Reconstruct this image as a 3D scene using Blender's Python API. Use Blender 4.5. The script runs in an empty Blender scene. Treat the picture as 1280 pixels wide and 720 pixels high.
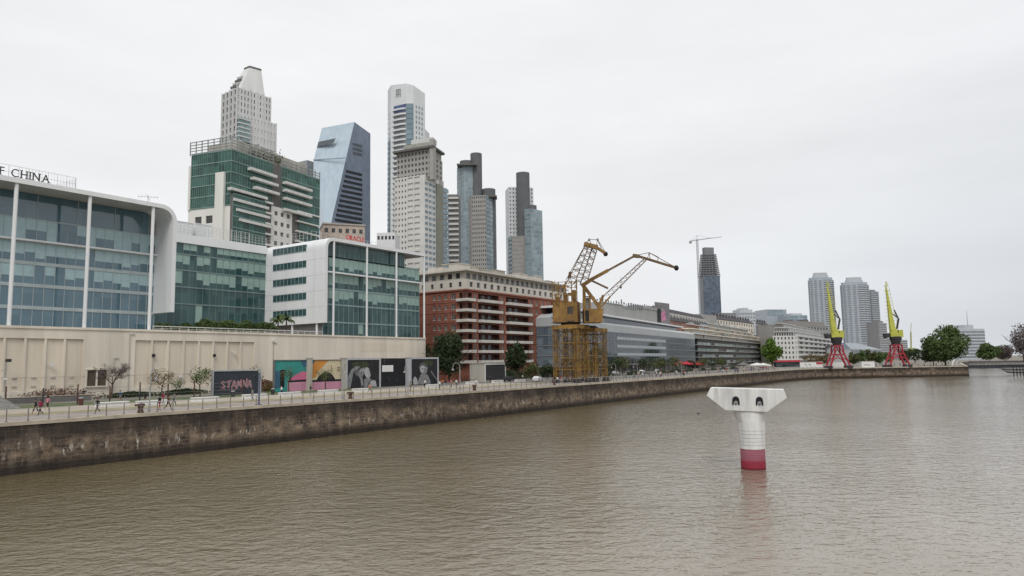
import bpy, math, random
from mathutils import Vector, Matrix
random.seed(7)
R = math.radians
scene = bpy.context.scene
COL = scene.collection
# ------------------------------------------------------------------ camera
FOC = 900.0; YAW = 34.0; PITCH = 5.94; ROLL = -0.9; CAM = Vector((0, 0, 10.0))
cd = bpy.data.cameras.new('camera'); cam = bpy.data.objects.new('camera', cd); COL.objects.link(cam)
CR = Matrix.Rotation(R(YAW), 4, 'Z') @ Matrix.Rotation(R(90 + PITCH), 4, 'X') @ Matrix.Rotation(R(ROLL), 4, 'Z')
cam.matrix_world = Matrix.Translation(CAM) @ CR
cd.sensor_width = 36.0; cd.lens = 36.0 * FOC / 1280.0; cd.clip_end = 20000; cd.clip_start = 0.5
scene.camera = cam
scene.view_settings.view_transform = 'Standard'; scene.view_settings.look = 'None'; scene.view_settings.exposure = 0
FWD = Vector((-math.sin(R(YAW)), math.cos(R(YAW)), 0)); RGT = Vector((math.cos(R(YAW)), math.sin(R(YAW)), 0))
def ray(px, py): return (CR.to_3x3() @ Vector(((px - 640) / FOC, -(py - 360) / FOC, -1)))
def pD(px, py, d):
    r = ray(px, py); return CAM + r * (d / r.dot(FWD))
def pX(px, py, X):
    r = ray(px, py); return CAM + r * (X / r.x)
def pY(px, py, Y):
    r = ray(px, py); return CAM + r * (Y / r.y)
def pZ(px, py, z):
    r = ray(px, py); return CAM + r * ((z - 10.0) / r.z)
def tops(lst, h):
    """survey: points of one level line h metres above the eye"""
    return [pZ(a, b, 10 + h) for a, b in lst]
G = 5.0
# ------------------------------------------------------------------ materials
def lin(v):
    v /= 255.0
    return v / 12.92 if v <= .04045 else ((v + .055) / 1.055) ** 2.4
KALB = 1.45
def C(r, g, b, k=None):
    k = k or KALB
    return tuple(min(.82, lin(v) * k) for v in (r, g, b)) + (1,)
MATS = {}
def mat(name, c, rough=.8, var=.18, scale=.6, streak=0, bump=0, metal=0, spec=.3, c2=None, fine=0, ior=None):
    if name in MATS: return MATS[name]
    m = bpy.data.materials.new(name); m.use_nodes = True; MATS[name] = m
    nt = m.node_tree; N = nt.nodes; L = nt.links; b = N['Principled BSDF']
    b.inputs['Roughness'].default_value = rough; b.inputs['Metallic'].default_value = metal
    b.inputs['Specular IOR Level'].default_value = spec
    if ior: b.inputs['IOR'].default_value = ior
    geo = N.new('ShaderNodeNewGeometry')
    mp = N.new('ShaderNodeMapping'); L.new(geo.outputs['Position'], mp.inputs['Vector'])
    mp.inputs['Scale'].default_value = (1, 1, 1 if not streak else .12)
    nz = N.new('ShaderNodeTexNoise'); nz.inputs['Scale'].default_value = scale; nz.inputs['Detail'].default_value = 5
    nz.inputs['Roughness'].default_value = .6
    L.new(mp.outputs[0], nz.inputs['Vector'])
    rp = N.new('ShaderNodeValToRGB'); L.new(nz.outputs['Fac'], rp.inputs[0])
    lo = tuple(x * (1 - var) for x in c[:3]) + (1,); hi = tuple(min(.9, x * (1 + var * .7)) for x in c[:3]) + (1,)
    if c2: lo, hi = c, c2
    rp.color_ramp.elements[0].position = .32; rp.color_ramp.elements[0].color = lo
    rp.color_ramp.elements[1].position = .68; rp.color_ramp.elements[1].color = hi
    L.new(rp.outputs[0], b.inputs['Base Color'])
    if bump:
        bp = N.new('ShaderNodeBump'); bp.inputs['Strength'].default_value = bump; bp.inputs['Distance'].default_value = .05
        n2 = N.new('ShaderNodeTexNoise'); n2.inputs['Scale'].default_value = fine or scale * 8; n2.inputs['Detail'].default_value = 4
        L.new(geo.outputs['Position'], n2.inputs['Vector']); L.new(n2.outputs['Fac'], bp.inputs['Height']); L.new(bp.outputs[0], b.inputs['Normal'])
    return m
def glass(name, c, c2, cell=(1.6, 1.6, 3.4), rough=.06, spec=.8, ior=1.55):
    """window glass: tone changes from pane to pane as the rooms behind do"""
    if name in MATS: return MATS[name]
    m = bpy.data.materials.new(name); m.use_nodes = True; MATS[name] = m
    nt = m.node_tree; N = nt.nodes; L = nt.links; b = N['Principled BSDF']
    b.inputs['Roughness'].default_value = rough; b.inputs['Specular IOR Level'].default_value = spec; b.inputs['IOR'].default_value = ior
    geo = N.new('ShaderNodeNewGeometry')
    v = N.new('ShaderNodeVectorMath'); v.operation = 'DIVIDE'; v.inputs[1].default_value = cell; L.new(geo.outputs['Position'], v.inputs[0])
    f = N.new('ShaderNodeVectorMath'); f.operation = 'FLOOR'; L.new(v.outputs[0], f.inputs[0])
    w = N.new('ShaderNodeTexWhiteNoise'); L.new(f.outputs[0], w.inputs['Vector'])
    nz = N.new('ShaderNodeTexNoise'); nz.inputs['Scale'].default_value = .07; L.new(geo.outputs['Position'], nz.inputs['Vector'])
    ad = N.new('ShaderNodeMath'); ad.operation = 'MULTIPLY_ADD'; ad.inputs[1].default_value = .40; L.new(w.outputs['Value'], ad.inputs[0])
    s = N.new('ShaderNodeMath'); s.operation = 'MULTIPLY'; s.inputs[1].default_value = .5; L.new(nz.outputs['Fac'], s.inputs[0]); L.new(s.outputs[0], ad.inputs[2])
    rp = N.new('ShaderNodeValToRGB'); L.new(ad.outputs[0], rp.inputs[0])
    rp.color_ramp.elements[0].position = .15; rp.color_ramp.elements[0].color = c
    rp.color_ramp.elements[1].position = .8; rp.color_ramp.elements[1].color = c2
    L.new(rp.outputs[0], b.inputs['Base Color'])
    bp = N.new('ShaderNodeBump'); bp.inputs['Strength'].default_value = .04; bp.inputs['Distance'].default_value = .2
    n3 = N.new('ShaderNodeTexNoise'); n3.inputs['Scale'].default_value = .5; L.new(geo.outputs['Position'], n3.inputs['Vector'])
    L.new(n3.outputs['Fac'], bp.inputs['Height']); L.new(bp.outputs[0], b.inputs['Normal'])
    return m
# ------------------------------------------------------------------ objects
def wloc(o):
    v = Vector((0, 0, 0))
    while o: v += o.location; o = o.parent
    return v
def tag(o, label=None, cat=None, group=None, kind=None):
    if label: o['label'] = label
    if cat: o['category'] = cat
    if group: o['group'] = group
    if kind: o['kind'] = kind
    return o
def thing(name, label, cat, loc=(0, 0, 0), group=None):
    o = bpy.data.objects.new(name, None); COL.objects.link(o); o.location = Vector(loc); o.empty_display_size = .5
    return tag(o, label, cat, group)
class MB:
    def __init__(s): s.v = []; s.f = []; s.m = []; s.smooth = False
    def add(s, vs, fs, m=0):
        k = len(s.v); s.v += [Vector(p) for p in vs]; s.f += [tuple(k + i for i in f) for f in fs]; s.m += [m] * len(fs); return s
    def quad(s, a, b, c, d, m=0): return s.add([a, b, c, d], [(0, 1, 2, 3)], m)
    def poly(s, pts, m=0): return s.add(pts, [tuple(range(len(pts)))], m)
    def hexa(s, p, m=0):   # p: 4 lower, 4 upper
        return s.add(p, [(3, 2, 1, 0), (4, 5, 6, 7), (0, 1, 5, 4), (1, 2, 6, 5), (2, 3, 7, 6), (3, 0, 4, 7)], m)
    def box(s, x0, x1, y0, y1, z0, z1, m=0):
        return s.hexa([(x0, y0, z0), (x1, y0, z0), (x1, y1, z0), (x0, y1, z0), (x0, y0, z1), (x1, y0, z1), (x1, y1, z1), (x0, y1, z1)], m)
    def prism(s, pts, z0, z1, m=0, pts2=None):
        n = len(pts); t = pts2 or pts
        vs = [(p[0], p[1], z0) for p in pts] + [(p[0], p[1], z1) for p in t]
        fs = [tuple(range(n))[::-1], tuple(range(n, 2 * n))] + [(i, (i + 1) % n, n + (i + 1) % n, n + i) for i in range(n)]
        return s.add(vs, fs, m)
    def tube(s, p, q, r, r2=None, n=6, m=0, cap=True):
        p = Vector(p); q = Vector(q); d = q - p
        if d.length < 1e-6: return s
        d.normalize(); a = d.orthogonal().normalized(); b = d.cross(a); r2 = r if r2 is None else r2
        vs = []
        for c, rr in ((p, r), (q, r2)):
            for i in range(n):
                t = 2 * math.pi * i / n; vs.append(c + (a * math.cos(t) + b * math.sin(t)) * rr)
        fs = [(i, (i + 1) % n, n + (i + 1) % n, n + i) for i in range(n)]
        if cap: fs += [tuple(range(n))[::-1], tuple(range(n, 2 * n))]
        return s.add(vs, fs, m)
    def bar(s, p, q, w, h=None, m=0):
        p = Vector(p); q = Vector(q); d = (q - p).normalized(); h = h or w
        a = d.cross(Vector((0, 0, 1)))
        a = Vector((1, 0, 0)) if a.length < 1e-3 else a.normalized()
        b = a.cross(d)
        vs = [c + a * sx * w / 2 + b * sy * h / 2 for c in (p, q) for sx, sy in ((-1, -1), (1, -1), (1, 1), (-1, 1))]
        return s.hexa(vs, m)
    def lathe(s, prof, c=(0, 0, 0), n=16, m=0):
        c = Vector(c); k = len(prof); vs = []
        for r, z in prof:
            for i in range(n):
                t = 2 * math.pi * i / n; vs.append(c + Vector((r * math.cos(t), r * math.sin(t), z)))
        fs = [(j * n + i, j * n + (i + 1) % n, (j + 1) * n + (i + 1) % n, (j + 1) * n + i) for j in range(k - 1) for i in range(n)]
        fs += [tuple(range(n))[::-1], tuple(range((k - 1) * n, k * n))]
        return s.add(vs, fs, m)
    def build(s, name, mats, parent=None, smooth=False):
        if not isinstance(mats, (list, tuple)): mats = [mats]
        if parent is None:
            xs = [p.x for p in s.v]; ys = [p.y for p in s.v]
            off = Vector(((min(xs) + max(xs)) / 2, (min(ys) + max(ys)) / 2, min(p.z for p in s.v)))
        else: off = wloc(parent)
        me = bpy.data.meshes.new(name); me.from_pydata([tuple(p - off) for p in s.v], [], s.f)
        for x in mats: me.materials.append(x)
        if len(mats) > 1: me.polygons.foreach_set('material_index', s.m)
        if smooth or s.smooth: me.polygons.foreach_set('use_smooth', [True] * len(s.f))
        me.update()
        o = bpy.data.objects.new(name, me); COL.objects.link(o)
        if parent is None: o.location = off
        else: o.parent = parent
        return o
def dup(root, loc, rz=0, label=None, scale=None, cat=None):
    def cp(o, par):
        c = o.copy(); COL.objects.link(c)
        if par: c.parent = par
        for ch in KIDS(o): cp(ch, c)
        return c
    r = cp(root, None); r.location = Vector(loc); r.rotation_euler = (0, 0, rz)
    if scale: r.scale = scale if hasattr(scale, '__len__') else (scale,) * 3
    if label: r['label'] = label
    if cat: r['category'] = cat
    return r
def KIDS(o): return [c for c in bpy.data.objects if c.parent == o]
# ------------------------------------------------------------------ facades
class Face:
    def __init__(s, A, B, z0=0):
        s.A = Vector((A[0], A[1], z0)); s.u = Vector((B[0] - A[0], B[1] - A[1], 0)); s.L = s.u.length; s.u.normalize()
        s.n = Vector((s.u.y, -s.u.x, 0))
    def p(s, a, h, o=0): return s.A + s.u * a + s.n * o + Vector((0, 0, h))
    def box(s, mb, a0, a1, h0, h1, o0, o1, m=0):
        return mb.hexa([s.p(a0, h0, o1), s.p(a1, h0, o1), s.p(a1, h0, o0), s.p(a0, h0, o0), s.p(a0, h1, o1), s.p(a1, h1, o1), s.p(a1, h1, o0), s.p(a0, h1, o0)], m)
    def q(s, a0, a1, h0, h1, o=0): return [s.p(a0, h0, o), s.p(a1, h0, o), s.p(a1, h1, o), s.p(a0, h1, o)]
class Bld:
    """one building: collects windows; the 100 nearest/largest become parts of their own"""
    def __init__(s, name, label, cat, loc, group=None):
        s.t = thing(name, label, cat, loc, group); s.win = {}
    def window(s, quads, mats, name='window', frame=None):
        s.win.setdefault(name, []).append((quads, mats, frame))
    def done(s):
        for name, L in s.win.items():
            def sz(w):
                q = w[0][0][0]; c = (q[0] + q[2]) / 2; return -((q[1] - q[0]).length * (q[3] - q[0]).length) / (c - CAM).length_squared
            L.sort(key=sz)
            for qs, mats, fr in L[:100]:
                mb = MB()
                for q, mi in qs: mb.quad(*q, m=mi)
                w = mb.build(name, mats, s.t)
                if fr: fr(w)
            if len(L) > 100:
                allm = []; mb = MB()
                for qs, mats, fr in L[100:]:
                    for q, mi in qs:
                        mm = mats[mi]
                        if mm not in allm: allm.append(mm)
                        mb.quad(*q, m=allm.index(mm))
                tag(mb.build(name, allm, s.t), kind='stuff')
def holes(mb, F, z0, z1, ops, dep, a0=0, a1=None, m=0, m2=None):
    """wall sheet from a0..a1, z0..z1 with openings (s0,s1,h0,h1) and their reveals"""
    a1 = F.L if a1 is None else a1; m2 = m if m2 is None else m2
    hs = sorted({z0, z1} | {o[2] for o in ops} | {o[3] for o in ops})
    for h0, h1 in zip(hs, hs[1:]):
        if h1 - h0 < 1e-4: continue
        row = sorted([o for o in ops if o[2] < h1 - 1e-4 and o[3] > h0 + 1e-4])
        s = a0
        for o in row:
            if o[0] > s + 1e-4: mb.quad(*F.q(s, o[0], h0, h1), m=m)
            s = max(s, o[1])
        if s < a1 - 1e-4: mb.quad(*F.q(s, a1, h0, h1), m=m)
    for s0, s1, h0, h1 in ops:
        mb.quad(F.p(s0, h0), F.p(s0, h1), F.p(s0, h1, -dep), F.p(s0, h0, -dep), m=m2)
        mb.quad(F.p(s1, h0), F.p(s1, h0, -dep), F.p(s1, h1, -dep), F.p(s1, h1), m=m2)
        mb.quad(F.p(s0, h0), F.p(s0, h0, -dep), F.p(s1, h0, -dep), F.p(s1, h0), m=m2)
        mb.quad(F.p(s0, h1), F.p(s1, h1), F.p(s1, h1, -dep), F.p(s0, h1, -dep), m=m2)
def gridops(a0, a1, z0, z1, cols, rows, wf, hf, off=.5):
    cw = (a1 - a0) / cols; rh = (z1 - z0) / rows; r = []
    for j in range(rows):
        for i in range(cols):
            c = a0 + cw * (i + .5); h = z0 + rh * (j + off)
            r.append((c - cw * wf / 2, c + cw * wf / 2, h - rh * hf / 2, h + rh * hf / 2))
    return r
def gridwall(B, mb, F, z0, z1, cols, rows, wf, hf, gm, dep=.3, a0=0, a1=None, m=0, name='window', off=.5):
    a1 = F.L if a1 is None else a1
    ops = gridops(a0, a1, z0, z1, cols, rows, wf, hf, off)
    holes(mb, F, z0, z1, ops, dep, a0, a1, m)
    for s0, s1, h0, h1 in ops: B.window([(F.q(s0, s1, h0, h1, -dep), 0)], [gm], name)
ROWP = [.06, .06, .88, .93, .9]
def curtain(B, F, zs, cols, gm, mm, a0=0, a1=None, slab=.35, mul=.09, blinds=None, parent=None, o=0, name='window', prob=.5, sl_o=.12, mo=.06):
    a1 = F.L if a1 is None else a1
    ss = [a0 + (a1 - a0) * i / cols for i in range(cols + 1)] if isinstance(cols, int) else cols
    mu = MB(); sb = MB()
    for s in ss: F.box(mu, s - mul / 2, s + mul / 2, zs[0], zs[-1], o - .05, o + mo)
    for z in zs: F.box(sb, ss[0], ss[-1], z - slab / 2, z + slab / 2, o - .06, o + sl_o)
    mu.build('mullions', mm, B.t); sb.build('floor_edges', mm, B.t)
    for z0, z1 in zip(zs, zs[1:]):
        ri = zs.index(z0); rowp = (ROWP[ri % len(ROWP)] if ROWP else random.choice([0, .35, .8, .8])) if blinds else 0
        for s0, s1 in zip(ss, ss[1:]):
            h0 = z0 + slab / 2; h1 = z1 - slab / 2
            if blinds and random.random() < rowp:
                hb = h1 - (h1 - h0) * random.choice([.62, .62, .62, .62, .5, .8]); e = .04
                B.window([(F.q(s0, s1, h0, hb, o), 0), (F.q(s0 + e, s1 - e, hb, h1, o), 1)], [gm, blinds], name)
            else: B.window([(F.q(s0, s1, h0, h1, o), 0)], [gm], name)
def core(B, pts, z0, z1, m, name='wall', roofm=None):
    mb = MB(); mb.prism(pts, z0, z1); return mb.build(name, m, B.t)
def inset(pts, d):
    """shrink a convex footprint by d"""
    c = sum((Vector((p[0], p[1])) for p in pts), Vector((0, 0))) / len(pts); r = []
    for p in pts:
        v = Vector((p[0], p[1])) - c; r.append(c + v * (1 - d / v.length))
    return [(p.x, p.y) for p in r]
def para(A, Cn, Bp):
    """4 corners from left, near and right corner: order A, C, B, back"""
    A, Cn, Bp = [Vector((p[0], p[1])) for p in (A, Cn, Bp)]
    return [A, Cn, Bp, A + Bp - Cn]
def rail(B, F, a0, a1, z, m, o=0, h=1.1, step=2, name='railing', parent=None, mid=1):
    mb = MB(); n = max(1, int((a1 - a0) / step))
    for i in range(n + 1):
        s = a0 + (a1 - a0) * i / n; mb.bar(F.p(s, z, o), F.p(s, z + h, o), .06)
    for k in range(mid + 1): mb.bar(F.p(a0, z + h * (k + 1) / (mid + 1), o), F.p(a1, z + h * (k + 1) / (mid + 1), o), .05)
    return mb.build(name, m, parent or B.t)
def text_mesh(txt, size, ext=.05):
    cu = bpy.data.curves.new('t', 'FONT'); cu.body = txt; cu.size = size; cu.extrude = ext
    ob = bpy.data.objects.new('t', cu); COL.objects.link(ob)
    bpy.context.view_layer.update(); dg = bpy.context.evaluated_depsgraph_get()
    me = bpy.data.meshes.new_from_object(ob.evaluated_get(dg)); bpy.data.objects.remove(ob)
    return me
def letters(txt, F, a0, z, size, o, m, parent, name='lettering', gap=.08, ext=.06, wid=1.0, per=True, serif=0):
    """each letter a mesh standing in the face frame"""
    s = a0
    for ch in txt:
        if ch == ' ': s += size * .4 * wid; continue
        me = text_mesh(ch, size, 0)
        xs = [v.co.x for v in me.vertices]; x0 = min(xs); w = (max(xs) - x0) * wid; ys = [v.co.y for v in me.vertices]
        mb = MB()
        pts = [(s + (v.co.x - x0) * wid, z + v.co.y) for v in me.vertices]
        for oo in (o, o + ext):
            k = len(mb.v); mb.v += [F.p(a, h, oo) for a, h in pts]
            for p in me.polygons: mb.f.append(tuple(k + i for i in p.vertices)); mb.m.append(0)
        n = len(pts); ec = {}
        for p in me.polygons:
            vs = list(p.vertices)
            for i in range(len(vs)):
                e = tuple(sorted((vs[i], vs[(i + 1) % len(vs)]))); ec[e] = ec.get(e, 0) + 1
        for (i, j), c in ec.items():
            if c == 1: mb.f.append((i, j, n + j, n + i)); mb.m.append(0)
        if serif:
            hh = max(ys); t = size * .05
            ends = {'B': [(0, 0), (0, 1)], 'A': [(.05, 0), (.95, 0)], 'N': [(.05, 0), (.05, 1), (.95, 1)], 'K': [(.1, 0), (.1, 1), (.9, 0), (.85, 1)],
                    'F': [(.1, 0), (.1, 1)], 'H': [(.08, 0), (.08, 1), (.92, 0), (.92, 1)], 'I': [(.5, 0), (.5, 1)]}.get(ch, [])
            for fx, fy in ends:
                c = s + fx * w; zz = z + fy * (hh - t); F.box(mb, c - serif, c + serif, zz, zz + t, o - .01, o + ext + .01)
        mb.build(name, m, parent); s += w + size * gap
    return s
# ------------------------------------------------------------------ sky and light
w = bpy.data.worlds.new('World'); scene.world = w; w.use_nodes = True
N = w.node_tree.nodes; L = w.node_tree.links; bg = N['Background']
SUN_EL, SUN_AZ = R(50), R(148)     # azimuth clockwise from +Y
sky = N.new('ShaderNodeTexSky'); sky.sky_type = 'NISHITA'; sky.sun_disc = False; sky.sun_elevation = SUN_EL; sky.sun_rotation = SUN_AZ
sky.dust_density = 4.0; sky.air_density = 1.0
s1 = N.new('ShaderNodeVectorMath'); s1.operation = 'SCALE'; s1.inputs['Scale'].default_value = .10; L.new(sky.outputs[0], s1.inputs[0])
tc = N.new('ShaderNodeTexCoord'); sx = N.new('ShaderNodeSeparateXYZ'); L.new(tc.outputs['Generated'], sx.inputs[0])
# the cloud deck: paler overhead and to the west, blue grey low in the north east
zr = N.new('ShaderNodeValToRGB'); L.new(sx.outputs['Z'], zr.inputs[0]); cr = zr.color_ramp
cr.elements[0].position = 0.0; cr.elements[0].color = (.550, .585, .630, 1)
cr.elements[1].position = .42; cr.elements[1].color = (.79, .80, .82, 1)
e = cr.elements.new(.10); e.color = (.600, .630, .672, 1); e = cr.elements.new(.20); e.color = (.69, .71, .74, 1)
e = cr.elements.new(.9); e.color = (.86, .865, .875, 1)
dt = N.new('ShaderNodeVectorMath'); dt.operation = 'DOT_PRODUCT'; dt.inputs[1].default_value = (-.85, .50, .15); L.new(tc.outputs['Generated'], dt.inputs[0])
mr = N.new('ShaderNodeMapRange'); mr.inputs['From Min'].default_value = .35; mr.inputs['From Max'].default_value = .97; mr.inputs['To Min'].default_value = 0; mr.inputs['To Max'].default_value = 1
L.new(dt.outputs['Value'], mr.inputs['Value'])
wr = N.new('ShaderNodeMix'); wr.data_type = 'RGBA'; L.new(mr.outputs[0], wr.inputs['Factor']); L.new(zr.outputs[0], wr.inputs['A']); wr.inputs['B'].default_value = (.835, .845, .855, 1)
mp = N.new('ShaderNodeMapping'); mp.inputs['Scale'].default_value = (1.2, 1.2, 5.0); L.new(tc.outputs['Generated'], mp.inputs[0])
cn = N.new('ShaderNodeTexNoise'); cn.inputs['Scale'].default_value = 1.6; cn.inputs['Detail'].default_value = 6; cn.inputs['Roughness'].default_value = .55; L.new(mp.outputs[0], cn.inputs['Vector'])
cm = N.new('ShaderNodeMapRange'); cm.inputs['From Min'].default_value = .25; cm.inputs['From Max'].default_value = .75; cm.inputs['To Min'].default_value = .91; cm.inputs['To Max'].default_value = 1.06; L.new(cn.outputs['Fac'], cm.inputs['Value'])
sc = N.new('ShaderNodeVectorMath'); sc.operation = 'SCALE'; L.new(wr.outputs['Result'], sc.inputs[0]); L.new(cm.outputs[0], sc.inputs['Scale'])
s2 = N.new('ShaderNodeVectorMath'); s2.operation = 'SCALE'; s2.inputs['Scale'].default_value = 9.95; L.new(sc.outputs[0], s2.inputs[0])
mx = N.new('ShaderNodeMix'); mx.data_type = 'RGBA'; mx.inputs['Factor'].default_value = .9
L.new(s1.outputs[0], mx.inputs['A']); L.new(s2.outputs[0], mx.inputs['B']); L.new(mx.outputs['Result'], bg.inputs['Color']); bg.inputs['Strength'].default_value = .12
sl = bpy.data.lights.new('sun', 'SUN'); sl.energy = 1.5; sl.angle = R(22); sl.color = (1, .97, .92)
so = bpy.data.objects.new('sun', sl); COL.objects.link(so)
sd = Vector((math.sin(SUN_AZ) * math.cos(SUN_EL), math.cos(SUN_AZ) * math.cos(SUN_EL), math.sin(SUN_EL)))
so.rotation_euler = sd.to_track_quat('Z', 'Y').to_euler(); so.location = (0, -60, 120)
# ------------------------------------------------------------------ materials of the setting
def water_mat():
    m = bpy.data.materials.new('river_water'); m.use_nodes = True
    N = m.node_tree.nodes; L = m.node_tree.links; b = N['Principled BSDF']
    geo = N.new('ShaderNodeNewGeometry')
    n0 = N.new('ShaderNodeTexNoise'); n0.inputs['Scale'].default_value = .035; n0.inputs['Detail'].default_value = 4; L.new(geo.outputs['Position'], n0.inputs['Vector'])
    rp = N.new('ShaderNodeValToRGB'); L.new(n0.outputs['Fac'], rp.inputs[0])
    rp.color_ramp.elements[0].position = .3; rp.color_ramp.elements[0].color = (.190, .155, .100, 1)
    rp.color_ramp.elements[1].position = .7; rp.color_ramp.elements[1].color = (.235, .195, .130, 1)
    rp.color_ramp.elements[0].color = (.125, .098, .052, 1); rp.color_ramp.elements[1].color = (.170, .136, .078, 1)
    sx_ = N.new('ShaderNodeSeparateXYZ'); L.new(geo.outputs['Position'], sx_.inputs[0])           # paler reflection towards the dock's middle, painted into the base colour
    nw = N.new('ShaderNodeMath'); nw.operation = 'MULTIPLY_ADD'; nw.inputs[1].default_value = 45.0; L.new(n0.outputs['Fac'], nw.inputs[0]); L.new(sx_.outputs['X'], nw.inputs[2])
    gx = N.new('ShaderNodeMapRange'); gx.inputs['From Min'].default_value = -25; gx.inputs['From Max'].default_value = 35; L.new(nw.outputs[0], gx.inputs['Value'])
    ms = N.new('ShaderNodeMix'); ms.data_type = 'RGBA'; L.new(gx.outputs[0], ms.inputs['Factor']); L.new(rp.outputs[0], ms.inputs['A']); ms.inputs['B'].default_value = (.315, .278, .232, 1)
    L.new(ms.outputs['Result'], b.inputs['Base Color']); b.inputs['Roughness'].default_value = .045; b.inputs['IOR'].default_value = 1.45
    rot = N.new('ShaderNodeMapping'); rot.vector_type = 'TEXTURE'; rot.inputs['Rotation'].default_value = (0, 0, R(34)); rot.inputs['Scale'].default_value = (1.2, .88, 1); L.new(geo.outputs['Position'], rot.inputs[0])
    hs = []
    for sc_, det, wt in ((.52, 2, .68), (1.25, 2, .62), (2.7, 2, .28)):
        n = N.new('ShaderNodeTexNoise'); n.inputs['Scale'].default_value = sc_; n.inputs['Detail'].default_value = det; n.inputs['Roughness'].default_value = .55; n.inputs['Distortion'].default_value = .5
        L.new(rot.outputs[0], n.inputs['Vector'])
        q = N.new('ShaderNodeMath'); q.operation = 'MULTIPLY'; q.inputs[1].default_value = wt; L.new(n.outputs['Fac'], q.inputs[0]); hs.append(q)
    a1 = N.new('ShaderNodeMath'); L.new(hs[0].outputs[0], a1.inputs[0]); L.new(hs[1].outputs[0], a1.inputs[1])
    a2 = N.new('ShaderNodeMath'); L.new(a1.outputs[0], a2.inputs[0]); L.new(hs[2].outputs[0], a2.inputs[1])
    # gusts: patches of rougher and calmer water
    n3 = N.new('ShaderNodeTexNoise'); n3.inputs['Scale'].default_value = .028; n3.inputs['Detail'].default_value = 3; L.new(geo.outputs['Position'], n3.inputs['Vector'])
    g = N.new('ShaderNodeMapRange'); g.inputs['From Min'].default_value = .3; g.inputs['From Max'].default_value = .7; g.inputs['To Min'].default_value = .55; g.inputs['To Max'].default_value = 1.0; L.new(n3.outputs['Fac'], g.inputs['Value'])
    bp = N.new('ShaderNodeBump'); bp.inputs['Distance'].default_value = .30
    gw = N.new('ShaderNodeMapRange'); gw.inputs['From Min'].default_value = -55; gw.inputs['From Max'].default_value = 25; gw.inputs['To Min'].default_value = 1.0; gw.inputs['To Max'].default_value = .42; L.new(sx_.outputs['X'], gw.inputs['Value'])
    gm2 = N.new('ShaderNodeMath'); gm2.operation = 'MULTIPLY'; L.new(g.outputs[0], gm2.inputs[0]); L.new(gw.outputs[0], gm2.inputs[1]); L.new(gm2.outputs[0], bp.inputs['Strength']); L.new(a2.outputs[0], bp.inputs['Height']); L.new(bp.outputs[0], b.inputs['Normal'])
    return m
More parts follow.
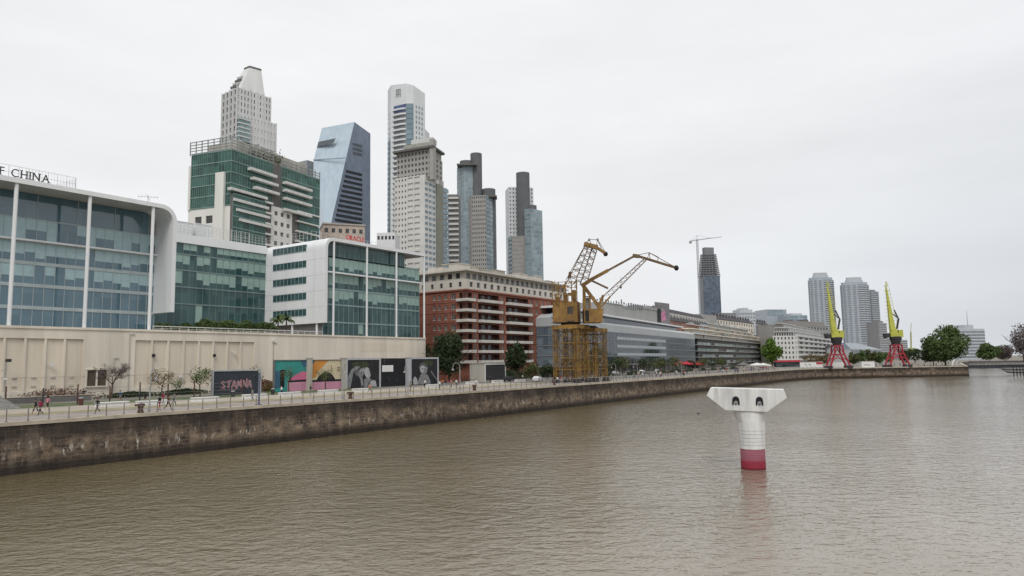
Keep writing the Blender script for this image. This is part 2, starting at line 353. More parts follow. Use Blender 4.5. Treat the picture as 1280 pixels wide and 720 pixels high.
def quay_mat():
    m = bpy.data.materials.new('quay_stone'); m.use_nodes = True
    N = m.node_tree.nodes; L = m.node_tree.links; b = N['Principled BSDF']; b.inputs['Roughness'].default_value = .85; b.inputs['Specular IOR Level'].default_value = .25
    at = N.new('ShaderNodeUVMap')
    br = N.new('ShaderNodeTexBrick'); br.inputs['Scale'].default_value = 1.0; br.inputs['Mortar Size'].default_value = .035; br.inputs['Mortar Smooth'].default_value = .3
    br.inputs['Brick Width'].default_value = 1.15; br.inputs['Row Height'].default_value = .43; br.inputs['Bias'].default_value = -.2
    br.inputs['Color1'].default_value = (.115, .082, .062, 1); br.inputs['Color2'].default_value = (.040, .030, .027, 1); br.inputs['Mortar'].default_value = (.24, .19, .14, 1)
    nd = N.new('ShaderNodeTexNoise'); nd.inputs['Scale'].default_value = 1.2; L.new(at.outputs[0], nd.inputs['Vector'])
    vm = N.new('ShaderNodeVectorMath'); vm.operation = 'MULTIPLY_ADD'; vm.inputs[1].default_value = (.22, .12, 0); L.new(nd.outputs['Color'], vm.inputs[0]); L.new(at.outputs[0], vm.inputs[2])
    L.new(vm.outputs[0], br.inputs['Vector'])
    def noise(scale, det, sx, sy, lo, hi, seedy=0):
        mp = N.new('ShaderNodeMapping'); mp.inputs['Scale'].default_value = (sx, sy, 1); mp.inputs['Location'].default_value = (seedy, seedy, 0); L.new(at.outputs[0], mp.inputs[0])
        n = N.new('ShaderNodeTexNoise'); n.inputs['Scale'].default_value = scale; n.inputs['Detail'].default_value = det; n.inputs['Roughness'].default_value = .65; L.new(mp.outputs[0], n.inputs['Vector'])
        r = N.new('ShaderNodeMapRange'); r.inputs['From Min'].default_value = lo; r.inputs['From Max'].default_value = hi; L.new(n.outputs['Fac'], r.inputs['Value']); return r
    def mixc(f, a, bcol, k=1.0):
        x = N.new('ShaderNodeMix'); x.data_type = 'RGBA'
        if k != 1.0:
            q = N.new('ShaderNodeMath'); q.operation = 'MULTIPLY'; q.inputs[1].default_value = k; L.new(f, q.inputs[0]); f = q.outputs[0]
        L.new(f, x.inputs['Factor']); L.new(a, x.inputs['A']); x.inputs['B'].default_value = bcol; return x.outputs['Result']
    sep = N.new('ShaderNodeSeparateXYZ'); L.new(at.outputs[0], sep.inputs[0])
    big = noise(.12, 3, 1, .5, .35, .7)
    c = mixc(big.outputs[0], br.outputs['Color'], (.030, .024, .022, 1), .5)
    st = noise(.9, 5, 1.1, .16, .47, .72)                       # streaks running down from the coping
    c = mixc(st.outputs[0], c, (.23, .19, .145, 1), .65)
    dk = noise(.35, 4, 1.4, .10, .5, .72, 31); c = mixc(dk.outputs[0], c, (.020, .016, .015, 1), .75)
    band = N.new('ShaderNodeValToRGB'); L.new(sep.outputs['Y'], band.inputs[0]); bc = band.color_ramp    # tide band, uv.y in metres / 6
    q6 = N.new('ShaderNodeMath'); q6.operation = 'DIVIDE'; q6.inputs[1].default_value = 6.0; L.new(sep.outputs['Y'], q6.inputs[0]); L.new(q6.outputs[0], band.inputs[0])
    bc.elements[0].position = .14; bc.elements[0].color = (0, 0, 0, 1); bc.elements[1].position = .72; bc.elements[1].color = (0, 0, 0, 1)
    e = bc.elements.new(.30); e.color = (1, 1, 1, 1); e = bc.elements.new(.46); e.color = (.6, .6, .6, 1)
    blot = noise(.8, 7, .7, .9, .46, .66, 3)
    f = N.new('ShaderNodeMath'); f.operation = 'MULTIPLY'; L.new(band.outputs[0], f.inputs[0]); L.new(blot.outputs[0], f.inputs[1])
    c = mixc(f.outputs[0], c, (.36, .27, .185, 1), .9)
    salt = noise(1.7, 7, 1.1, .38, .565, .68, 9)
    f2 = N.new('ShaderNodeMath'); f2.operation = 'MULTIPLY'; L.new(band.outputs[0], f2.inputs[0]); L.new(salt.outputs[0], f2.inputs[1])
    c = mixc(f2.outputs[0], c, (.62, .57, .50, 1), .95)
    wet = N.new('ShaderNodeMapRange'); wet.inputs['From Min'].default_value = 1.25; wet.inputs['From Max'].default_value = .5; L.new(sep.outputs['Y'], wet.inputs['Value'])
    c = mixc(wet.outputs[0], c, (.022, .018, .014, 1), .8)
    tp = N.new('ShaderNodeMapRange'); tp.inputs['From Min'].default_value = 2.7; tp.inputs['From Max'].default_value = 3.6; L.new(sep.outputs['Y'], tp.inputs['Value'])
    tn = noise(.25, 4, 1, .6, .30, .55, 41); tf = N.new('ShaderNodeMath'); tf.operation = 'MULTIPLY'; L.new(tp.outputs[0], tf.inputs[0]); L.new(tn.outputs[0], tf.inputs[1]); c = mixc(tf.outputs[0], c, (.026, .021, .020, 1), .72)
    rust = noise(.5, 4, .5, .8, .6, .75, 21); c = mixc(rust.outputs[0], c, (.11, .05, .03, 1), .35)
    L.new(c, b.inputs['Base Color'])
    bp = N.new('ShaderNodeBump'); bp.inputs['Strength'].default_value = .9; bp.inputs['Distance'].default_value = .08
    fi = N.new('ShaderNodeTexNoise'); fi.inputs['Scale'].default_value = 5; fi.inputs['Detail'].default_value = 6; L.new(at.outputs[0], fi.inputs['Vector'])
    sb_ = N.new('ShaderNodeMath'); sb_.operation = 'SUBTRACT'; L.new(fi.outputs['Fac'], sb_.inputs[0]); L.new(br.outputs['Fac'], sb_.inputs[1]); L.new(sb_.outputs[0], bp.inputs['Height']); L.new(bp.outputs[0], b.inputs['Normal'])
    return m
M = {}
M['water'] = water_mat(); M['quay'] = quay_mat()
M['ground'] = mat('ground', C(128, 124, 116, 1.0), .95, .2, .05, bump=.3, fine=2)
M['coping'] = mat('coping_stone', C(172, 162, 146, 1.1), .9, .25, .5, bump=.3)
M['asphalt'] = mat('promenade_paving', C(146, 139, 134, 1.05), .95, .18, .25, bump=.3, fine=6)
M['path'] = mat('pale_path', C(166, 157, 144, 1.05), .95, .15, .3, bump=.2)
M['grass'] = mat('grass', C(112, 110, 80, 1.0), .95, .3, .5, c2=C(158, 150, 118, 1.0), bump=.5)
M['lawn'] = mat('lawn', C(66, 88, 56, .9), .95, .3, .4, c2=C(122, 122, 92, .9), bump=.5)
M['white'] = mat('white_paint', (.74, .74, .72, 1), .5, .06, .3)
M['whitecon'] = mat('white_concrete', (.66, .655, .63, 1), .75, .14, .8, streak=1)
M['steel'] = mat('painted_steel', (.50, .50, .49, 1), .5, .1, .5)
M['dsteel'] = mat('dark_steel', (.045, .045, .047, 1), .5, .2, 1)
M['galv'] = mat('galvanised', (.30, .30, .30, 1), .45, .2, 1)
M['rustiron'] = mat('rusty_iron', (.10, .045, .035, 1), .8, .4, 3)
M['con'] = mat('concrete', C(150, 146, 138), .9, .18, .35, streak=1, bump=.2)
M['dcon'] = mat('dark_concrete', C(92, 90, 88), .9, .18, .3, streak=1)
M['beige'] = mat('podium_render', C(192, 184, 171, 1.33), .9, .15, .30, streak=1, bump=.15)
M['beige2'] = mat('podium_panel', C(188, 178, 163, 1.35), .9, .15, .3, streak=1)
M['black'] = mat('black_board', (.012, .013, .016, 1), .6, .3, .5)
M['brown'] = mat('trunk_bark', (.085, .062, .045, 1), .95, .3, 2, bump=.5)
# ------------------------------------------------------------------ quay line
QX = pZ(0, 529, G).x                                            # quay edge, from the camera's survey
line = [(QX, -60.0)]
Yt = 330.0; line.append((QX, Yt))
cxy = Vector(pZ(1075, 460.4, G)[:2]); end = Vector(pD(1210, 460, 362)[:2])
for t in [i / 14 for i in range(1, 15)]:                         # the corner bends east
    p0 = Vector((QX, Yt)); p1 = Vector((QX + 1.0, Yt + 52)); p2 = Vector(pD(1055, 460, 356)[:2])
    q = p0 * (1 - t) ** 2 + p1 * 2 * t * (1 - t) + p2 * t * t; line.append((q.x, q.y))
line.append((end.x, end.y)); ENDQ = end
inner = [(end.x - 3.5, end.y + 60), (end.x - 10, end.y + 190)]
full = line + inner
def quay_strip(name, pts, mats, z0, z1, off=0):
    me = bpy.data.meshes.new(name); vs = []; fs = []; uv = []; s = 0; segs = []
    dense = []
    for a, b in zip(pts, pts[1:]):
        n = max(1, int((Vector(b) - Vector(a)).length / 4))
        for i in range(n): dense.append(Vector(a).lerp(Vector(b), i / n))
    dense.append(Vector(pts[-1])); k = 7
    rnd = random.Random(3)
    for i, p in enumerate(dense):
        if i: s += (p - dense[i - 1]).length
        d = (dense[min(i + 1, len(dense) - 1)] - dense[max(i - 1, 0)]).normalized(); nn = Vector((d.y, -d.x))
        for j in range(k):
            h = z0 + (z1 - z0) * j / (k - 1); jt = (rnd.random() - .5) * .10 if 0 < j < k - 1 else 0
            q = p + nn * (jt + .35 * (1 - h / G)); vs.append((q.x, q.y, h)); uv.append((s, h))
    for i in range(len(dense) - 1):
        for j in range(k - 1): a = i * k + j; fs.append((a, a + k, a + k + 1, a + 1))
    me.from_pydata(vs, [], fs); ul = me.uv_layers.new(name='UVMap')
    for l in me.loops: ul.data[l.index].uv = uv[l.vertex_index]
    me.materials.append(mats); o = bpy.data.objects.new(name, me); COL.objects.link(o); return o
qw = quay_strip('quay_wall', full, M['quay'], -1.0, G - .32); tag(qw, 'long dark stone quay wall along the east side of the dock', 'quay wall')
def ribbon(pts, o0, o1, z0, z1, mb, m=0, top_only=False):
    P = [Vector(p) for p in pts]; prev = None
    for i, p in enumerate(P):
        a = P[max(i - 1, 0)]; b = P[min(i + 1, len(P) - 1)]; d = (b - a).normalized(); nn = Vector((-d.y, d.x))
        cur = [(p + nn * o0), (p + nn * o1)]
        if prev:
            if top_only: mb.quad((prev[0].x, prev[0].y, z1), (cur[0].x, cur[0].y, z1), (cur[1].x, cur[1].y, z1), (prev[1].x, prev[1].y, z1), m)
            else: mb.hexa([(prev[0].x, prev[0].y, z0), (cur[0].x, cur[0].y, z0), (cur[1].x, cur[1].y, z0), (prev[1].x, prev[1].y, z0), (prev[0].x, prev[0].y, z1), (cur[0].x, cur[0].y, z1), (cur[1].x, cur[1].y, z1), (prev[1].x, prev[1].y, z1)], m)
        prev = cur
mb = MB(); ribbon(full, -.10, 1.3, G - .34, G + .03, mb); cp_ = mb.build('coping', M['coping'], qw)
# stone joints of the coping are cut as thin dark gaps by the material; land sheets
def sheet(name, pts, z, m, kind='structure'):
    mb = MB(); mb.poly([(p[0], p[1], z) for p in pts]); return tag(mb.build(name, m), kind=kind)
land = [(p[0] - (.6 if i < 2 else 0), p[1] + (0 if i < 2 else .6)) for i, p in enumerate(line)] + [(end.x - 3.9, end.y + 60), (end.x - 10.4, end.y + 190), (end.x - 10.4, end.y + 400)]
sheet('ground', [(-9000, -60)] + land + [(-9000 + 0, end.y + 400)], G - .03, M['ground'])
sheet('far_ground', [(-9000, end.y + 400.01), (6000, end.y + 400.01), (6000, 12000), (-9000, 12000)], G - .03, M['ground'])
sheet('east_ground', [(58, -60), (58, end.y - 30), (22, end.y + 5), (22, end.y + 190), (26, end.y + 400), (6000, end.y + 400), (6000, -60)], G - .03, M['ground'])
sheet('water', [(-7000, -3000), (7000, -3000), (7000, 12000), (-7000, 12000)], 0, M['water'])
ew = quay_strip('quay_wall', [(26, end.y + 400), (22, end.y + 190), (22, end.y + 5), (58, end.y - 30), (58, -60)], M['quay'], -1.0, G - .03); tag(ew, 'quay wall on the far side of the channel under the footbridge', 'quay wall')
mb = MB(); mb.box(-60, 60, end.y + 399.9, end.y + 400.2, -1, G - .03); tag(mb.build('quay_wall', M['dcon']), 'low distant wall closing the water behind the footbridge', 'quay wall')
def band(name, o0, o1, z, m, y0=-60, y1=None, kind='structure'):
    y1 = y1 or Yt; return sheet(name, [(QX - o0, y0), (QX - o0, y1), (QX - o1, y1), (QX - o1, y0)], z, m, kind)
mb = MB(); ribbon(line, 1.3, 9.0, 0, G, mb, top_only=True); tag(mb.build('promenade', M['asphalt']), kind='structure')
band('grass_verge', 9.6, 15.0, G + .004, M['grass'], y1=150)
mb = MB(); mb.box(QX - 9.6, QX - 9.35, -60, 150, G - .02, G + .13); tag(mb.build('kerb', M['coping']), kind='structure')
band('path', 15.0, 27.0, G + .004, M['path'], y1=150)
band('lawn', 27.0, 38.0, G + .006, M['lawn'], y1=112)
M['plaza'] = mat('plaza_paving', C(118, 114, 110, 1.0), .95, .2, .2, bump=.2)
band('plaza', 15.0, 48.0, G + .003, M['plaza'], y0=150.01, y1=Yt - 5)
BL=[]
BL = []
def bld(*a, **k):
    b = Bld(*a, **k); BL.append(b); return b
M['officeglass'] = glass('office_glass', (.055, .115, .155, 1), (.105, .190, .235, 1), (1.67, 1.9, 3.9), .04, .8, 1.6)
M['linkglass'] = glass('sea_green_glass', (.018, .048, .052, 1), (.065, .130, .130, 1), (1.4, 1.6, 3.9), .05, .5, 1.5)
M['blind'] = mat('window_blind', (.36, .50, .53, 1), .35, .10, .8, spec=.6)
M['blind2'] = mat('pale_blind', (.26, .38, .34, 1), .35, .12, .8, spec=.6)
M['mull'] = mat('pale_mullion', (.40, .46, .47, 1), .5, .1, 1)
M['shell'] = mat('white_cladding', (.74, .75, .76, 1), .55, .07, .25, streak=1)
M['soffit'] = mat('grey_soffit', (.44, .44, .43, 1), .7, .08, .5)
XW = -133.0; ZP = 17.0; XC = -133.8
def yX(px, py, X): return pX(px, py, X).y
# ---- podium --------------------------------------------------------------
yE = yX(532, 436, XW)
B = bld('podium_building', 'long beige windowless podium with recessed wall panels carrying the glass offices', 'building', (XW - 20, 60, G))
F = Face((XW, -60), (XW, yE), 0)
def sy(px, py=460): return yX(px, py, XW) + 60
ops = []; recess = [(sy(8) - 26, sy(8) - 13.2), (sy(8) - 12.6, sy(103)), (sy(168), sy(317))]
mb = MB(); hh1 = 15.3
for a, b_ in recess: ops.append((a, b_, G + 1.6, hh1))
holes(mb, F, G - .1, ZP, ops, .35)
mb.quad((XW, yE, G), (XW - 40, yE, G), (XW - 40, yE, ZP), (XW, yE, ZP))
mb.build('wall', M['beige'], B.t)
for a, b_ in recess:
    mb = MB(); mb.quad(*F.q(a, b_, G + 1.6, hh1, -.35)); mb.build('recessed_panel', M['beige2'], B.t)
    n = max(2, round((b_ - a) / 3.05))
    for i in range(1, n):
        mb = MB(); s = a + (b_ - a) * i / n; F.box(mb, s - .18, s + .18, G + 1.6, hh1, -.4, -.02); mb.build('pilaster', M['beige'], B.t)
mb = MB(); F.box(mb, 0, F.L, ZP - .05, ZP + .35, -.6, .18); mb.build('coping', M['beige'], B.t)
mb = MB(); mb.quad((XW - .3, -60, ZP + .1), (XW - .3, yE, ZP + .1), (XW - 45, yE, ZP + .1), (XW - 45, -60, ZP + .1)); mb.build('roof_deck', M['con'], B.t)
rr = random.Random(5)
for i in range(70):                                              # pour joints of the render
    s = 62 + i * 2.15 + rr.random() * .8
    if any(a - .3 < s < b_ + .3 for a, b_ in recess): continue
    mb = MB(); F.box(mb, s, s + .06, G + .2, ZP - .25, -.05, .012); mb.build('wall_joint', M['beige2'], B.t)
for px, py in ((192, 441), (268, 441)):
    s = sy(px, py); mb = MB(); F.box(mb, s - .28, s + .28, 12.2, 12.75, -.36, .15); o = mb.build('vent', M['black'], B.t)
for px in (20, 44, 68, 91):
    for z in (8.6, 7.2):
        s = sy(px); mb = MB(); F.box(mb, s - .35, s + .35, z, z + .3, -.36, -.25); mb.build('grille', M['con'], B.t)
s0, s1 = sy(107, 478), sy(133, 478)                              # the dark booth opening with a shelf
mb = MB(); F.box(mb, s0, s1, 7.1, 9.9, -.3, .03); mb.build('service_opening', mat('dark_recess', (.10, .08, .06, 1), .9), B.t)
mb = MB(); F.box(mb, s0 - .15, s1 + .15, 9.9, 10.1, 0, .3); F.box(mb, s0 - .15, s1 + .15, 6.9, 7.1, 0, .3)
for s in (s0, (s0 + s1) / 2, s1): F.box(mb, s - .12, s + .12, 7.1, 9.9, 0, .25)
mb.build('opening_frame', M['beige'], B.t)
mb = MB(); F.box(mb, sy(450, 428), sy(505, 428), 13.4, 15.6, -.3, .02); mb.build('blank_panel', M['beige2'], B.t)
for px, zt2 in ((341, 15.2), (142, 12.0), (161, 16.4)):
    s = sy(px, 450); mb = MB(); mb.tube(F.p(s, G, .14), F.p(s, zt2, .14), .07, .07, 6); mb.bar(F.p(s, zt2, .14), F.p(s + .9, zt2, .14), .12); mb.build('downpipe', M['con'], B.t)
for px, z in ((341, 15.4), (64, 10.6), (226, 8.2), (292, 12.9)):
    s = sy(px, 450); mb = MB(); F.box(mb, s - .3, s + .3, z, z + .45, .02, .3); mb.build('wall_box', M['whitecon'], B.t)
mb = MB(); q0 = 62
for k in range(24): mb.bar(F.p(q0 + k * 4, 8.9 - .0 * k, .05), F.p(q0 + k * 4 + 2, 8.82, .05), .03); mb.bar(F.p(q0 + k * 4 + 2, 8.82, .05), F.p(q0 + k * 4 + 4, 8.9, .05), .03)
mb.build('cable', M['dcon'], B.t)
# balustrade on the terrace edge
B2 = bld('terrace_balustrade', 'low white balustrade on the podium edge in front of the hedge', 'balustrade', (XW, 100, ZP))
Fb = Face((XW - .5, yX(193, 410, XW)), (XW - .5, yX(405, 412, XW)), 0)
rail(B2, Fb, 0, Fb.L, ZP + .3, M['whitecon'], 0, .75, 1.8, 'balusters')
mb = MB(); Fb.box(mb, 0, Fb.L, ZP + 1.0, ZP + 1.14, -.1, .1); mb.build('handrail', M['whitecon'], B2.t)
# ---- bank building -------------------------------------------------------
XG = -139.6
ZT = 41.7
def office(name, label, y0, y1, cols, Xf, Xg, zt):
    b = bld(name, label, 'office building', (Xf - 15, (y0 + y1) / 2, ZP)); return b
colpx = [(16, 317), (109, 325), (189, 333)]
cy = [pX(a, b_, XC).y for a, b_ in colpx]; step = (cy[2] - cy[0]) / 2
yf = pX(218, 330, XC).y                                          # the end fin
B = office('bank_office', 'tall blue glass bank office on the podium with big roof letters and curved white end', -30, yf, None, XC, XG, ZT)
y_left = cy[0] - 7 * step
F = Face((XG, y_left), (XG, yf - .5), 0)
zs = [ZP + .1, 20.9, 24.8, 28.7, 32.6, 40.9]
ns = int(round((yf - .5 - y_left) / (step / 7)))
ss = [i * F.L / ns for i in range(ns + 1)]
curtain(B, F, zs[:-1], ss, M['officeglass'], M['mull'], slab=.6, blinds=M['blind'])
# the double height top floor: pane rows divided once
mbm = MB(); F.box(mbm, 0, F.L, 36.4, 36.6, -.05, .06)
for i, s in enumerate(ss): F.box(mbm, s - .04, s + .04, 32.6, 36.5, -.05, .06)
for i in range(0, len(ss), 4): F.box(mbm, ss[i] - .05, ss[i] + .05, 36.5, 40.9, -.05, .08)
mbm.build('top_mullions', M['mull'], B.t)
for a, b_ in zip(ss, ss[1:]):
    r = random.random(); hb = 32.8 if r < .50 else (34.6 if r < .9 else 36.4)
    B.window([(F.q(a, b_, 32.8, 36.4), 0)] if hb > 36 else [(F.q(a, b_, hb, 36.4, .004), 1), (F.q(a, b_, 32.8, hb, .0), 0)] if hb > 33 else [(F.q(a, b_, 32.8, 36.4), 1)], [M['officeglass'], M['blind']])
for i in range(0, len(ss) - 4, 4): B.window([(F.q(ss[i], ss[i + 4], 36.6, 41), 0)], [M['officeglass']], 'clerestory')
mb = MB(); mb.prism([(XG - .06, y_left), (XG - .06, yf - .5), (XG - 20, yf - .5), (XG - 20, y_left)], ZP, 41); mb.build('interior_mass', M['dcon'], B.t)
def shell(b, X0, X1, ya, yb, zb, zt, rad, near):
    """roof slab that curls down into an end wall; near: the curl is at the near end"""
    prof = []
    if near:
        prof = [(yb, zt)] + [(ya + rad - rad * math.sin(t), zt - rad + rad * math.cos(t)) for t in [math.pi / 2 * i / 8 for i in range(9)]] + [(ya, zb)]
        th = .8; inn = [(yb, zt - th)] + [(ya + rad - (rad - th) * math.sin(t), zt - rad + (rad - th) * math.cos(t)) for t in [math.pi / 2 * i / 8 for i in range(9)]] + [(ya + th, zb)]
    else:
        prof = [(ya, zt)] + [(yb - rad + rad * math.sin(t), zt - rad + rad * math.cos(t)) for t in [math.pi / 2 * i / 8 for i in range(9)]] + [(yb, zb)]
        th = .8; inn = [(ya, zt - th)] + [(yb - rad + (rad - th) * math.sin(t), zt - rad + (rad - th) * math.cos(t)) for t in [math.pi / 2 * i / 8 for i in range(9)]] + [(yb - th, zb)]
    mb = MB(); n = len(prof)
    vs = [(X, y, z) for X in (X0, X1) for y, z in prof] + [(X, y, z) for X in (X0, X1) for y, z in inn]
    fs = []; ms = []
    for i in range(n - 1):
        fs.append((i, i + 1, n + i + 1, n + i)); ms.append(0)
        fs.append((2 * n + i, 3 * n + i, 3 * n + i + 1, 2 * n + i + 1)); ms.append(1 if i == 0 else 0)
        fs.append((i, 2 * n + i, 2 * n + i + 1, i + 1)); ms.append(0)
        fs.append((n + i, n + i + 1, 3 * n + i + 1, 3 * n + i)); ms.append(0)
    fs.append((n - 1, 3 * n - 1, 4 * n - 1, 2 * n - 1)); ms.append(0)
    mb.v = [Vector(v) for v in vs]; mb.f = fs; mb.m = ms
    return mb.build('roof_shell', [M['shell'], M['soffit']], b.t)
shell(B, XC + .5, XG - 22, y_left, yf, 20.9, ZT + .15, 3.2, False)
mb = MB(); mb.box(XG - 21, XG - .1, yf + .01, yf + .05, 18, 20); 
for y in [cy[0] + step * k for k in (-7, -6, -5, -4, -3, -2, -1, 0, 1, 2)]:
    mb = MB(); mb.tube((XC, y, ZP + .3), (XC, y, ZT - .7), .32, n=10); mb.build('column', M['shell'], B.t)
for zc in (32.6,):                                               # walkway ledges between glass and columns
    mb = MB(); F.box(mb, 0, F.L, zc - .15, zc + .15, 0, 1.0); mb.build('ledge', M['shell'], B.t)
Fr = Face((XC - 1.0, y_left), (XC - 1.0, pX(95, 222, XC - 1.0).y), 0)
rail(B, Fr, 0, Fr.L, ZT + .15, M['steel'], 0, 2.3, 1.5, 'roof_railing', mid=1)
mb = MB(); yr = pX(95, 222, XC - 1).y; 
for k in range(18): mb.bar((XC - 1, yr - .5 * k, ZT + .1), (XC - 1, yr - .5 * k, ZT + 2.4), .035)
for k in range(14): mb.bar((XC - 1 - k * .6, yr, ZT + .1), (XC - 1 - k * .6, yr, ZT + 2.4), .06)
mb.build('roof_screen', mat('pale_screen', (.62, .63, .63, 1), .6), B.t)
# letters on the roof edge
sign = thing('roof_sign', 'dark capital letters of the bank sign standing on its white roof edge', 'sign', (XC, 50, ZT + .15))
Fs = Face((XC - .4, y_left), (XC - .4, yf), 0)
aC = pX(14, 215, XC - .4).y - y_left
me_w = 0
def textwidth(txt, size, gap, wid):
    t = 0
    for ch in txt:
        if ch == ' ': t += size * .4 * wid; continue
        me = text_mesh(ch, size, 0); xs = [v.co.x for v in me.vertices]; t += (max(xs) - min(xs)) * wid + size * gap
    return t
SZ = 1.95; GP = .16; endL = pX(63, 225, XC - .4).y - y_left
wC = textwidth('CHINA', SZ, GP, 1.0); WD = (endL - aC) / wC
wd_all = textwidth('BANK OF ', SZ, GP, WD)
letters('BANK OF CHINA', Fs, aC - wd_all, ZT + .45, SZ, 0, M['dsteel'], sign, 'letter', GP, .12, WD, serif=.22)
mb = MB(); Fs.box(mb, aC - wd_all, endL, ZT + .3, ZT + .38, .0, .1); mb.build('letter_rail', M['steel'], sign)
# rooftop aerial
p = pX(185, 250, XC - 3); t = thing('roof_antenna', 'thin rooftop antenna with crossed arms on the bank roof', 'antenna', (p.x, p.y, ZT + .1))
mb = MB(); mb.tube((p.x, p.y, ZT), (p.x, p.y, ZT + 2.2), .06); mb.build('mast', M['galv'], t)
mb = MB()
for k in range(-3, 4): mb.bar((p.x + .3 * k, p.y + .45 * k, ZT + 1.8 - abs(k) * .05), (p.x + .3 * k, p.y + .45 * k, ZT + 2.1), .04)
mb.bar((p.x - 1, p.y - 1.5, ZT + 1.9), (p.x + 1, p.y + 1.5, ZT + 1.9), .05); mb.bar((p.x - 1.2, p.y + 1.2, ZT + 1.5), (p.x + 1.2, p.y - 1.0, ZT + 2.0), .05); mb.build('arms', M['galv'], t)
# ---- link block ----------------------------------------------------------
XL = -156.0
ya = yf + .1; yb = pX(405, 350, XC).y
B = bld('link_office', 'recessed green glass office wing between the two taller blocks on the podium', 'office building', (XL - 10, (ya + yb) / 2, ZP))
F = Face((XL, ya - 6), (XL, yb), 0)
zs = [ZP + .1, 20.9, 24.8, 28.7, 32.6, 36.4, 39.0]
n = int(F.L / 1.7)
curtain(B, F, zs[:1] + zs[2:], n, M['linkglass'], mat('green_mullion', (.17, .24, .235, 1), .5), blinds=M['blind2'], slab=.3)
mb = MB(); mb.prism([(XL - .06, ya - 6), (XL - .06, yb), (XL - 22, yb), (XL - 22, ya - 6)], ZP, 40.9); mb.build('interior_mass', M['dcon'], B.t)
mb = MB(); F.box(mb, 0, F.L, 39.0, 41.0, -.5, .35); mb.build('parapet', M['shell'], B.t)
rail(B, F, 0, F.L, 41.0, M['steel'], -.2, 2.6, 1.0, 'roof_railing', mid=3)
rail(B, F, 0, F.L, 41.0, M['shell'], -7, 4.4, 1.3, 'roof_railing', mid=2)
for (a, b_, h, o0) in ((2, 6, 2.6, 5), (9, 13, 1.8, 4), (16, 18.5, 2.4, 3), (20, 27, 4.2, 6), (28.5, 33, 4.6, 7)):
    mb = MB(); F.box(mb, a, b_, 41, 41 + h, -o0 - 4, -o0); F.box(mb, a - .1, b_ + .1, 41 + h, 41.15 + h, -o0 - 4.1, -o0 + .1)
    for k in range(int(b_ - a)): F.box(mb, a + k + .2, a + k + .7, 41.5, 41 + h * .7, -o0, -o0 + .05)
    mb.build('roof_plant', M['shell'], B.t)
for k in range(4):
    c = F.p(5 + k * 2.4, 41.9, -2.5); mb = MB(); mb.lathe([(.05, 0), (.6, .1), (1.0, .45), (.9, .5), (.4, .2), (.05, .12)], c, 10); mb.bar(c - Vector((0, 0, .9)), c + Vector((0, 0, .1)), .1); mb.build('satellite_dish', M['shell'], B.t)
# ---- second office (with the red roof letters) ---------------------------
yN = pX(405, 350, XC).y; yR = pX(529, 370, XC).y
B = bld('corner_office', 'glass corner office with plain white end wall and five strip windows', 'office building', (XC - 12, (yN + yR) / 2, ZP))
XG2 = XC - 1.2
c2 = [pX(a, b_, XC).y for a, b_ in ((416.5, 360), (458, 365), (495, 370))] + [yR + .2]
F = Face((XG2, yN + .8), (XG2, c2[3] - .6), 0)
zs = [ZP + .1, 20.6, 24.9, 28.8, 32.8, 36.7]
ns = int(F.L / 1.65)
curtain(B, F, zs, ns, M['linkglass'], mat('teal_mullion', (.24, .33, .33, 1), .5), blinds=M['blind2'], slab=.36)
# top floor set back at its far end
F2 = Face((XG2, yN + .8), (XG2, c2[2] + 4.6), 0)
curtain(B, F2, [36.7, 40.4], int(F2.L / 1.65), M['linkglass'], mat('teal_mullion', (.24, .33, .33, 1), .5), slab=.3)
mb = MB(); mb.prism([(XG2 - .06, yN + .8), (XG2 - .06, c2[3] - .6), (XG2 - 22, c2[3] - .6), (XG2 - 22, yN + .8)], ZP, 36.6)
mb.prism([(XG2 - .06, yN + .8), (XG2 - .06, c2[2] + 4.6), (XG2 - 22, c2[2] + 4.6), (XG2 - 22, yN + .8)], 36.6, 40.5); mb.build('interior_mass', M['dcon'], B.t)
shell(B, XC + .4, XC - 26, yN - .01, c2[3] + .3, 20.3, 41.2, 2.6, True)
mb = MB(); F.box(mb, 0, F.L, 32.6, 32.95, 0, 1.2); mb.build('ledge', M['shell'], B.t)
for y in c2:
    mb = MB(); mb.tube((XC + .15, y, ZP + .3), (XC + .15, y, 40.5), .26, n=10); mb.build('column', M['shell'], B.t)
Fe = Face((XC - 26, yN - .02), (XC + .4, yN - .02), 0)
def eX(px, py): return pY(px, py, yN).x - (XC - 26)
for py in (312.5, 332, 352, 371.5, 391.5):
    z = pY(362, py + .5, yN).z; a, b_ = eX(341.5, py), eX(383, py)
    mb = MB(); Fe.box(mb, a, b_, z - .8, z + .8, -.2, .03); o = mb.build('window', M['linkglass'], B.t)
    fr = MB(); nn = 9
    for k in range(nn + 1): s = a + (b_ - a) * k / nn; Fe.box(fr, s - .04, s + .04, z - .8, z + .8, 0, .07)
    for zz in (z - .85, z + .82): Fe.box(fr, a - .05, b_ + .05, zz, zz + .07, 0, .1)
    fr.build('frame', M['mull'], o)
mb = MB(); zt_ = 40
for z in (24.2, 28.1, 32.0, 35.9): Fe.box(mb, 1.5, 26.2, z, z + .05, -.02, .008)
for a in (6, 12, 18.5, 22.5): Fe.box(mb, a, a + .04, 20.4, 38, -.02, .008)
mb.build('cladding_joints', M['soffit'], B.t)
mb = MB(); mb.box(XC - 25, XG2 - .4, yN + 1, yN + 12, ZP, 20.3); mb.build('ground_floor', M['linkglass'], B.t)
for x in (XC - 3, XC - 12, XC - 21):
    mb = MB(); mb.tube((x, yN + .6, ZP), (x, yN + .6, 20.4), .3, n=10); mb.build('column', M['shell'], B.t)
Fq = Face((XC - 6, yN + 1), (XC - 6, c2[2]), 0)
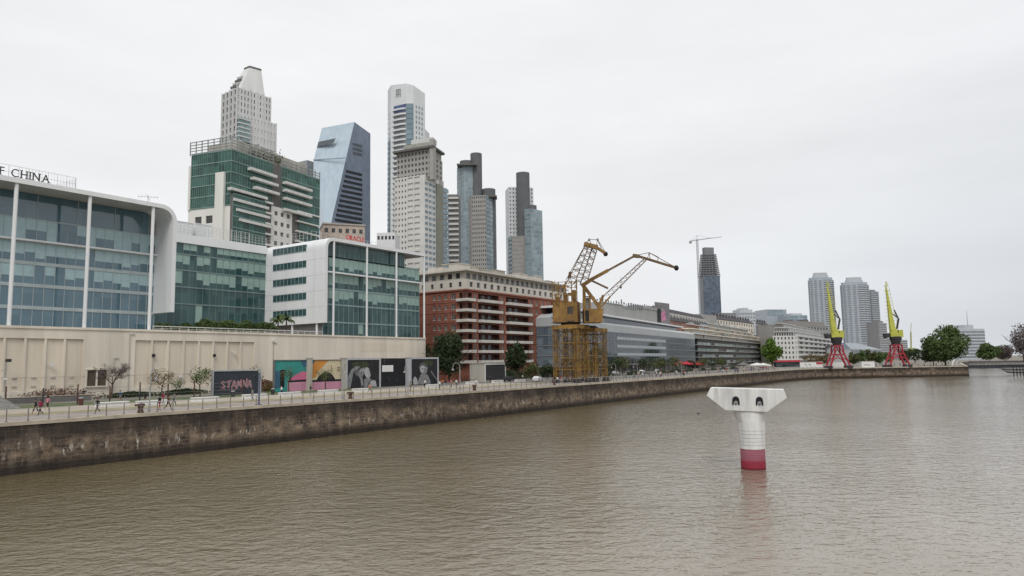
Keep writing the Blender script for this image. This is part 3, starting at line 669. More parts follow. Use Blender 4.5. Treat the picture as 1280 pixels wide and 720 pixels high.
rail(B, Face((XC - 24, yN + 1.5), (XC - 1.5, yN + 1.5), 0), 0, 16, 41.2, M['steel'], 0, 2.4, 1.4, 'roof_railing', mid=2)
rail(B, Fq, 0, Fq.L, 41.2, M['steel'], 0, 2.2, 1.6, 'roof_railing', mid=1)
sg = thing('roof_sign', 'small red company name in capital letters above the corner office roof', 'sign', (XC - 3, (yN + yR) / 2, 41.3))
Fs = Face((XC - 2, yN), (XC - 2, yR), 0)
a = pX(432.5, 296, XC - 2); b_ = pX(456, 297, XC - 2)
wt = textwidth('ORACLE', 1.8, .08, 1.0); WD = (b_.y - a.y) / wt
letters('ORACLE', Fs, a.y - yN, 41.9, 1.75, 0, mat('sign_red', (.52, .015, .03, 1), .5), sg, 'letter', .08, .12, WD)
mb = MB(); Fs.box(mb, a.y - yN, b_.y - yN, 41.75, 41.85, 0, .1)
for k in range(4): s = a.y - yN + (b_.y - a.y) * k / 3; Fs.box(mb, s - .04, s + .04, 41.1, 41.8, 0, .08)
mb.build('letter_rail', M['steel'], sg)
# ---- brick apartments ----------------------------------------------------
M['brick'] = mat('red_brick', (.255, .098, .068, 1), .9, .22, .5, bump=.3, fine=9)
M['cream'] = mat('cream_render', C(186, 181, 172, 1.1), .9, .12, .5, streak=1)
M['slabwhite'] = mat('balcony_white', (.56, .53, .49, 1), .85, .14, .5)
M['darkglass'] = glass('dark_window', (.018, .018, .020, 1), (.10, .10, .095, 1), (1.3, 1.3, 3.05), .1, .5)
M['darkrec'] = mat('shaded_brick', (.105, .048, .038, 1), .9, .3, 1)  # darker brick copy, recess shade put into its colour; string courses share it
Xb = -130.0; cyb = pX(583, 400, Xb).y; yB1 = pX(712, 400, Xb).y
B = bld('brick_apartments', 'large red brick apartment block with white balconies and cream top storeys', 'apartment building', (Xb - 18, 197, G))
FL = Face((Xb - 34, cyb), (Xb, cyb), 0); FR = Face((Xb, cyb), (Xb, yB1), 0)
zr_ = [28.7, 25.6, 22.55, 19.5, 16.45, 13.4, 10.35]; ZR = 32.0
def sR(px): return pX(px, 420, Xb).y - cyb
def sL(px): return pY(px, 420, cyb).x - (Xb - 34)
opsR = []; opsL = []; balR = [(0, sR(590.5)), (sR(598), sR(624)), (sR(633), sR(661)), (sR(690), sR(703))]
winR = [sR(594.3), sR(628.3), sR(665), sR(671.5), sR(679), sR(686)]
for z in zr_:
    for a, b_ in balR: opsR.append((a + .02, b_, z, z + 2.35))
    for s in winR: opsR.append((s - .6, s + .6, z + .7, z + 2.2))
    opsL.append((sL(574.5), 34 - .02, z, z + 2.35))
    for px in (543, 549.5, 557.5): opsL.append((sL(px) - .5, sL(px) + .5, z + .7, z + 2.1))
    s = sL(567); opsL.append((s - .8, s + .8, z + .6, z + 2.2))
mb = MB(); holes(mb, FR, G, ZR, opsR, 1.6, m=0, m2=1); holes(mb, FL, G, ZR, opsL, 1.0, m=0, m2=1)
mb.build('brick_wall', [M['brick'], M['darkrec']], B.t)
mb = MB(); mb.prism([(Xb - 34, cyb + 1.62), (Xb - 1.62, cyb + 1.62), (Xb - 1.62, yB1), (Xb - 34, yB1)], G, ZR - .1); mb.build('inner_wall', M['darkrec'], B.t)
mb = MB()
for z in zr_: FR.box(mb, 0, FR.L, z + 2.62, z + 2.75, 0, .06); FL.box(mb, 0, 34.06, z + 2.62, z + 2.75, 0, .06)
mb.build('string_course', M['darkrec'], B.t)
def framed(F_, s0, s1, h0, h1, dep):
    mb = MB(); mb.quad(*F_.q(s0, s1, h0, h1, -dep)); o = mb.build('window', M['darkglass'], B.t)
    fr = MB(); t = .09
    for x in (s0, (s0 + s1) / 2 - t / 2, s1 - t): F_.box(fr, x, x + t, h0, h1, -dep, -dep + .06)
    F_.box(fr, s0, s1, h1 - t, h1, -dep + .004, -dep + .07); F_.box(fr, s0 - .1, s1 + .1, h0 - .14, h0, -.1, .08)
    fr.build('frame', M['slabwhite'], o)
for z in zr_:
    for s in winR: framed(FR, s - .6, s + .6, z + .7, z + 2.2, .25)
    for px in (543, 549.5, 557.5): framed(FL, sL(px) - .5, sL(px) + .5, z + .7, z + 2.1, .25)
    s = sL(567); framed(FL, s - .8, s + .8, z + .6, z + 2.2, .25)
    # french windows inside the balcony recess
    for a, b_ in balR:
        for k in range(max(1, int((b_ - a) / 3.4))):
            c = a + 1.3 + k * 3.4
            if c + 1 < b_: B.window([(FR.q(c - .9, c + .9, z + .1, z + 2.2, -1.6 + .0), 0)], [M['darkglass']], 'balcony_door')
    # balconies: white slab and thin rail
    for i, (a, b_) in enumerate(balR):
        mb = MB()
        if i == 0:
            xa = sL(573); FR.box(mb, 0, b_ + .4, z - .25, z + .58, 0, 1.3); FL.box(mb, xa, 34, z - .25, z + .58, 0, 1.1); mb.box(Xb, Xb + 1.3, cyb - 1.1, cyb, z - .25, z + .58)
        else: FR.box(mb, a - .3, b_ + .3, z - .25, z + .58, 0, 1.5)
        o = mb.build('balcony', M['slabwhite'], B.t); rl = MB()
        aa, bb, oo = (0, b_ + .4, 1.25) if i == 0 else (a - .3, b_ + .3, 1.45)
        FR.box(rl, aa, bb, z + .95, z + 1.0, oo - .05, oo)
        for k in range(int((bb - aa) / .5) + 1): FR.box(rl, aa + k * .5, aa + k * .5 + .03, z + .42, z + .95, oo - .04, oo - .01)
        rl.build('handrail', M['dsteel'], o)
# cream top storeys
mb = MB(); opsc = gridops(.8, FR.L - .5, ZR + .2, 35.0, 17, 1, .45, .55); holes(mb, FR, ZR, 35.0, opsc, .3, m=0)
opl = gridops(1, 33.5, ZR + .2, 35.0, 9, 1, .3, .5); holes(mb, FL, ZR, 35.0, opl, .3, m=0)
FR3 = Face((Xb - 1.6, cyb + 1.2), (Xb - 1.6, yB1), 0); FL3 = Face((Xb - 34, cyb + 1.2), (Xb - 1.6, cyb + 1.2), 0)
opc3 = gridops(.5, FR3.L - .5, 35, 37.7, 20, 1, .6, .6); opl3 = gridops(.5, 31.5, 35, 37.7, 10, 1, .55, .6)
holes(mb, FR3, 35, 37.6, opc3, .3); holes(mb, FL3, 35, 37.6, opl3, .3)
mb.build('cream_wall', M['cream'], B.t)
for (F_, o_) in ((FR, opsc), (FL, opl), (FR3, opc3), (FL3, opl3)):
    for s0, s1, h0, h1 in o_: B.window([(F_.q(s0, s1, h0, h1, -.28), 0)], [M['darkglass']], 'attic_window')
mb = MB(); mb.prism([(Xb - 34, cyb + .35), (Xb - .35, cyb + .35), (Xb - .35, yB1), (Xb - 34, yB1)], ZR, 34.99); mb.prism([(Xb - 34, cyb + 1.6), (Xb - 2, cyb + 1.6), (Xb - 2, yB1), (Xb - 34, yB1)], 35, 37.5); mb.build('attic_core', M['cream'], B.t)
mb = MB(); FR.box(mb, -.6, FR.L, ZR - .35, ZR + .1, -.5, .35); FL.box(mb, 0, 34, ZR - .35, ZR + .1, -.5, .35); mb.build('brick_cornice', M['brick'], B.t)
mb = MB(); mb.prism([(Xb - 34, cyb - .5), (Xb + .5, cyb - .5), (Xb + .5, yB1), (Xb - 34, yB1)], 37.6, 38.0); mb.prism([(Xb - 33, cyb + 1), (Xb - 1.4, cyb + 1), (Xb - 1.4, yB1), (Xb - 33, yB1)], 38.0, 38.5, 0, [(Xb - 33, cyb + 3.5), (Xb - 4, cyb + 3.5), (Xb - 4, yB1), (Xb - 33, yB1)]); mb.build('roof', M['cream'], B.t)
FT = Face((Xb - 3, cyb), (Xb - 3, yB1), 0)
rr = random.Random(2); s = 2
while s < FR.L - 3:
    wd = 2 + rr.random() * 4; h = .4 + rr.random() * 1.7; mb = MB(); FT.box(mb, s, s + wd, 38.2, 38.3 + h, -5 - rr.random() * 3, -1.5); FT.box(mb, s - .15, s + wd + .15, 38.3 + h, 38.5 + h, -8, -1.3)
    mb.build('roof_plant', [M['cream'], M['con'], M['slabwhite']][rr.randrange(3)], B.t); s += wd + 1.0 + rr.random() * 2.5
rail(B, FR3, 0, FR3.L, 35, M['galv'], 1.4, 1.0, 1.6, 'terrace_railing')
for a, b_ in ((-28, -24), (-20, -14), (-10, -5.5)):
    mb = MB(); mb.box(Xb + a, Xb + b_, cyb + 6, cyb + 12, 38.4, 40.4); mb.build('roof_plant', M['cream'], B.t)
# ================= the grey glass offices, stepped flats, white flats along the quay
M['greyglass'] = glass('grey_glass', (.014, .020, .026, 1), (.060, .078, .092, 1), (2.2, 2.2, 3.6), .05, .55)
M['blueglass'] = glass('blue_grey_glass', (.060, .085, .11, 1), (.20, .25, .29, 1), (2.2, 2.2, 3.6), .05, .55)
M['palepanel'] = mat('pale_blue_panel', (.40, .44, .46, 1), .5, .1, .3)
M['blackglass'] = glass('black_glass', (.012, .015, .018, 1), (.085, .10, .105, 1), (3, 3, 3.3), .08, .5)
M['seethru'] = glass('balcony_glass', (.09, .125, .12, 1), (.30, .36, .34, 1), (3, 3, 3.3), .08, .6)
def pz(px, py, d): p = pD(px, py, d); return p
# --- grey glass office : left face, long face in two runs
zb = 25.0
c0 = pZ(700, 396, zb); l0 = pY(658, 402, c0.y); m0 = pZ(757, 405.5, zb); r0 = pZ(868, 418.0, zb)
B = bld('glass_office', 'long grey glass office with pale bands and flat overhanging roof behind the yellow cranes', 'office building', (c0.x, c0.y, G))
def facefrom(a, b): return Face((a.x, a.y), (b.x, b.y), 0)
fl = facefrom(l0, c0); f1 = facefrom(c0, m0); f2 = facefrom(m0, r0)
rowsz = [8.6, 12.2, 15.6, 19.0, 22.0]
back = Vector((-30, 8))
for F_, nn in ((fl, 6), (f1, 14), (f2, 34)):
    for i, (z0, z1) in enumerate(zip(rowsz, rowsz[1:])):
        cw = F_.L / nn
        for k in range(nn):
            pale = (F_ is f2 and 3 <= k < 20 and i in (1, 2, 3)) or (F_ is fl and i in (0, 1))
            gm_ = M['blueglass'] if F_ is fl else M['greyglass']
            if pale and F_ is f2: B.window([(F_.q(k * cw, k * cw + cw, z0, z0 + 1.35, .08), 1), (F_.q(k * cw, k * cw + cw, z0 + 1.35, z1 - .2, .0), 0)], [M['greyglass'], M['palepanel']])
            elif pale: B.window([(F_.q(k * cw, k * cw + cw, z0, z1 - .2), 0)], [M['blueglass']])
            else: B.window([(F_.q(k * cw, k * cw + cw, z0 + .3, z1 - .2), 0)], [gm_])
    mb = MB()
    for z in rowsz: F_.box(mb, -.02, F_.L, z - .22, z + .22, -.2, .14)
    for k in range(nn + 1): F_.box(mb, k * F_.L / nn - .04, k * F_.L / nn + .04, 8.6, 22, -.1, .05)
    mb.build('facade_frame', mat('grey_frame', (.20, .215, .225, 1), .5, .1, .5), B.t)
    mb = MB(); F_.box(mb, 0, F_.L, 22.2, 25.0, -.3, .12)
    mb.hexa([F_.p(0, 25, .12), F_.p(F_.L, 25, .12), F_.p(F_.L, 25, -3), F_.p(0, 25, -3), F_.p(0, 25.2, -.3), F_.p(F_.L, 25.2, -.3), F_.p(F_.L, 26.4, -3), F_.p(0, 26.4, -3)])
    mb.build('parapet', mat('pale_parapet', (.42, .44, .45, 1), .5, .08, .3), B.t)
    mb = MB(); F_.box(mb, 0, F_.L, G, 8.4, -2.5, -2.2); mb.build('shopfront', M['blackglass'], B.t)
    for k in range(0, nn + 1, 2):
        mb = MB(); F_.box(mb, k * F_.L / nn - .2, k * F_.L / nn + .2, G, 8.4, -.6, -.2); mb.build('column', M['dcon'], B.t)
ft = [(l0.x, l0.y), (c0.x, c0.y), (m0.x, m0.y), (r0.x, r0.y), (r0.x - 38, r0.y), (l0.x - 26, l0.y)]
def shrink(pts, dx, dy): return [(x - dx, y + dy) for x, y in pts]
mb = MB(); mb.prism([(x - .25, y + .25) for x, y in ft], 8.2, 24.9); mb.build('interior_mass', M['dcon'], B.t)
top = [(l0.x + 1, l0.y + 7), (c0.x - 4, c0.y + 7), (m0.x - 4, m0.y + 7), (r0.x - 4, r0.y - 18), (r0.x - 30, r0.y - 18), (l0.x - 20, l0.y + 7)]
for a, b_ in ((top[0], top[1]), (top[1], top[2]), (top[2], top[3])):
    F_ = Face(a, b_, 0); nn = max(2, int(F_.L / 4))
    for k in range(nn): B.window([(F_.q(k * F_.L / nn, (k + 1) * F_.L / nn, 25, 28.6, .02), 0)], [M['greyglass']], 'penthouse_window')
mb = MB(); mb.prism(top, 24.9, 28.6); mb.build('penthouse', M['palepanel'], B.t)
rf = [(l0.x + 3, l0.y + 3), (c0.x - 1.4, c0.y + 3.5), (m0.x - 1.2, m0.y + 4), (r0.x - 2, r0.y - 12), (r0.x - 30, r0.y - 12), (l0.x - 20, l0.y + 4)]
mb = MB(); mb.prism(rf, 28.6, 29.3); mb.build('roof', M['shell'], B.t)
# --- warehouses behind it: grey sheds with poster, dark mansard
def boxat(px0, px1, pyt, d0, d1, dep, name, label, m, cat='building', parts=None):
    a = pD(px0, pyt, d0); b_ = pD(px1, pyt, d1); z = a.z
    A = Vector((a.x, a.y)); Bv = Vector((b_.x, b_.y)); u = (Bv - A).normalized(); nb = Vector((-u.y, u.x))
    B = bld(name, label, cat, (A.x, A.y, G)); pts = [A, Bv, Bv + nb * dep, A + nb * dep]
    B.F = Face(A, Bv, 0); B.z = z; B.pts = pts
    if m: core(B, [(p.x, p.y) for p in pts], G, z, m)
    return B
B = boxat(752, 829, 372.5, 330, 400, 40, 'grey_warehouse', 'long plain grey shed rising behind the glass office roof', None)
z1 = B.z; FW = B.F
mb = MB(); mb.prism([(p.x, p.y) for p in B.pts], G, z1 - 2); mb.build('wall', mat('grey_shed', C(128, 128, 126), .9, .1, .2, streak=1), B.t)
for a, b_, h in ((0, .30, -1.6), (.3, .52, -3.0), (.52, 1, -.6)):
    mb = MB(); FW.box(mb, FW.L * a, FW.L * b_ - .4, z1 - 2.02, z1 + h, -14, .3); mb.build('roof_block', mat('grey_shed', None), B.t)
ops_ = gridops(FW.L * .36, FW.L * .62, z1 - 3.2, z1 + .2, 7, 1, .6, .7)
for s0, s1, h0, h1 in ops_: B.window([(FW.q(s0, s1, h0, h1, .35), 0)], [M['blackglass']])
mb = MB(); FW.box(mb, FW.L * .87, FW.L * .93, z1 - 12, z1 - .8, .3, .5); mb.build('dark_slot', M['black'], B.t)
for k in range(26): mb = MB(); s = FW.L * k / 26; FW.box(mb, s, s + .3 + .5 * random.random(), z1 - .7, z1 + random.random() ** 2 * 2.4, -4, -3.6); mb.build('roof_vent', M['dcon'], B.t)
p0 = pD(819, 391, 391); p1 = pD(837, 391, 405)
t = thing('advertising_board', 'pink and grey painted advertising board on the end of the grey shed', 'billboard', (p0.x, p0.y, p0.z - 5))
FB = Face(p0, p1, 0)
mb = MB(); FB.box(mb, 0, FB.L, p0.z - 6, p0.z + 6, -.2, .0); mb.build('panel', mat('poster_grey', (.20, .19, .20, 1), .7), t)
mb = MB(); rr = random.Random(4)
for k in range(9):
    a = rr.random() * FB.L * .6 + .5; h = p0.z - 4 + rr.random() * 8; pts = [FB.p(a + (1.6 + rr.random()) * math.cos(q), h + 1.6 * math.sin(q) * (.6 + rr.random() * .6), .05 + .004 * k) for q in [i * math.pi / 4 for i in range(8)]]; mb.poly(pts)
mb.build('painted_blotches', mat('poster_pink', (.55, .22, .34, 1), .7, .3, .6), t)
a = pD(829, 382, 402); b_ = pD(886, 393, 500)
B = bld('mansard_building', 'old brick warehouse with a dark sloping roof and row of pale dormers', 'building', (a.x, a.y, G)); F_ = Face(a, b_, 0); zt = a.z
zl = pD(829, 399, 402).z
mb = MB(); mb.prism([F_.p(0, 0, 0)[:2], F_.p(F_.L, 0, 0)[:2], F_.p(F_.L, 0, -30)[:2], F_.p(0, 0, -30)[:2]], G, zl); mb.build('wall', mat('dull_brick', C(120, 92, 84), .9, .2, .5), B.t)
mb = MB(); mb.hexa([F_.p(0, zl, .4), F_.p(F_.L, zl, .4), F_.p(F_.L, zl, -30), F_.p(0, zl, -30), F_.p(0, zt, -5), F_.p(F_.L, zt, -5), F_.p(F_.L, zt, -26), F_.p(0, zt, -26)]); mb.build('roof', mat('slate', C(66, 64, 66), .8, .25, .6), B.t)
nd = 16
for k in range(nd):
    s = F_.L * (k + .5) / nd; mb = MB(); F_.box(mb, s - .9, s + .9, zl + 1.6, zl + 4.6, -4, -1.0); o = mb.build('dormer', M['slabwhite'], B.t)
    mb = MB(); F_.box(mb, s - .6, s + .6, zl + 1.9, zl + 4.2, -1.1, -.95); mb.build('pane', M['blackglass'], o)
# --- stepped flats with curved cream terraces
zb = 23.0
c1 = pZ(871, 422.5, zb); l1 = pY(852, 421, c1.y); r1 = pZ(958, 430.2, zb)
B = bld('stepped_flats', 'low dark glass apartment block with cream curved terraces stepping back', 'apartment building', (c1.x, c1.y, G))
F_ = facefrom(c1, r1); F0 = facefrom(l1, c1)
for FF, nn in ((F_, 22), (F0, 3)):
    lv = [8.0, 11.7, 15.4, 19.1, 23.0]
    for z0, z1 in zip(lv, lv[1:]):
        for k in range(nn):
            w_ = FF.L / nn; gm_ = M['blackglass']
            B.window([(FF.q(k * w_, k * w_ + w_, z0, z1 - .3, -1.2), 0)], [gm_])
        mb = MB(); FF.box(mb, 0, FF.L, z0 - .25, z0 + .12, -1.3, .1); mb.build('floor_slab', mat('dull_slab', (.32, .32, .31, 1), .8), B.t)
        for k in range(nn):
            if random.random() < .8 and FF is F_:
                mb = MB(); FF.box(mb, k * w_ + .3, k * w_ + w_ - .3, z0 + .12, z0 + 1.5, 0, .06); mb.build('balcony_front', M['seethru'], B.t)
    mb = MB(); FF.box(mb, 0, FF.L, 22.7, 23.1, -1.3, .15); mb.build('roof_edge', mat('dull_slab', None), B.t)
    mb = MB(); FF.box(mb, 0, FF.L, G, 7.7, -2.5, -2); mb.build('shopfront', M['blackglass'], B.t)
bk = Vector((-34, 6))
base = [(l1.x, l1.y), (c1.x, c1.y), (r1.x, r1.y), (r1.x - 34, r1.y + 6), (l1.x - 10, l1.y + 6)]
mb = MB(); mb.prism([(x - 1.3, y + 1.4) for x, y in base], G + 2.7, 22.9); mb.build('interior_mass', M['dcon'], B.t)
cm_ = mat('cream_band', C(204, 197, 184, 1.25), .8, .08, .3)
for i, (ins, zz, nm) in enumerate(((3, 24.3, 0), (5.5, 27.4, 1), (10, 30.6, 2), (14, 33.8, 3))):
    ya_ = c1.y + i * 5; A_ = Vector((c1.x - ins, ya_)); dvec = Vector((r1.x - c1.x, r1.y - c1.y)).normalized(); Ls = (Vector((r1.x, r1.y)) - Vector((c1.x, c1.y))).length - i * 8
    E_ = A_ + dvec * Ls
    arc = [A_ + Vector((-24, -6 + i * 0)) + Vector((0, 0))]
    pts = [Vector((A_.x - 26, A_.y - 1)), Vector((A_.x - 12, A_.y - 3.5)), Vector((A_.x - 5, A_.y - 3.2)), Vector((A_.x - 1, A_.y)), Vector((A_.x, A_.y + 5)), E_, E_ + Vector((-22, 5))]
    inn_ = [(p.x - 2.0, p.y + 2.4) for p in pts]
    mb = MB(); mb.prism(inn_, zz - 1.4, zz + 1.7); mb.build('terrace_storey', M['slabwhite'], B.t)
    mb = MB(); mb.prism([(p.x, p.y) for p in pts], zz + 1.5, zz + 2.0); mb.build('terrace_edge', cm_ if i < 2 else M['slabwhite'], B.t)
    dE = (E_ - (A_ + Vector((0, 5)))).normalized(); FTf = Face(A_ + Vector((0, 5)) , E_, 0); nq = 16
    for k in range(nq):
        if (k * 7 + i * 3) % 5 < 3: mb = MB(); FTf.box(mb, k * FTf.L / nq + .4, (k + 1) * FTf.L / nq - .3, zz + 2.0, zz + 3.1, -.3, -.2); mb.build('glass_balustrade', M['seethru'], B.t)
    for k in range(4):
        mb = MB(); s_ = FTf.L * (.12 + .22 * k + .03 * i); FTf.box(mb, s_, s_ + 2.6, zz - 1.2, zz + 1.4, -1.6, -.9 + .01 * k); mb.build('screen_wall', M['slabwhite'], B.t)
    FT = Face(A_ + Vector((-2.1, 6)), E_ + Vector((-2.1, 2)), 0); nn = 18
    for k in range(nn): B.window([(FT.q(k * FT.L / nn + .4, (k + 1) * FT.L / nn - .4, zz - 1.2, zz + 1.2, .12), 0)], [M['greyglass'] if random.random() < .6 else M['seethru']], 'terrace_window')
# --- cream block with chimney pots behind the stepped flats
def row(px0, py0, d0, px1, py1, d1, pyb, name, label, wallm, cols, rows, gm_, dep=20, roof=None, cat='apartment building', wf=.5, hf=.5, rw=None):
    a = pD(px0, py0, d0); b_ = pD(px1, py1, d1); z = a.z; B = bld(name, label, cat, (a.x, a.y, G)); F_ = Face(a, b_, 0)
    zb_ = pD(px0, pyb, d0).z
    mb = MB(); gridwall(B, mb, F_, zb_, z, cols, rows, wf, hf, gm_, .4)
    mb.quad(*F_.q(0, F_.L, G, zb_)); mb.build('wall', wallm, B.t)
    sA = F_.p(0, 0, 0); mb = MB(); mb.prism([F_.p(0, 0, -.42)[:2], F_.p(F_.L, 0, -.42)[:2], F_.p(F_.L, 0, -dep)[:2], F_.p(0, 0, -dep)[:2]], G, z - .05); mb.build('side_walls', wallm, B.t)
    mb = MB(); F_.box(mb, -.2, F_.L + .2, z - .1, z + .5, -dep, .3); mb.build('roof', roof or wallm, B.t)
    return B, F_, z
B, F_, z = row(896, 399, 700, 962, 413, 860, 432, 'terraced_flats', 'cream apartment row with dark chimneys behind the stepped flats', cm_, 22, 5, M['darkglass'], roof=mat('slate', None))
mb = MB(); mb.hexa([F_.p(0, z + .4, 0), F_.p(F_.L, z + .4, 0), F_.p(F_.L, z + .4, -20), F_.p(0, z + .4, -20), F_.p(0, z + 4, -4), F_.p(F_.L, z + 4, -4), F_.p(F_.L, z + 4, -16), F_.p(0, z + 4, -16)]); mb.build('mansard', mat('slate', None), B.t)
for k in range(20):
    s = F_.L * (k + .5) / 20; mb = MB(); F_.box(mb, s - .9, s + .9, z + 1, z + 5.5 + random.random(), -5, -3.5); mb.build('chimney', mat('slate', None), B.t)
B, F_, z = row(853, 401, 540, 900, 404, 600, 425, 'concrete_block', 'plain grey concrete upper block behind the stepped flats', mat('grey_shed', None), 12, 3, M['darkglass'])
mb = MB(); F_.box(mb, F_.L * .5, F_.L * .97, z, z + 7, -14, -2); mb.build('roof_plant', mat('grey_shed', None), B.t)
mb = MB(); F_.box(mb, F_.L * .35, F_.L * .5, z, z + 3, -12, -2); mb.build('roof_plant', M['con'], B.t)
# --- white flats near the corner
zb = 26.0
c2_ = pZ(996, 421, zb); 
W0 = pD(966, 420, 575); W1 = pD(997, 420, 575); W2 = pD(1042, 431, 760)
B = bld('white_flats', 'white stepped apartment block with long balconies near the dock corner', 'apartment building', (W1.x, W1.y, G))
wz = W0.z; FA = Face(W0, W1, 0); FBc = Face(W1, W2, 0)
lv = [G + 4 + (wz - G - 4) * i / 5 for i in range(6)]; ww = mat('white_render', (.60, .595, .575, 1), .8, .08, .3)
mb = MB(); gridwall(B, mb, FA, lv[0], wz, 7, 5, .42, .5, M['darkglass'], .5); mb.quad(*FA.q(0, FA.L, G, lv[0])); mb.build('wall', ww, B.t)
for z0, z1 in zip(lv, lv[1:]):
    nn = 16
    for k in range(nn): B.window([(FBc.q(k * FBc.L / nn + .3, (k + 1) * FBc.L / nn - .3, z0 + .2, z1 - .7, -1.5), 0)], [M['darkglass']])
    mb = MB(); FBc.box(mb, 0, FBc.L, z0 - .6, z0 + 1.0, -1.6, .3); mb.build('balcony', ww, B.t)
    mb = MB()
    for k in range(0, nn + 1, 2): FBc.box(mb, k * FBc.L / nn - .35, k * FBc.L / nn + .35, z0 + .9, z1 - .5, -1.6, -.1)
    mb.build('piers', ww, B.t)
mb = MB(); FBc.box(mb, 0, FBc.L, wz - .6, wz + 1, -1.6, .3); mb.build('parapet', ww, B.t)
fp = [FA.p(0, 0, -.6), FA.p(FA.L, 0, -.6) + Vector((-1.6, 0, 0)), FBc.p(FBc.L, 0, -1.6), FBc.p(FBc.L, 0, -30), FA.p(0, 0, -30)]
mb = MB(); mb.prism([(p.x, p.y) for p in fp], G, wz); mb.build('interior_mass', M['con'], B.t)
for i in range(3):
    ins = 4 + i * 4.5; z0 = wz + i * 3.6
    A_ = FA.p(2 + i * 1.5, 0, -3 - i * 2.5); Bm = W1 + Vector((-ins, 4 + i * 3, 0)); Ce = FBc.p(FBc.L - 14 * i - 6, 0, -ins)
    pts = [A_, Bm, Ce, Ce + Vector((-22, 6, 0)), A_ + Vector((0, 20, 0))]
    mb = MB(); mb.prism([(p.x, p.y) for p in pts], z0, z0 + 3.4); mb.build('terrace_storey', M['con'] if i == 2 else ww, B.t)
    mb = MB(); mb.prism([(p.x + .8, p.y - .8) for p in pts], z0 + 3.3, z0 + 3.7); mb.build('terrace_edge', ww, B.t)
    for FF in (Face(A_, Bm, 0), Face(Bm, Ce, 0)):
        nn = 8 if FF.L < 60 else 16
        for k in range(nn): B.window([(FF.q((k + .15) * FF.L / nn, (k + .85) * FF.L / nn, z0 + .3, z0 + 2.6, .1), 0)], [M['darkglass']], 'terrace_window')
# flats behind: grey roofs
B, F_, z = row(966, 406, 790, 1035, 406, 850, 420, 'grey_roof_block', 'wide block with plain grey flat roof above the white flats', mat('grey_shed', None), 18, 2, M['darkglass'], dep=30)
mb = MB(); F_.box(mb, F_.L * .3, F_.L * .95, z, z + 5, -20, -1); mb.build('roof_plant', mat('dim_concrete', C(122, 118, 116), .9), B.t)
mb = MB(); F_.box(mb, F_.L * .45, F_.L * .5, z + 5, z + 7, -20, -10); F_.box(mb, F_.L * .72, F_.L * .78, z + 5, z + 8, -20, -10); mb.build('roof_plant', M['dcon'], B.t)
B, F_, z = row(1036, 433, 700, 1062, 436, 730, 452, 'dark_low_block', 'low dark balconied block behind the red legged crane', M['dcon'], 8, 3, M['darkglass'])
B, F_, z = row(1064, 437, 620, 1102, 440, 700, 456, 'low_glass_block', 'low pale glass block with sloping roof left of the far crane', mat('pale_parapet', None), 16, 3, M['blueglass'], wf=.9, hf=.6)
mb = MB(); mb.hexa([F_.p(0, z + .4, 0), F_.p(F_.L, z + .4, 0), F_.p(F_.L, z + .4, -20), F_.p(0, z + .4, -20), F_.p(4, z + 6, -6), F_.p(F_.L * .4, z + 6, -6), F_.p(F_.L * .4, z + 6, -14), F_.p(4, z + 6, -14)]); mb.build('sloping_roof', M['blueglass'], B.t)
# ================= towers
def hz(c, f, hazec=(.50, .53, .57)): return tuple(c[i] * (1 - f) + hazec[i] * f for i in range(3)) + (1,)  # blends distance haze into the base colours of the far towers
def tower(name, label, loc, group=None): return bld(name, label, 'tower', loc, group)
def quadpts(A, Cc, Bp):  # left, corner, right (x,y)
    P = para(A, Cc, Bp); return [(p.x, p.y) for p in P]
def block(B, A, Cc, Bp, z0, z1, m, ins=.0, name='wall'):
    pts = quadpts(A, Cc, Bp)
    if ins: pts = inset(pts, ins)
    return core(B, pts, z0, z1, m, name)
# ---- pale stone tower with crown
ST = mat('pale_stone', hz((.66, .655, .645), .15), .9, .1, .15, streak=1); ST2 = mat('shaded_stone', hz((.50, .495, .49), .15), .9, .1, .15)  # darker copy of the stone: the side face's shade is in its colour
TG = glass('tower_glass', hz((.03, .035, .04), .05), hz((.10, .12, .13), .06), (2, 2, 3.3), .1, .5)
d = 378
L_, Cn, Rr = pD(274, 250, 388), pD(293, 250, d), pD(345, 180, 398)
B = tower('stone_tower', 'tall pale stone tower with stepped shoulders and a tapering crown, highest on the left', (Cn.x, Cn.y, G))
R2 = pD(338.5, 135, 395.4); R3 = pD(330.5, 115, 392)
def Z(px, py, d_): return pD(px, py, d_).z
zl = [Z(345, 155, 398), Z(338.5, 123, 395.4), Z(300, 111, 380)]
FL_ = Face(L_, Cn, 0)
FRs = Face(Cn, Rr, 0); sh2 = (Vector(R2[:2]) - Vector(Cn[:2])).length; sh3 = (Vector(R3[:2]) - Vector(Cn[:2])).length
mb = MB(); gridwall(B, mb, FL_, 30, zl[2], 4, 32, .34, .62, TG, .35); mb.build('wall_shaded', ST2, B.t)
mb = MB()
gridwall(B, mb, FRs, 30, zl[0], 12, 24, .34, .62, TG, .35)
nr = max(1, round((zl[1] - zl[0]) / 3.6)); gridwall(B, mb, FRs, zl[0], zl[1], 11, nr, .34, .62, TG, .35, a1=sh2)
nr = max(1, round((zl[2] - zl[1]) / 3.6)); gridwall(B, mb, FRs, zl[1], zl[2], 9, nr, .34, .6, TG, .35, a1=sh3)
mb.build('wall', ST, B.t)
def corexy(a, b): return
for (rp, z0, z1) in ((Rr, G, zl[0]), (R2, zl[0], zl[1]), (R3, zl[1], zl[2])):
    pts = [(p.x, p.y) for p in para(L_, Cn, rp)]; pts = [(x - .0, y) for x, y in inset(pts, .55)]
    mb = MB(); mb.prism(pts, z0 if z0 == G else z0 - .2, z1); mb.build('core', ST, B.t)
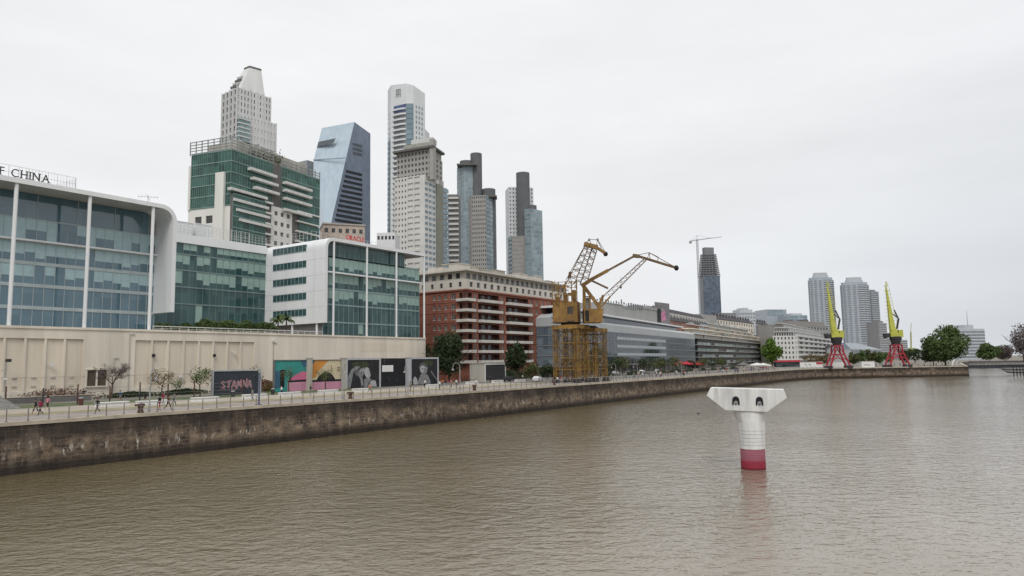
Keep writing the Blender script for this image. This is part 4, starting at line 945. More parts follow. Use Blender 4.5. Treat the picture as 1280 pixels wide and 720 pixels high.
# vertical buttresses
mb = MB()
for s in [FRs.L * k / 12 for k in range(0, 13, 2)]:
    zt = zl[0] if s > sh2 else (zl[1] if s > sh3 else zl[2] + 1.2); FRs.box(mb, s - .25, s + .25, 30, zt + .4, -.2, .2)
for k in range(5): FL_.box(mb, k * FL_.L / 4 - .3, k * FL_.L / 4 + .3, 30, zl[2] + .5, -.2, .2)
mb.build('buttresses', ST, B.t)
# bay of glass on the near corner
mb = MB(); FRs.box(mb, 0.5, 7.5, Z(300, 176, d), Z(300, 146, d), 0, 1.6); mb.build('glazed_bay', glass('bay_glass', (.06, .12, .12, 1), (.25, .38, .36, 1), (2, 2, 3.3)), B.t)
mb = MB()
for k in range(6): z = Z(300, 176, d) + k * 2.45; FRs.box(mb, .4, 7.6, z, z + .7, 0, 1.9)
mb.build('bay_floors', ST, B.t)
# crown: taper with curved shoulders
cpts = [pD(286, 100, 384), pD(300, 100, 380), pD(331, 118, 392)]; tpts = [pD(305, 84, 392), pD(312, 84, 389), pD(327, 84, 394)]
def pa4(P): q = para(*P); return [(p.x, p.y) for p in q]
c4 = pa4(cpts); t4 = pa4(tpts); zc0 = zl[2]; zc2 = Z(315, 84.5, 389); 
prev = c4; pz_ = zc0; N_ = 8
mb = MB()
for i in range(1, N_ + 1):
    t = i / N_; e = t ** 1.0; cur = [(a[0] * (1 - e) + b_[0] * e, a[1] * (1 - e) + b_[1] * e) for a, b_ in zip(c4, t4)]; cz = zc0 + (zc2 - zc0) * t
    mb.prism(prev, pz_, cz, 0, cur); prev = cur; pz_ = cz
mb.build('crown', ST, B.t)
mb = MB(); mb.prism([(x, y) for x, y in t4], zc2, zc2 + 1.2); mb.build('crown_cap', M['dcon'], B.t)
for k in range(4):
    t = .12 + k * .14; F_ = Face(Vector(c4[0]).lerp(Vector(t4[0]), t), Vector(c4[1]).lerp(Vector(t4[1]), t), 0); mb = MB(); F_.box(mb, .5, F_.L * .75, zc0 + (zc2 - zc0) * t, zc0 + (zc2 - zc0) * (t + .07), -.3, .5); mb.build('louvre', ST2 if k % 2 else M['dcon'], B.t)
# ---- green glass block
GG = glass('green_glass', (.010, .042, .034, 1), (.060, .17, .135, 1), (2.4, 2.4, 3.3), .06, .35)
GD = glass('dark_green_glass', (.008, .028, .022, 1), (.02, .06, .05, 1), (2.4, 2.4, 3.3), .06, .35)
hC = 290.5 / 900 * 245
A_, Cn, Bp = tops([(238, 178), (290, 169.5), (400, 210.5)], hC)
B = bld('green_office', 'green glass block with a pergola frame on its roof and white balconies', 'building', (Cn.x, Cn.y, G))
ZT_ = 10 + hC; FLg = Face(A_, Cn, 0); FRg = Face(Cn, Bp, 0)
zg = Z(290, 192, 245)                                            # glass starts under the pergola
GC = mat('grey_stone', C(190, 189, 184), .9, .08, .2, streak=1)
fl_h = (zg - 34) / 13
lev = [34 + fl_h * i for i in range(14)]
GM = mat('green_frame', (.19, .28, .25, 1), .5)
# left face: stone piers, glass above, windows below
zsplit = Z(265, 262, 250)
sa = FLg.L
curtain(B, FLg, [z for z in lev if z > zsplit - 1], 12, GG, GM, a0=sa * .05, a1=sa * .62, slab=.4, mul=.12, sl_o=.18)
curtain(B, FLg, [z for z in lev if z > zsplit - 1], 5, GG, GM, a0=sa * .62, a1=sa, slab=.4, mul=.12)
mb = MB(); ops = gridops(sa * .12, sa * .9, G + 30, zsplit - 1.2, 3, 4, .62, .36); holes(mb, FLg, G, zsplit - .9, ops, .4); 
for s0, s1, h0, h1 in ops: B.window([(FLg.q(s0, s1, h0, h1, -.38), 0)], [M['darkglass']])
FLg.box(mb, sa * .68, sa * .88, G, lev[-3], -.4, 1.0); FLg.box(mb, 0, sa * .05, zsplit - 1, lev[-2], -.4, .4)
mb.build('wall', GC, B.t)
core(B, inset(quadpts(A_, Cn, Bp), .5), G, lev[-1], M['dcon'], 'interior_mass')
# right face: upper glass left wing / notch / right wing
sb = FRg.L; nA, nB = sb * .43, sb * .53
up = [z for z in lev if z >= lev[9] - .01]
curtain(B, FRg, up, 16, GG, GM, a0=0, a1=nA, slab=.35, mul=.1, sl_o=.15)
curtain(B, FRg, up, 14, GG, GM, a0=nB, a1=sb, slab=.35, mul=.1, sl_o=.15)
mb = MB(); FRg.box(mb, nA, nB, 34, lev[-1], -.3, -.2); mb.build('notch_wall', mat('greenish_render', C(110, 116, 98), .9), B.t)
lo = [z for z in lev if z < lev[9] + .01]
curtain(B, FRg, lo, 8, GG, GM, a0=0, a1=sb * .33, slab=.4, mul=.1, o=1.2)
mb = MB(); FRg.box(mb, 0, sb * .33, 34, lo[-1], -.2, 1.15); mb.build('projecting_wing', M['dcon'], B.t)
mb = MB(); ops = gridops(sb * .44, sb * .65, G, lo[-1] - .8, 3, 17, .5, .42)
F44 = FRg
holes(mb, F44, G, lo[-1] - .2, ops, .4, sb * .42, sb * .66); mb.build('wall', GC, B.t)
for s0, s1, h0, h1 in ops[-24:]: B.window([(F44.q(s0, s1, h0, h1, -.38), 0)], [M['darkglass']])
for z in lo:
    for a, b_, n in ((.33, .42, 2), (.66, .74, 2)): B.window([(FRg.q(sb * a, sb * b_, z + .4, z + 2.7, -.2), 0)], [M['blackglass']])
    curtain_ = B.window([(FRg.q(sb * .74, sb, z + .4, z + fl_h - .2, .02), 0)], [GG])
    mb = MB(); FRg.box(mb, sb * .33, sb * .42, z, z + .7, -.4, .9); mb.build('balcony', GC, B.t)
    mb = MB(); FRg.box(mb, sb * .70, sb * .98, z, z + .5, -.4, .9); mb.build('balcony', GC, B.t)
for (a0, a1, k0) in ((.16, .44, (11.6, 10.8, 10.0)), (.54, .86, (11.35, 10.6, 9.8, 8.7)), (-.03, .34, (9.25, 8.35, 7.5, 6.65))):
    for i, k in enumerate(k0):
        z = 34 + fl_h * k; mb = MB(); sh = (i * .03 if a0 < .5 else -.0)
        FRg.box(mb, sb * (a0 + sh), sb * (a1 + sh * .5), z, z + .95, 0, 1.8); mb.build('balcony', M['whitecon'], B.t)
# pergola
PG = mat('pergola_steel', (.30, .335, .325, 1), .5, .1, 1)
for F_, a0, a1, z1_ in ((FLg, 0, FLg.L, ZT_), (FRg, 0, nA, ZT_), (FRg, nB, sb, ZT_ - 1.5)):
    mb = MB(); z = lev[-1] + .4
    n = int((a1 - a0) / 2.6)
    for k in range(n + 1): s = a0 + (a1 - a0) * k / n; F_.box(mb, s - .12, s + .12, lev[-1], z1_, -.25, .05)
    zz = lev[-1] + .3
    while zz < z1_: F_.box(mb, a0, a1, zz, zz + .22, -.2, .1); zz += 1.05
    mb.build('pergola', PG, B.t)
core(B, inset(quadpts(A_, Cn, Bp), 6), lev[-1], lev[-1] + 5, M['con'], 'roof_plant')
rr = random.Random(9)
mb = MB()
for k in range(900):
    s = sb * (.2 + rr.random() * .38); c = FRg.p(s, lev[-1] + 1.5 + rr.gauss(0, 1.4) + (1.5 if s > sb * .42 else 0), -2.2 + rr.gauss(0, 1.0)); r = .45
    mb.poly([c + Vector((rr.uniform(-r, r), rr.uniform(-r, r), rr.uniform(-r, r))) for _ in range(3)])
tg = thing('roof_garden', 'shrubs growing on the roof terrace of the green block', 'plants', FRg.p(sb * .4, lev[-1], -2)); mb.build('foliage', mat('roof_leaves', (.08, .10, .05, 1), .9, .4, .5), tg)
# ---- faceted blue tower
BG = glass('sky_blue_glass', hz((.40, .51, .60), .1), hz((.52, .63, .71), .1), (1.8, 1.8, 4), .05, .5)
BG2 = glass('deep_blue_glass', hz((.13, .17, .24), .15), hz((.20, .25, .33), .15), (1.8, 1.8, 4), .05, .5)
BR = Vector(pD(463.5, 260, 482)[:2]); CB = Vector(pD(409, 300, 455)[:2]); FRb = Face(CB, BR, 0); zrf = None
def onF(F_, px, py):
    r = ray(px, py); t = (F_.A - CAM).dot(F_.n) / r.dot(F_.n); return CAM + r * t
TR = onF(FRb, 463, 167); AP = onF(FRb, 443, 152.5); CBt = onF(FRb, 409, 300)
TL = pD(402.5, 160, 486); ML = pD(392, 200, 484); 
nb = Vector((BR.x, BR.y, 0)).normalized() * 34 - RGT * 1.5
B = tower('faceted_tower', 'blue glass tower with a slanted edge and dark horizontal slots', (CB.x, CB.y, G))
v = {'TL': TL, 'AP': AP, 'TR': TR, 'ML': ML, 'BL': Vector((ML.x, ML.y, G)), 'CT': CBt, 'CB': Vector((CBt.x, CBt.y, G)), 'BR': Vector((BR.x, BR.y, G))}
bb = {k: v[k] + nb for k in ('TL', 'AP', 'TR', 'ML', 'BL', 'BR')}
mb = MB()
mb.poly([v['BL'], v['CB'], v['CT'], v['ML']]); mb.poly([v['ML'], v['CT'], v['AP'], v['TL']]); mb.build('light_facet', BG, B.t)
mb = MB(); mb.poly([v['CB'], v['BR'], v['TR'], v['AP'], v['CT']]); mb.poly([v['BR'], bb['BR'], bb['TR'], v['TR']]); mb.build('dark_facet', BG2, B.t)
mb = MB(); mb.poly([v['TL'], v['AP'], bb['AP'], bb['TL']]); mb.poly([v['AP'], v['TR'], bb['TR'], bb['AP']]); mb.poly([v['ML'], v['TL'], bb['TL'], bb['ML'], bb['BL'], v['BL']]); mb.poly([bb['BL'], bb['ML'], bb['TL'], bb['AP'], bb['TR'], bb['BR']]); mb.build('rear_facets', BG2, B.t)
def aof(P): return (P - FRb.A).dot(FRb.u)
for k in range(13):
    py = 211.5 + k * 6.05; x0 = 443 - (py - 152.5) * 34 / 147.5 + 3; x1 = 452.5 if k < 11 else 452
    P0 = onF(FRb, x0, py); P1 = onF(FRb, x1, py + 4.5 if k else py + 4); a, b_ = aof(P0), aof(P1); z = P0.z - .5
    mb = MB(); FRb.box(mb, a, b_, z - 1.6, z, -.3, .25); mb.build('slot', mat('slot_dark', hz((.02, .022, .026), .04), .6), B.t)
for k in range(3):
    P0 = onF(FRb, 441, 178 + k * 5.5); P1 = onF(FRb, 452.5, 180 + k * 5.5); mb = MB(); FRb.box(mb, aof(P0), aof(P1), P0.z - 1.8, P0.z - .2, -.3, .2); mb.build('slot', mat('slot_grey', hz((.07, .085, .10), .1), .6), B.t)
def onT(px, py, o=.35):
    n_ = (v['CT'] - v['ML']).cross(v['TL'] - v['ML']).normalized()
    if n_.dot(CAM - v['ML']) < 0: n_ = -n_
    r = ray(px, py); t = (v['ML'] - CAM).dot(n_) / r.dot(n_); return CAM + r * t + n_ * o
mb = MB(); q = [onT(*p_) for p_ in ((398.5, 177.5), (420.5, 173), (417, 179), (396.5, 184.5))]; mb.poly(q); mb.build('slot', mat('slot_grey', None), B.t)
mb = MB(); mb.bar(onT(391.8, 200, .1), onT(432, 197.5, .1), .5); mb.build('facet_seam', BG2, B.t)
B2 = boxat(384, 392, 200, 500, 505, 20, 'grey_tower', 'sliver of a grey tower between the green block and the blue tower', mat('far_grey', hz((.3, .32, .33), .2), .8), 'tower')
# ---- white tower with curved crown
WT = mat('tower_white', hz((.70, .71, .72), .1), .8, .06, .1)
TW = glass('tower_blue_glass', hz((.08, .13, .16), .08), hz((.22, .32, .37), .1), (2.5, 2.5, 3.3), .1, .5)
P_ = [Vector(pD(x, 200, d_)[:2]) for x, d_ in ((484.5, 468), (488.5, 458), (507.5, 452), (517, 452), (531.5, 460))]
zw = pD(488, 106, 458).z; zr2 = pD(531, 117, 460).z; zb_ = pD(500, 131, 454).z
B = tower('white_tower', 'tallest slender white tower with a smooth curved white crown and round balconies', (P_[2].x, P_[2].y, G))
full_ = P_ + [P_[4] + P_[4].normalized() * 26 - Vector(RGT[:2]) * 1.5, P_[0] + P_[0].normalized() * 24 + Vector(RGT[:2]) * 1.5]
core(B, inset([(p.x, p.y) for p in full_], .8), G, zb_, WT)
fa = [Face(a, b_, 0) for a, b_ in zip(P_, P_[1:])]
nfl = int((zb_ - 55) / 3.35); lvw = [55 + (zb_ - 55) * i / nfl for i in range(nfl + 1)]
for z0, z1 in zip(lvw, lvw[1:]):
    hi = z0 > pD(486, 168, 458).z
    B.window([(fa[0].q(0, fa[0].L, z0 + .3, z1, .02), 0)], [TW if not hi else WT], 'glass_strip')
    B.window([(fa[1].q(fa[1].L * .22, fa[1].L * .95, z0 + 1.1, z1 - .3, .03), 0)], [glass('balcony_shade', hz((.05, .055, .06), .1), hz((.12, .13, .14), .1))], 'balcony_opening')  # flat dark panes carry the balcony shade in their colour
    B.window([(fa[2].q(0, fa[2].L, z0 + .25, z1, .03), 0)], [TW], 'glass_strip')
    w_ = fa[3].L / 4
    for k in range(3): B.window([(fa[3].q(w_ * (k + .75), w_ * (k + 1.15), z0 + .9, z1 - .6, .05), 0)], [TW])
    mb = MB(); F_ = fa[1]; mb.prism([F_.p(0, 0, 0)[:2], F_.p(F_.L * .3, 0, 1.2)[:2], F_.p(F_.L * .7, 0, 1.2)[:2], F_.p(F_.L, 0, 0)[:2]], z0 - .1, z0 + 1.0); mb.build('balcony', WT, B.t)
mb = MB(); F_ = fa[3]; F_.box(mb, 0, F_.L, 20, zb_, -.5, .02); F_ = fa[1]; F_.box(mb, 0, F_.L * .2, 20, zb_, -.5, .25); mb.build('white_piers', WT, B.t)
mb = MB(); nP = len(P_)
lowc = [(p.x, p.y) for p in full_]
zt_list = [zw, zw - .3, zw - 1.6, zw - 3.0, zr2, zr2, zw]
vs = [(x, y, zb_) for x, y in lowc] + [(x, y, zt) for (x, y), zt in zip(lowc, zt_list)]; n = len(lowc)
mb.add(vs, [tuple(range(n, 2 * n))] + [(i, (i + 1) % n, n + (i + 1) % n, n + i) for i in range(n)]); mb.build('crown', WT, B.t)
for (a0, a1) in ((0, 1),):
    mb = MB(); fa[1].box(mb, fa[1].L * .2, fa[1].L * .95, zb_ - 4.6, zb_ - .2, -.2, .3); mb.build('blue_band', mat('blue_panel', hz((.05, .08, .22), .08), .4), B.t)
    mb = MB(); c = fa[1].L * .5; FF = fa[1]; zc = zb_ + 8.3
    for (x0, x1, h0, h1) in ((-1.9, -1.4, -2.6, 2.6), (1.4, 1.9, -2.6, 2.6), (-1.4, 1.4, 2.1, 2.6), (-1.4, 1.4, -.9, -.5), (-.3, .3, -2.6, -1.3), (-.9, .9, .4, .8), (-.3, .3, .8, 1.7)): FF.box(mb, c + x0, c + x1, zc + h0, zc + h1, 0, .3)
    mb.build('emblem', mat('emblem_grey', hz((.25, .26, .27), .15), .7), B.t)
mb = MB(); e = P_[4]; q = Vector(pD(537, 180, 470)[:2]); mb.prism([(e.x, e.y), (q.x, q.y), (q.x * 1.04 - 1, q.y * 1.04 - .6), (e.x * 1.04, e.y * 1.04)], G, pD(535, 166, 468).z); mb.build('shoulder_wing', WT, B.t)
# ---- beige tower
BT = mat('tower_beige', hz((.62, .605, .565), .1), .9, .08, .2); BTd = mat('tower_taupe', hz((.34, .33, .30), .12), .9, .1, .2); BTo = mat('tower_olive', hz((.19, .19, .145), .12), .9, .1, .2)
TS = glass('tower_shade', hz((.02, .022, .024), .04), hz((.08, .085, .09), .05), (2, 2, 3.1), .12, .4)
A_, Cn, Bp = pD(493, 300, 380), pD(531, 300, 372), pD(561, 300, 392)
B = tower('beige_tower', 'broad beige tower with olive stripe in front of the slender white tower', (Cn.x, Cn.y, G))
zc_ = pD(531, 218, 372).z; zlow = pD(552, 235, 390).z; F1 = Face(A_, Cn, 0); F2 = Face(Cn, Bp, 0)
n = int((zc_ - 30) / 3.05)
mb = MB(); gridwall(B, mb, F1, 30, zc_, 4, n, .4, .4, TS, .3, 0, F1.L * .42); gridwall(B, mb, F1, 30, zc_, 2, n, .8, .62, TS, .6, F1.L * .42, F1.L * .86, name='balcony_opening')
mb.quad(*F1.q(F1.L * .86, F1.L, 30, zc_)); mb.build('wall', BT, B.t)
mb = MB(); gridwall(B, mb, F2, 30, zlow, 3, int((zlow - 30) / 3.05), .8, .5, TW, .2, 0, F2.L * .45, name='balcony_opening'); mb.build('wall', mat('tower_pale', hz((.60, .60, .58), .12), .8), B.t)
mb = MB(); gridwall(B, mb, F2, zlow, zc_, 3, 6, .6, .5, TS, .2, 0, F2.L * .8); mb.build('upper_wall', BT, B.t)
mb = MB(); F2.box(mb, F2.L * .46, F2.L * .72, G, zlow + .3, -6, .6); mb.build('olive_stripe', BTo, B.t)
for i in range(int((zlow - 30) / 3.05)):
    z = 30 + i * 3.05; B.window([(F2.q(F2.L * .73, F2.L, z + .8, z + 3.0, .05), 0)], [TW], 'glass_strip')
block(B, A_, Cn, Bp, G, zlow, BT, .7); 
block(B, A_, Cn, F2.p(F2.L * .8, 0, 0), zlow - 1, zc_, BT, .7)
zu = pD(520, 187, 378).z
A2, C2, Bq = pD(496, 200, 386), pD(540, 200, 376), pD(553, 200, 388)
Fa, Fb2 = Face(A2, C2, 0), Face(C2, Bq, 0); n = int((zu - zc_) / 3.05)
mb = MB(); gridwall(B, mb, Fa, zc_, zu, 10, n, .55, .5, TS, .25); gridwall(B, mb, Fb2, zc_, zu - 4, 3, n - 1, .5, .5, TS, .25); mb.build('upper_block', BTd, B.t)
block(B, A2, C2, Bq, zc_ - 1, zu - .05, BTd, .6, 'upper_core')
pt = [pD(x, 190, d_) for x, d_ in ((491, 384), (541, 373), (556, 389))]; block(B, pt[0], pt[1], pt[2], zu, zu + 1.1, M['dcon'], 0, 'roof_canopy')
pt = [pD(x, 180, d_) for x, d_ in ((505, 388), (541, 381), (545, 388))]; block(B, pt[0], pt[1], pt[2], zu + 1.1, pD(520, 179, 384).z, mat('tower_olive_pale', hz((.33, .33, .27), .15), .9), 0, 'roof_block')
pt = [pD(x, 180, d_) for x, d_ in ((514, 388), (541, 383), (546, 390))]; block(B, pt[0], pt[1], pt[2], zu + 6, pD(520, 173, 385).z, mat('tower_pale', None), 0, 'roof_block')
pt = [pD(x, 200, d_) for x, d_ in ((537, 374.5), (541.5, 374), (545, 377))]; block(B, pt[0], pt[1], pt[2], zc_ - 2, pD(540, 174, 375).z, BTd, 0, 'lift_shaft')
# ---- small balconied tower between
B = boxat(559.5, 573, 243, 430, 430, 18, 'narrow_tower', 'narrow dark tower with stacked balconies squeezed between two larger towers', mat('tower_dim', hz((.13, .13, .125), .15), .9), 'tower')
for i in range(24):
    z = B.z - 3 - i * 3.2; mb = MB(); B.F.box(mb, 0, B.F.L, z, z + 1.1, 0, 1); mb.build('balcony', BT, B.t)
# ---- round-shaft towers
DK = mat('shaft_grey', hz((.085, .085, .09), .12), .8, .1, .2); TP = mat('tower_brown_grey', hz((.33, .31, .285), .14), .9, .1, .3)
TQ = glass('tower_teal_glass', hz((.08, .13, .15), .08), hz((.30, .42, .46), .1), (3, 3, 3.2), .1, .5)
def shaft(B, px, py, dd, r, zt, name='round_shaft'):
    c = pD(px, py, dd); mb = MB(); mb.lathe([(r, G), (r, zt), (r * .9, zt + .1)], (c.x, c.y, 0), 20); mb.build(name, DK, B.t, smooth=False)
def strips(B, F_, z0, z1, cols, gm_, fh=3.2, wf=.88, hf=.72, name='window', o=.05):
    n = int((z1 - z0) / fh)
    for i in range(n):
        for k in range(cols):
            w_ = F_.L / cols; z = z1 - (i + 1) * fh; B.window([(F_.q(w_ * (k + .5 - wf / 2), w_ * (k + .5 + wf / 2), z + fh * (1 - hf) * .5, z + fh * (1 + hf) * .5, o), 0)], [gm_], name)
B = tower('shaft_tower', 'stepped tower with blue glass left wing and a tall dark round shaft', pD(595, 300, 520))
d = 520
a, b_, c = pD(571.5, 260, d + 8), pD(580, 260, d), pD(595, 260, d + 2); z1 = pD(580, 206, d).z
for F_, cc in ((Face(a, b_, 0), 2), (Face(b_, c, 0), 3)): strips(B, F_, 40, z1, cc, TQ)
block(B, a, b_, c, G, z1, mat('tower_pale_blue', hz((.30, .33, .35), .15), .7), 0)
mb = MB(); cx = pD(583, 210, d + 6); mb.lathe([(5, z1), (5, z1 + 4), (4, z1 + 4.2)], (cx.x, cx.y, 0), 14); mb.build('roof_drum', DK, B.t)
shaft(B, 595.5, 230, d + 5, 4.3, pD(595, 192.5, d + 5).z)
a, b_, c, e = pD(586, 300, d + 1), pD(590, 300, d - 4), pD(608, 300, d - 6), pD(620.5, 300, d + 6); z2 = pD(600, 246, d).z
mb = MB(); F_ = Face(b_, c, 0); gridwall(B, mb, F_, 40, z2, 7, int((z2 - 40) / 3.2), .45, .45, TS, .3); F0_ = Face(a, b_, 0); mb.quad(*F0_.q(0, F0_.L, 40, z2)); mb.build('wall', TP, B.t)
strips(B, Face(c, e, 0), 40, z2, 3, TQ)
mb = MB(); mb.prism([(p.x, p.y) for p in (a + Vector((-.3, .6, 0)), b_ + Vector((-.3, .6, 0)), c + Vector((-.3, .6, 0)), e + Vector((-.05, .05, 0)), e + Vector((-14, 20, 0)), a + Vector((-14, 20, 0)))], G, z2 - .05); mb.build('core', mat('tower_pale_blue', None), B.t)
shaft(B, 611, 250, d + 6, 5, pD(611, 237, d + 6).z, 'round_shaft')
for (x0, x1, py) in ((571, 596, 205.5), (588, 621, 245.5)):
    p0, p1 = pD(x0, py, d - 3), pD(x1, py, d - 3); F_ = Face(p0, p1, 0); mb = MB(); F_.box(mb, 0, F_.L, p0.z - .5, p0.z + .6, -10, .2); mb.build('roof_edge', M['dcon'], B.t)
B = tower('shaft_tower', 'smaller stepped tower with dark round shaft in a white slab, standing apart', pD(655, 300, 560))
d = 560
a, c = pD(636, 260, d + 4), pD(667, 260, d + 8); z1 = pD(640, 232, d).z; F_ = Face(a, c, 0)
mb = MB(); gridwall(B, mb, F_, 60, z1, 8, int((z1 - 60) / 3.2), .35, .45, TS, .3); mb.build('white_slab', WT, B.t)
mb = MB(); F_.box(mb, 0, F_.L, G, z1 - .05, -14, -.35); mb.build('core', WT, B.t)
shaft(B, 654, 250, d - 2, 5.3, pD(654, 217.5, d).z)
mb = MB(); z2 = pD(644, 297, d).z; a, b_, c = pD(634.5, 310, d), pD(640, 310, d - 6), pD(660, 310, d - 8); F_ = Face(b_, c, 0); gridwall(B, mb, F_, 20, z2, 8, int((z2 - 20) / 3.2), .45, .45, TS, .3)
mb.build('wall', TP, B.t); strips(B, Face(a, b_, 0), 20, z2, 1, TQ); block(B, a, b_, c, G, z2, TP, .5, 'core')
z3 = pD(665, 265, d).z; b_, c, e = pD(656, 300, d - 10), pD(664, 300, d - 13), pD(678.5, 300, d - 4)
strips(B, Face(b_, c, 0), 20, z3, 2, TQ); strips(B, Face(c, e, 0), 20, z3, 3, TQ); block(B, b_, c, e, G, z3, mat('tower_pale_blue', None), .0, 'glass_wing')
shaft(B, 665, 270, d - 2, 3.8, pD(665, 258, d).z)
# ---- small things between the towers and offices
B = boxat(404, 456, 280, 300, 306, 14, 'brown_block', 'brownish grey rooftop block behind the corner office', mat('brown_grey', C(160, 148, 138), .9), 'building'); 
for k in range(6): B.window([(B.F.q(B.F.L * (k + .2) / 6, B.F.L * (k + .7) / 6, B.z - 3.4, B.z - 1.6, .05), 0)], [M['darkglass']])
mb = MB(); B.F.box(mb, -.3, B.F.L + .3, B.z, B.z + .6, -14, .4); mb.build('roof_edge', M['con'], B.t)
B = boxat(471, 494, 291, 350, 350, 14, 'white_block', 'small white block at the foot of the white tower', WT, 'building')
for k in range(5): B.window([(B.F.q(B.F.L * (k + .2) / 5, B.F.L * (k + .8) / 5, B.z - 3.4, B.z - 1.6, .05), 0)], [M['darkglass']])
# ---- tower under construction and its crane
d = 1300
a, b_, c = pD(873.5, 350, d + 15), pD(879, 350, d), pD(900, 350, d + 8); zm = pD(885, 350 - 5, d).z; zt = pD(885, 318, d).z
CT = mat('raw_concrete', hz((.12, .12, .125), .25), .9); CTg = glass('site_glass', hz((.025, .045, .075), .06), hz((.12, .17, .25), .1), (5, 5, 4), .15, .4)
B = tower('unfinished_tower', 'dark tower under construction with bare floor slabs at its top', (b_.x, b_.y, G))
FQ, FP = Face(b_, c, 0), Face(a, b_, 0)
strips(B, FQ, 60, zm, 6, CTg, 4, .92, .85, o=.2); strips(B, FP, 60, zm, 1, mat('site_pale', hz((.22, .23, .25), .25), .8), 4, .9, .85, o=.2)
block(B, a, b_, c, G, zm, CT)
lev_ = []; z = zm
n = 12; cen = (a + b_ + c + (a + c - b_)) / 4
for i in range(n + 1):
    z = zm + (zt - zm) * i / n; s = 1 - .28 * (i / n); mb = MB(); pts = [(cen.x + (p.x - cen.x) * s, cen.y + (p.y - cen.y) * s) for p in (a, b_, c, a + c - b_)]
    mb.prism([(cen.x + (x - cen.x) * 1.07, cen.y + (y - cen.y) * 1.07) for x, y in pts], z, z + 1.5); 
    mb.build('floor_slab', CT, B.t)
    if i < n:
        mb = MB(); h = (zt - zm) / n
        for e0, e1 in zip(pts, pts[1:] + pts[:1]):
            for t in (0.03, .2, .4, .6, .8): mb.bar((e0[0] * (1 - t) + e1[0] * t, e0[1] * (1 - t) + e1[1] * t, z), (e0[0] * (1 - t) + e1[0] * t, e0[1] * (1 - t) + e1[1] * t, z + h), .55)
        mb.build('columns', CT, B.t)
        mb = MB(); pts2 = [(cen.x + (p.x - cen.x) * s * .55, cen.y + (p.y - cen.y) * s * .42) for p in (a, b_, c, a + c - b_)]; mb.prism(pts2, z, z + h); mb.build('lift_core', CT, B.t)
mb = MB(); pts = [(cen.x + (p.x - cen.x) * .55, cen.y + (p.y - cen.y) * .55) for p in (a, b_, c, a + c - b_)]; mb.prism(pts, zt + 1, pD(885, 308.5, d).z); mb.build('top_core', CT, B.t)
t = thing('tower_crane', 'thin grey tower crane standing beside the unfinished tower', 'crane', pD(872, 400, d))
m0_ = pD(872.5, 395, d); m1_ = pD(871.3, 299, d); gy = mat('far_steel', hz((.22, .23, .24), .4), .8)
mb = MB(); w_ = 1.3; bs = Vector((m1_.x, m1_.y, G)); tp = m1_
for sx_, sy_ in ((-1, -1), (1, -1), (1, 1), (-1, 1)): mb.bar(bs + Vector((sx_ * w_, sy_ * w_, 0)), tp + Vector((sx_ * w_, sy_ * w_, 0)), .5)
for k in range(40):
    z0 = G + (tp.z - G) * k / 40; z1 = G + (tp.z - G) * (k + 1) / 40; s_ = 1 if k % 2 else -1
    mb.bar((bs.x - s_ * w_, bs.y - w_, z0), (bs.x + s_ * w_, bs.y - w_, z1), .35)
mb.build('mast', gy, t)
j0, j1 = pD(863, 301.5, d), pD(902, 296, d); mb = MB(); mb.bar(j0, j1, .9); mb.bar(j0 + Vector((0, 0, 1.6)), j1, .4)
for k in range(24): q0 = j0.lerp(j1, k / 24); q1 = j0.lerp(j1, (k + .5) / 24); mb.bar(q0, q1 + Vector((0, 0, 1.6 * (1 - k / 24))), .3)
mb.build('jib', gy, t)
mb = MB(); mb.box(j0.x - 2, j0.x + 2, j0.y - 2, j0.y + 2, j0.z - 4, j0.z); mb.build('counterweight', gy, t)
mb = MB(); mb.bar(tp, tp + Vector((0, 0, 7)), .6); mb.bar(tp + Vector((0, 0, 7)), j0, .3); mb.bar(tp + Vector((0, 0, 7)), j0.lerp(j1, .7), .3); mb.build('tie_bars', gy, t)
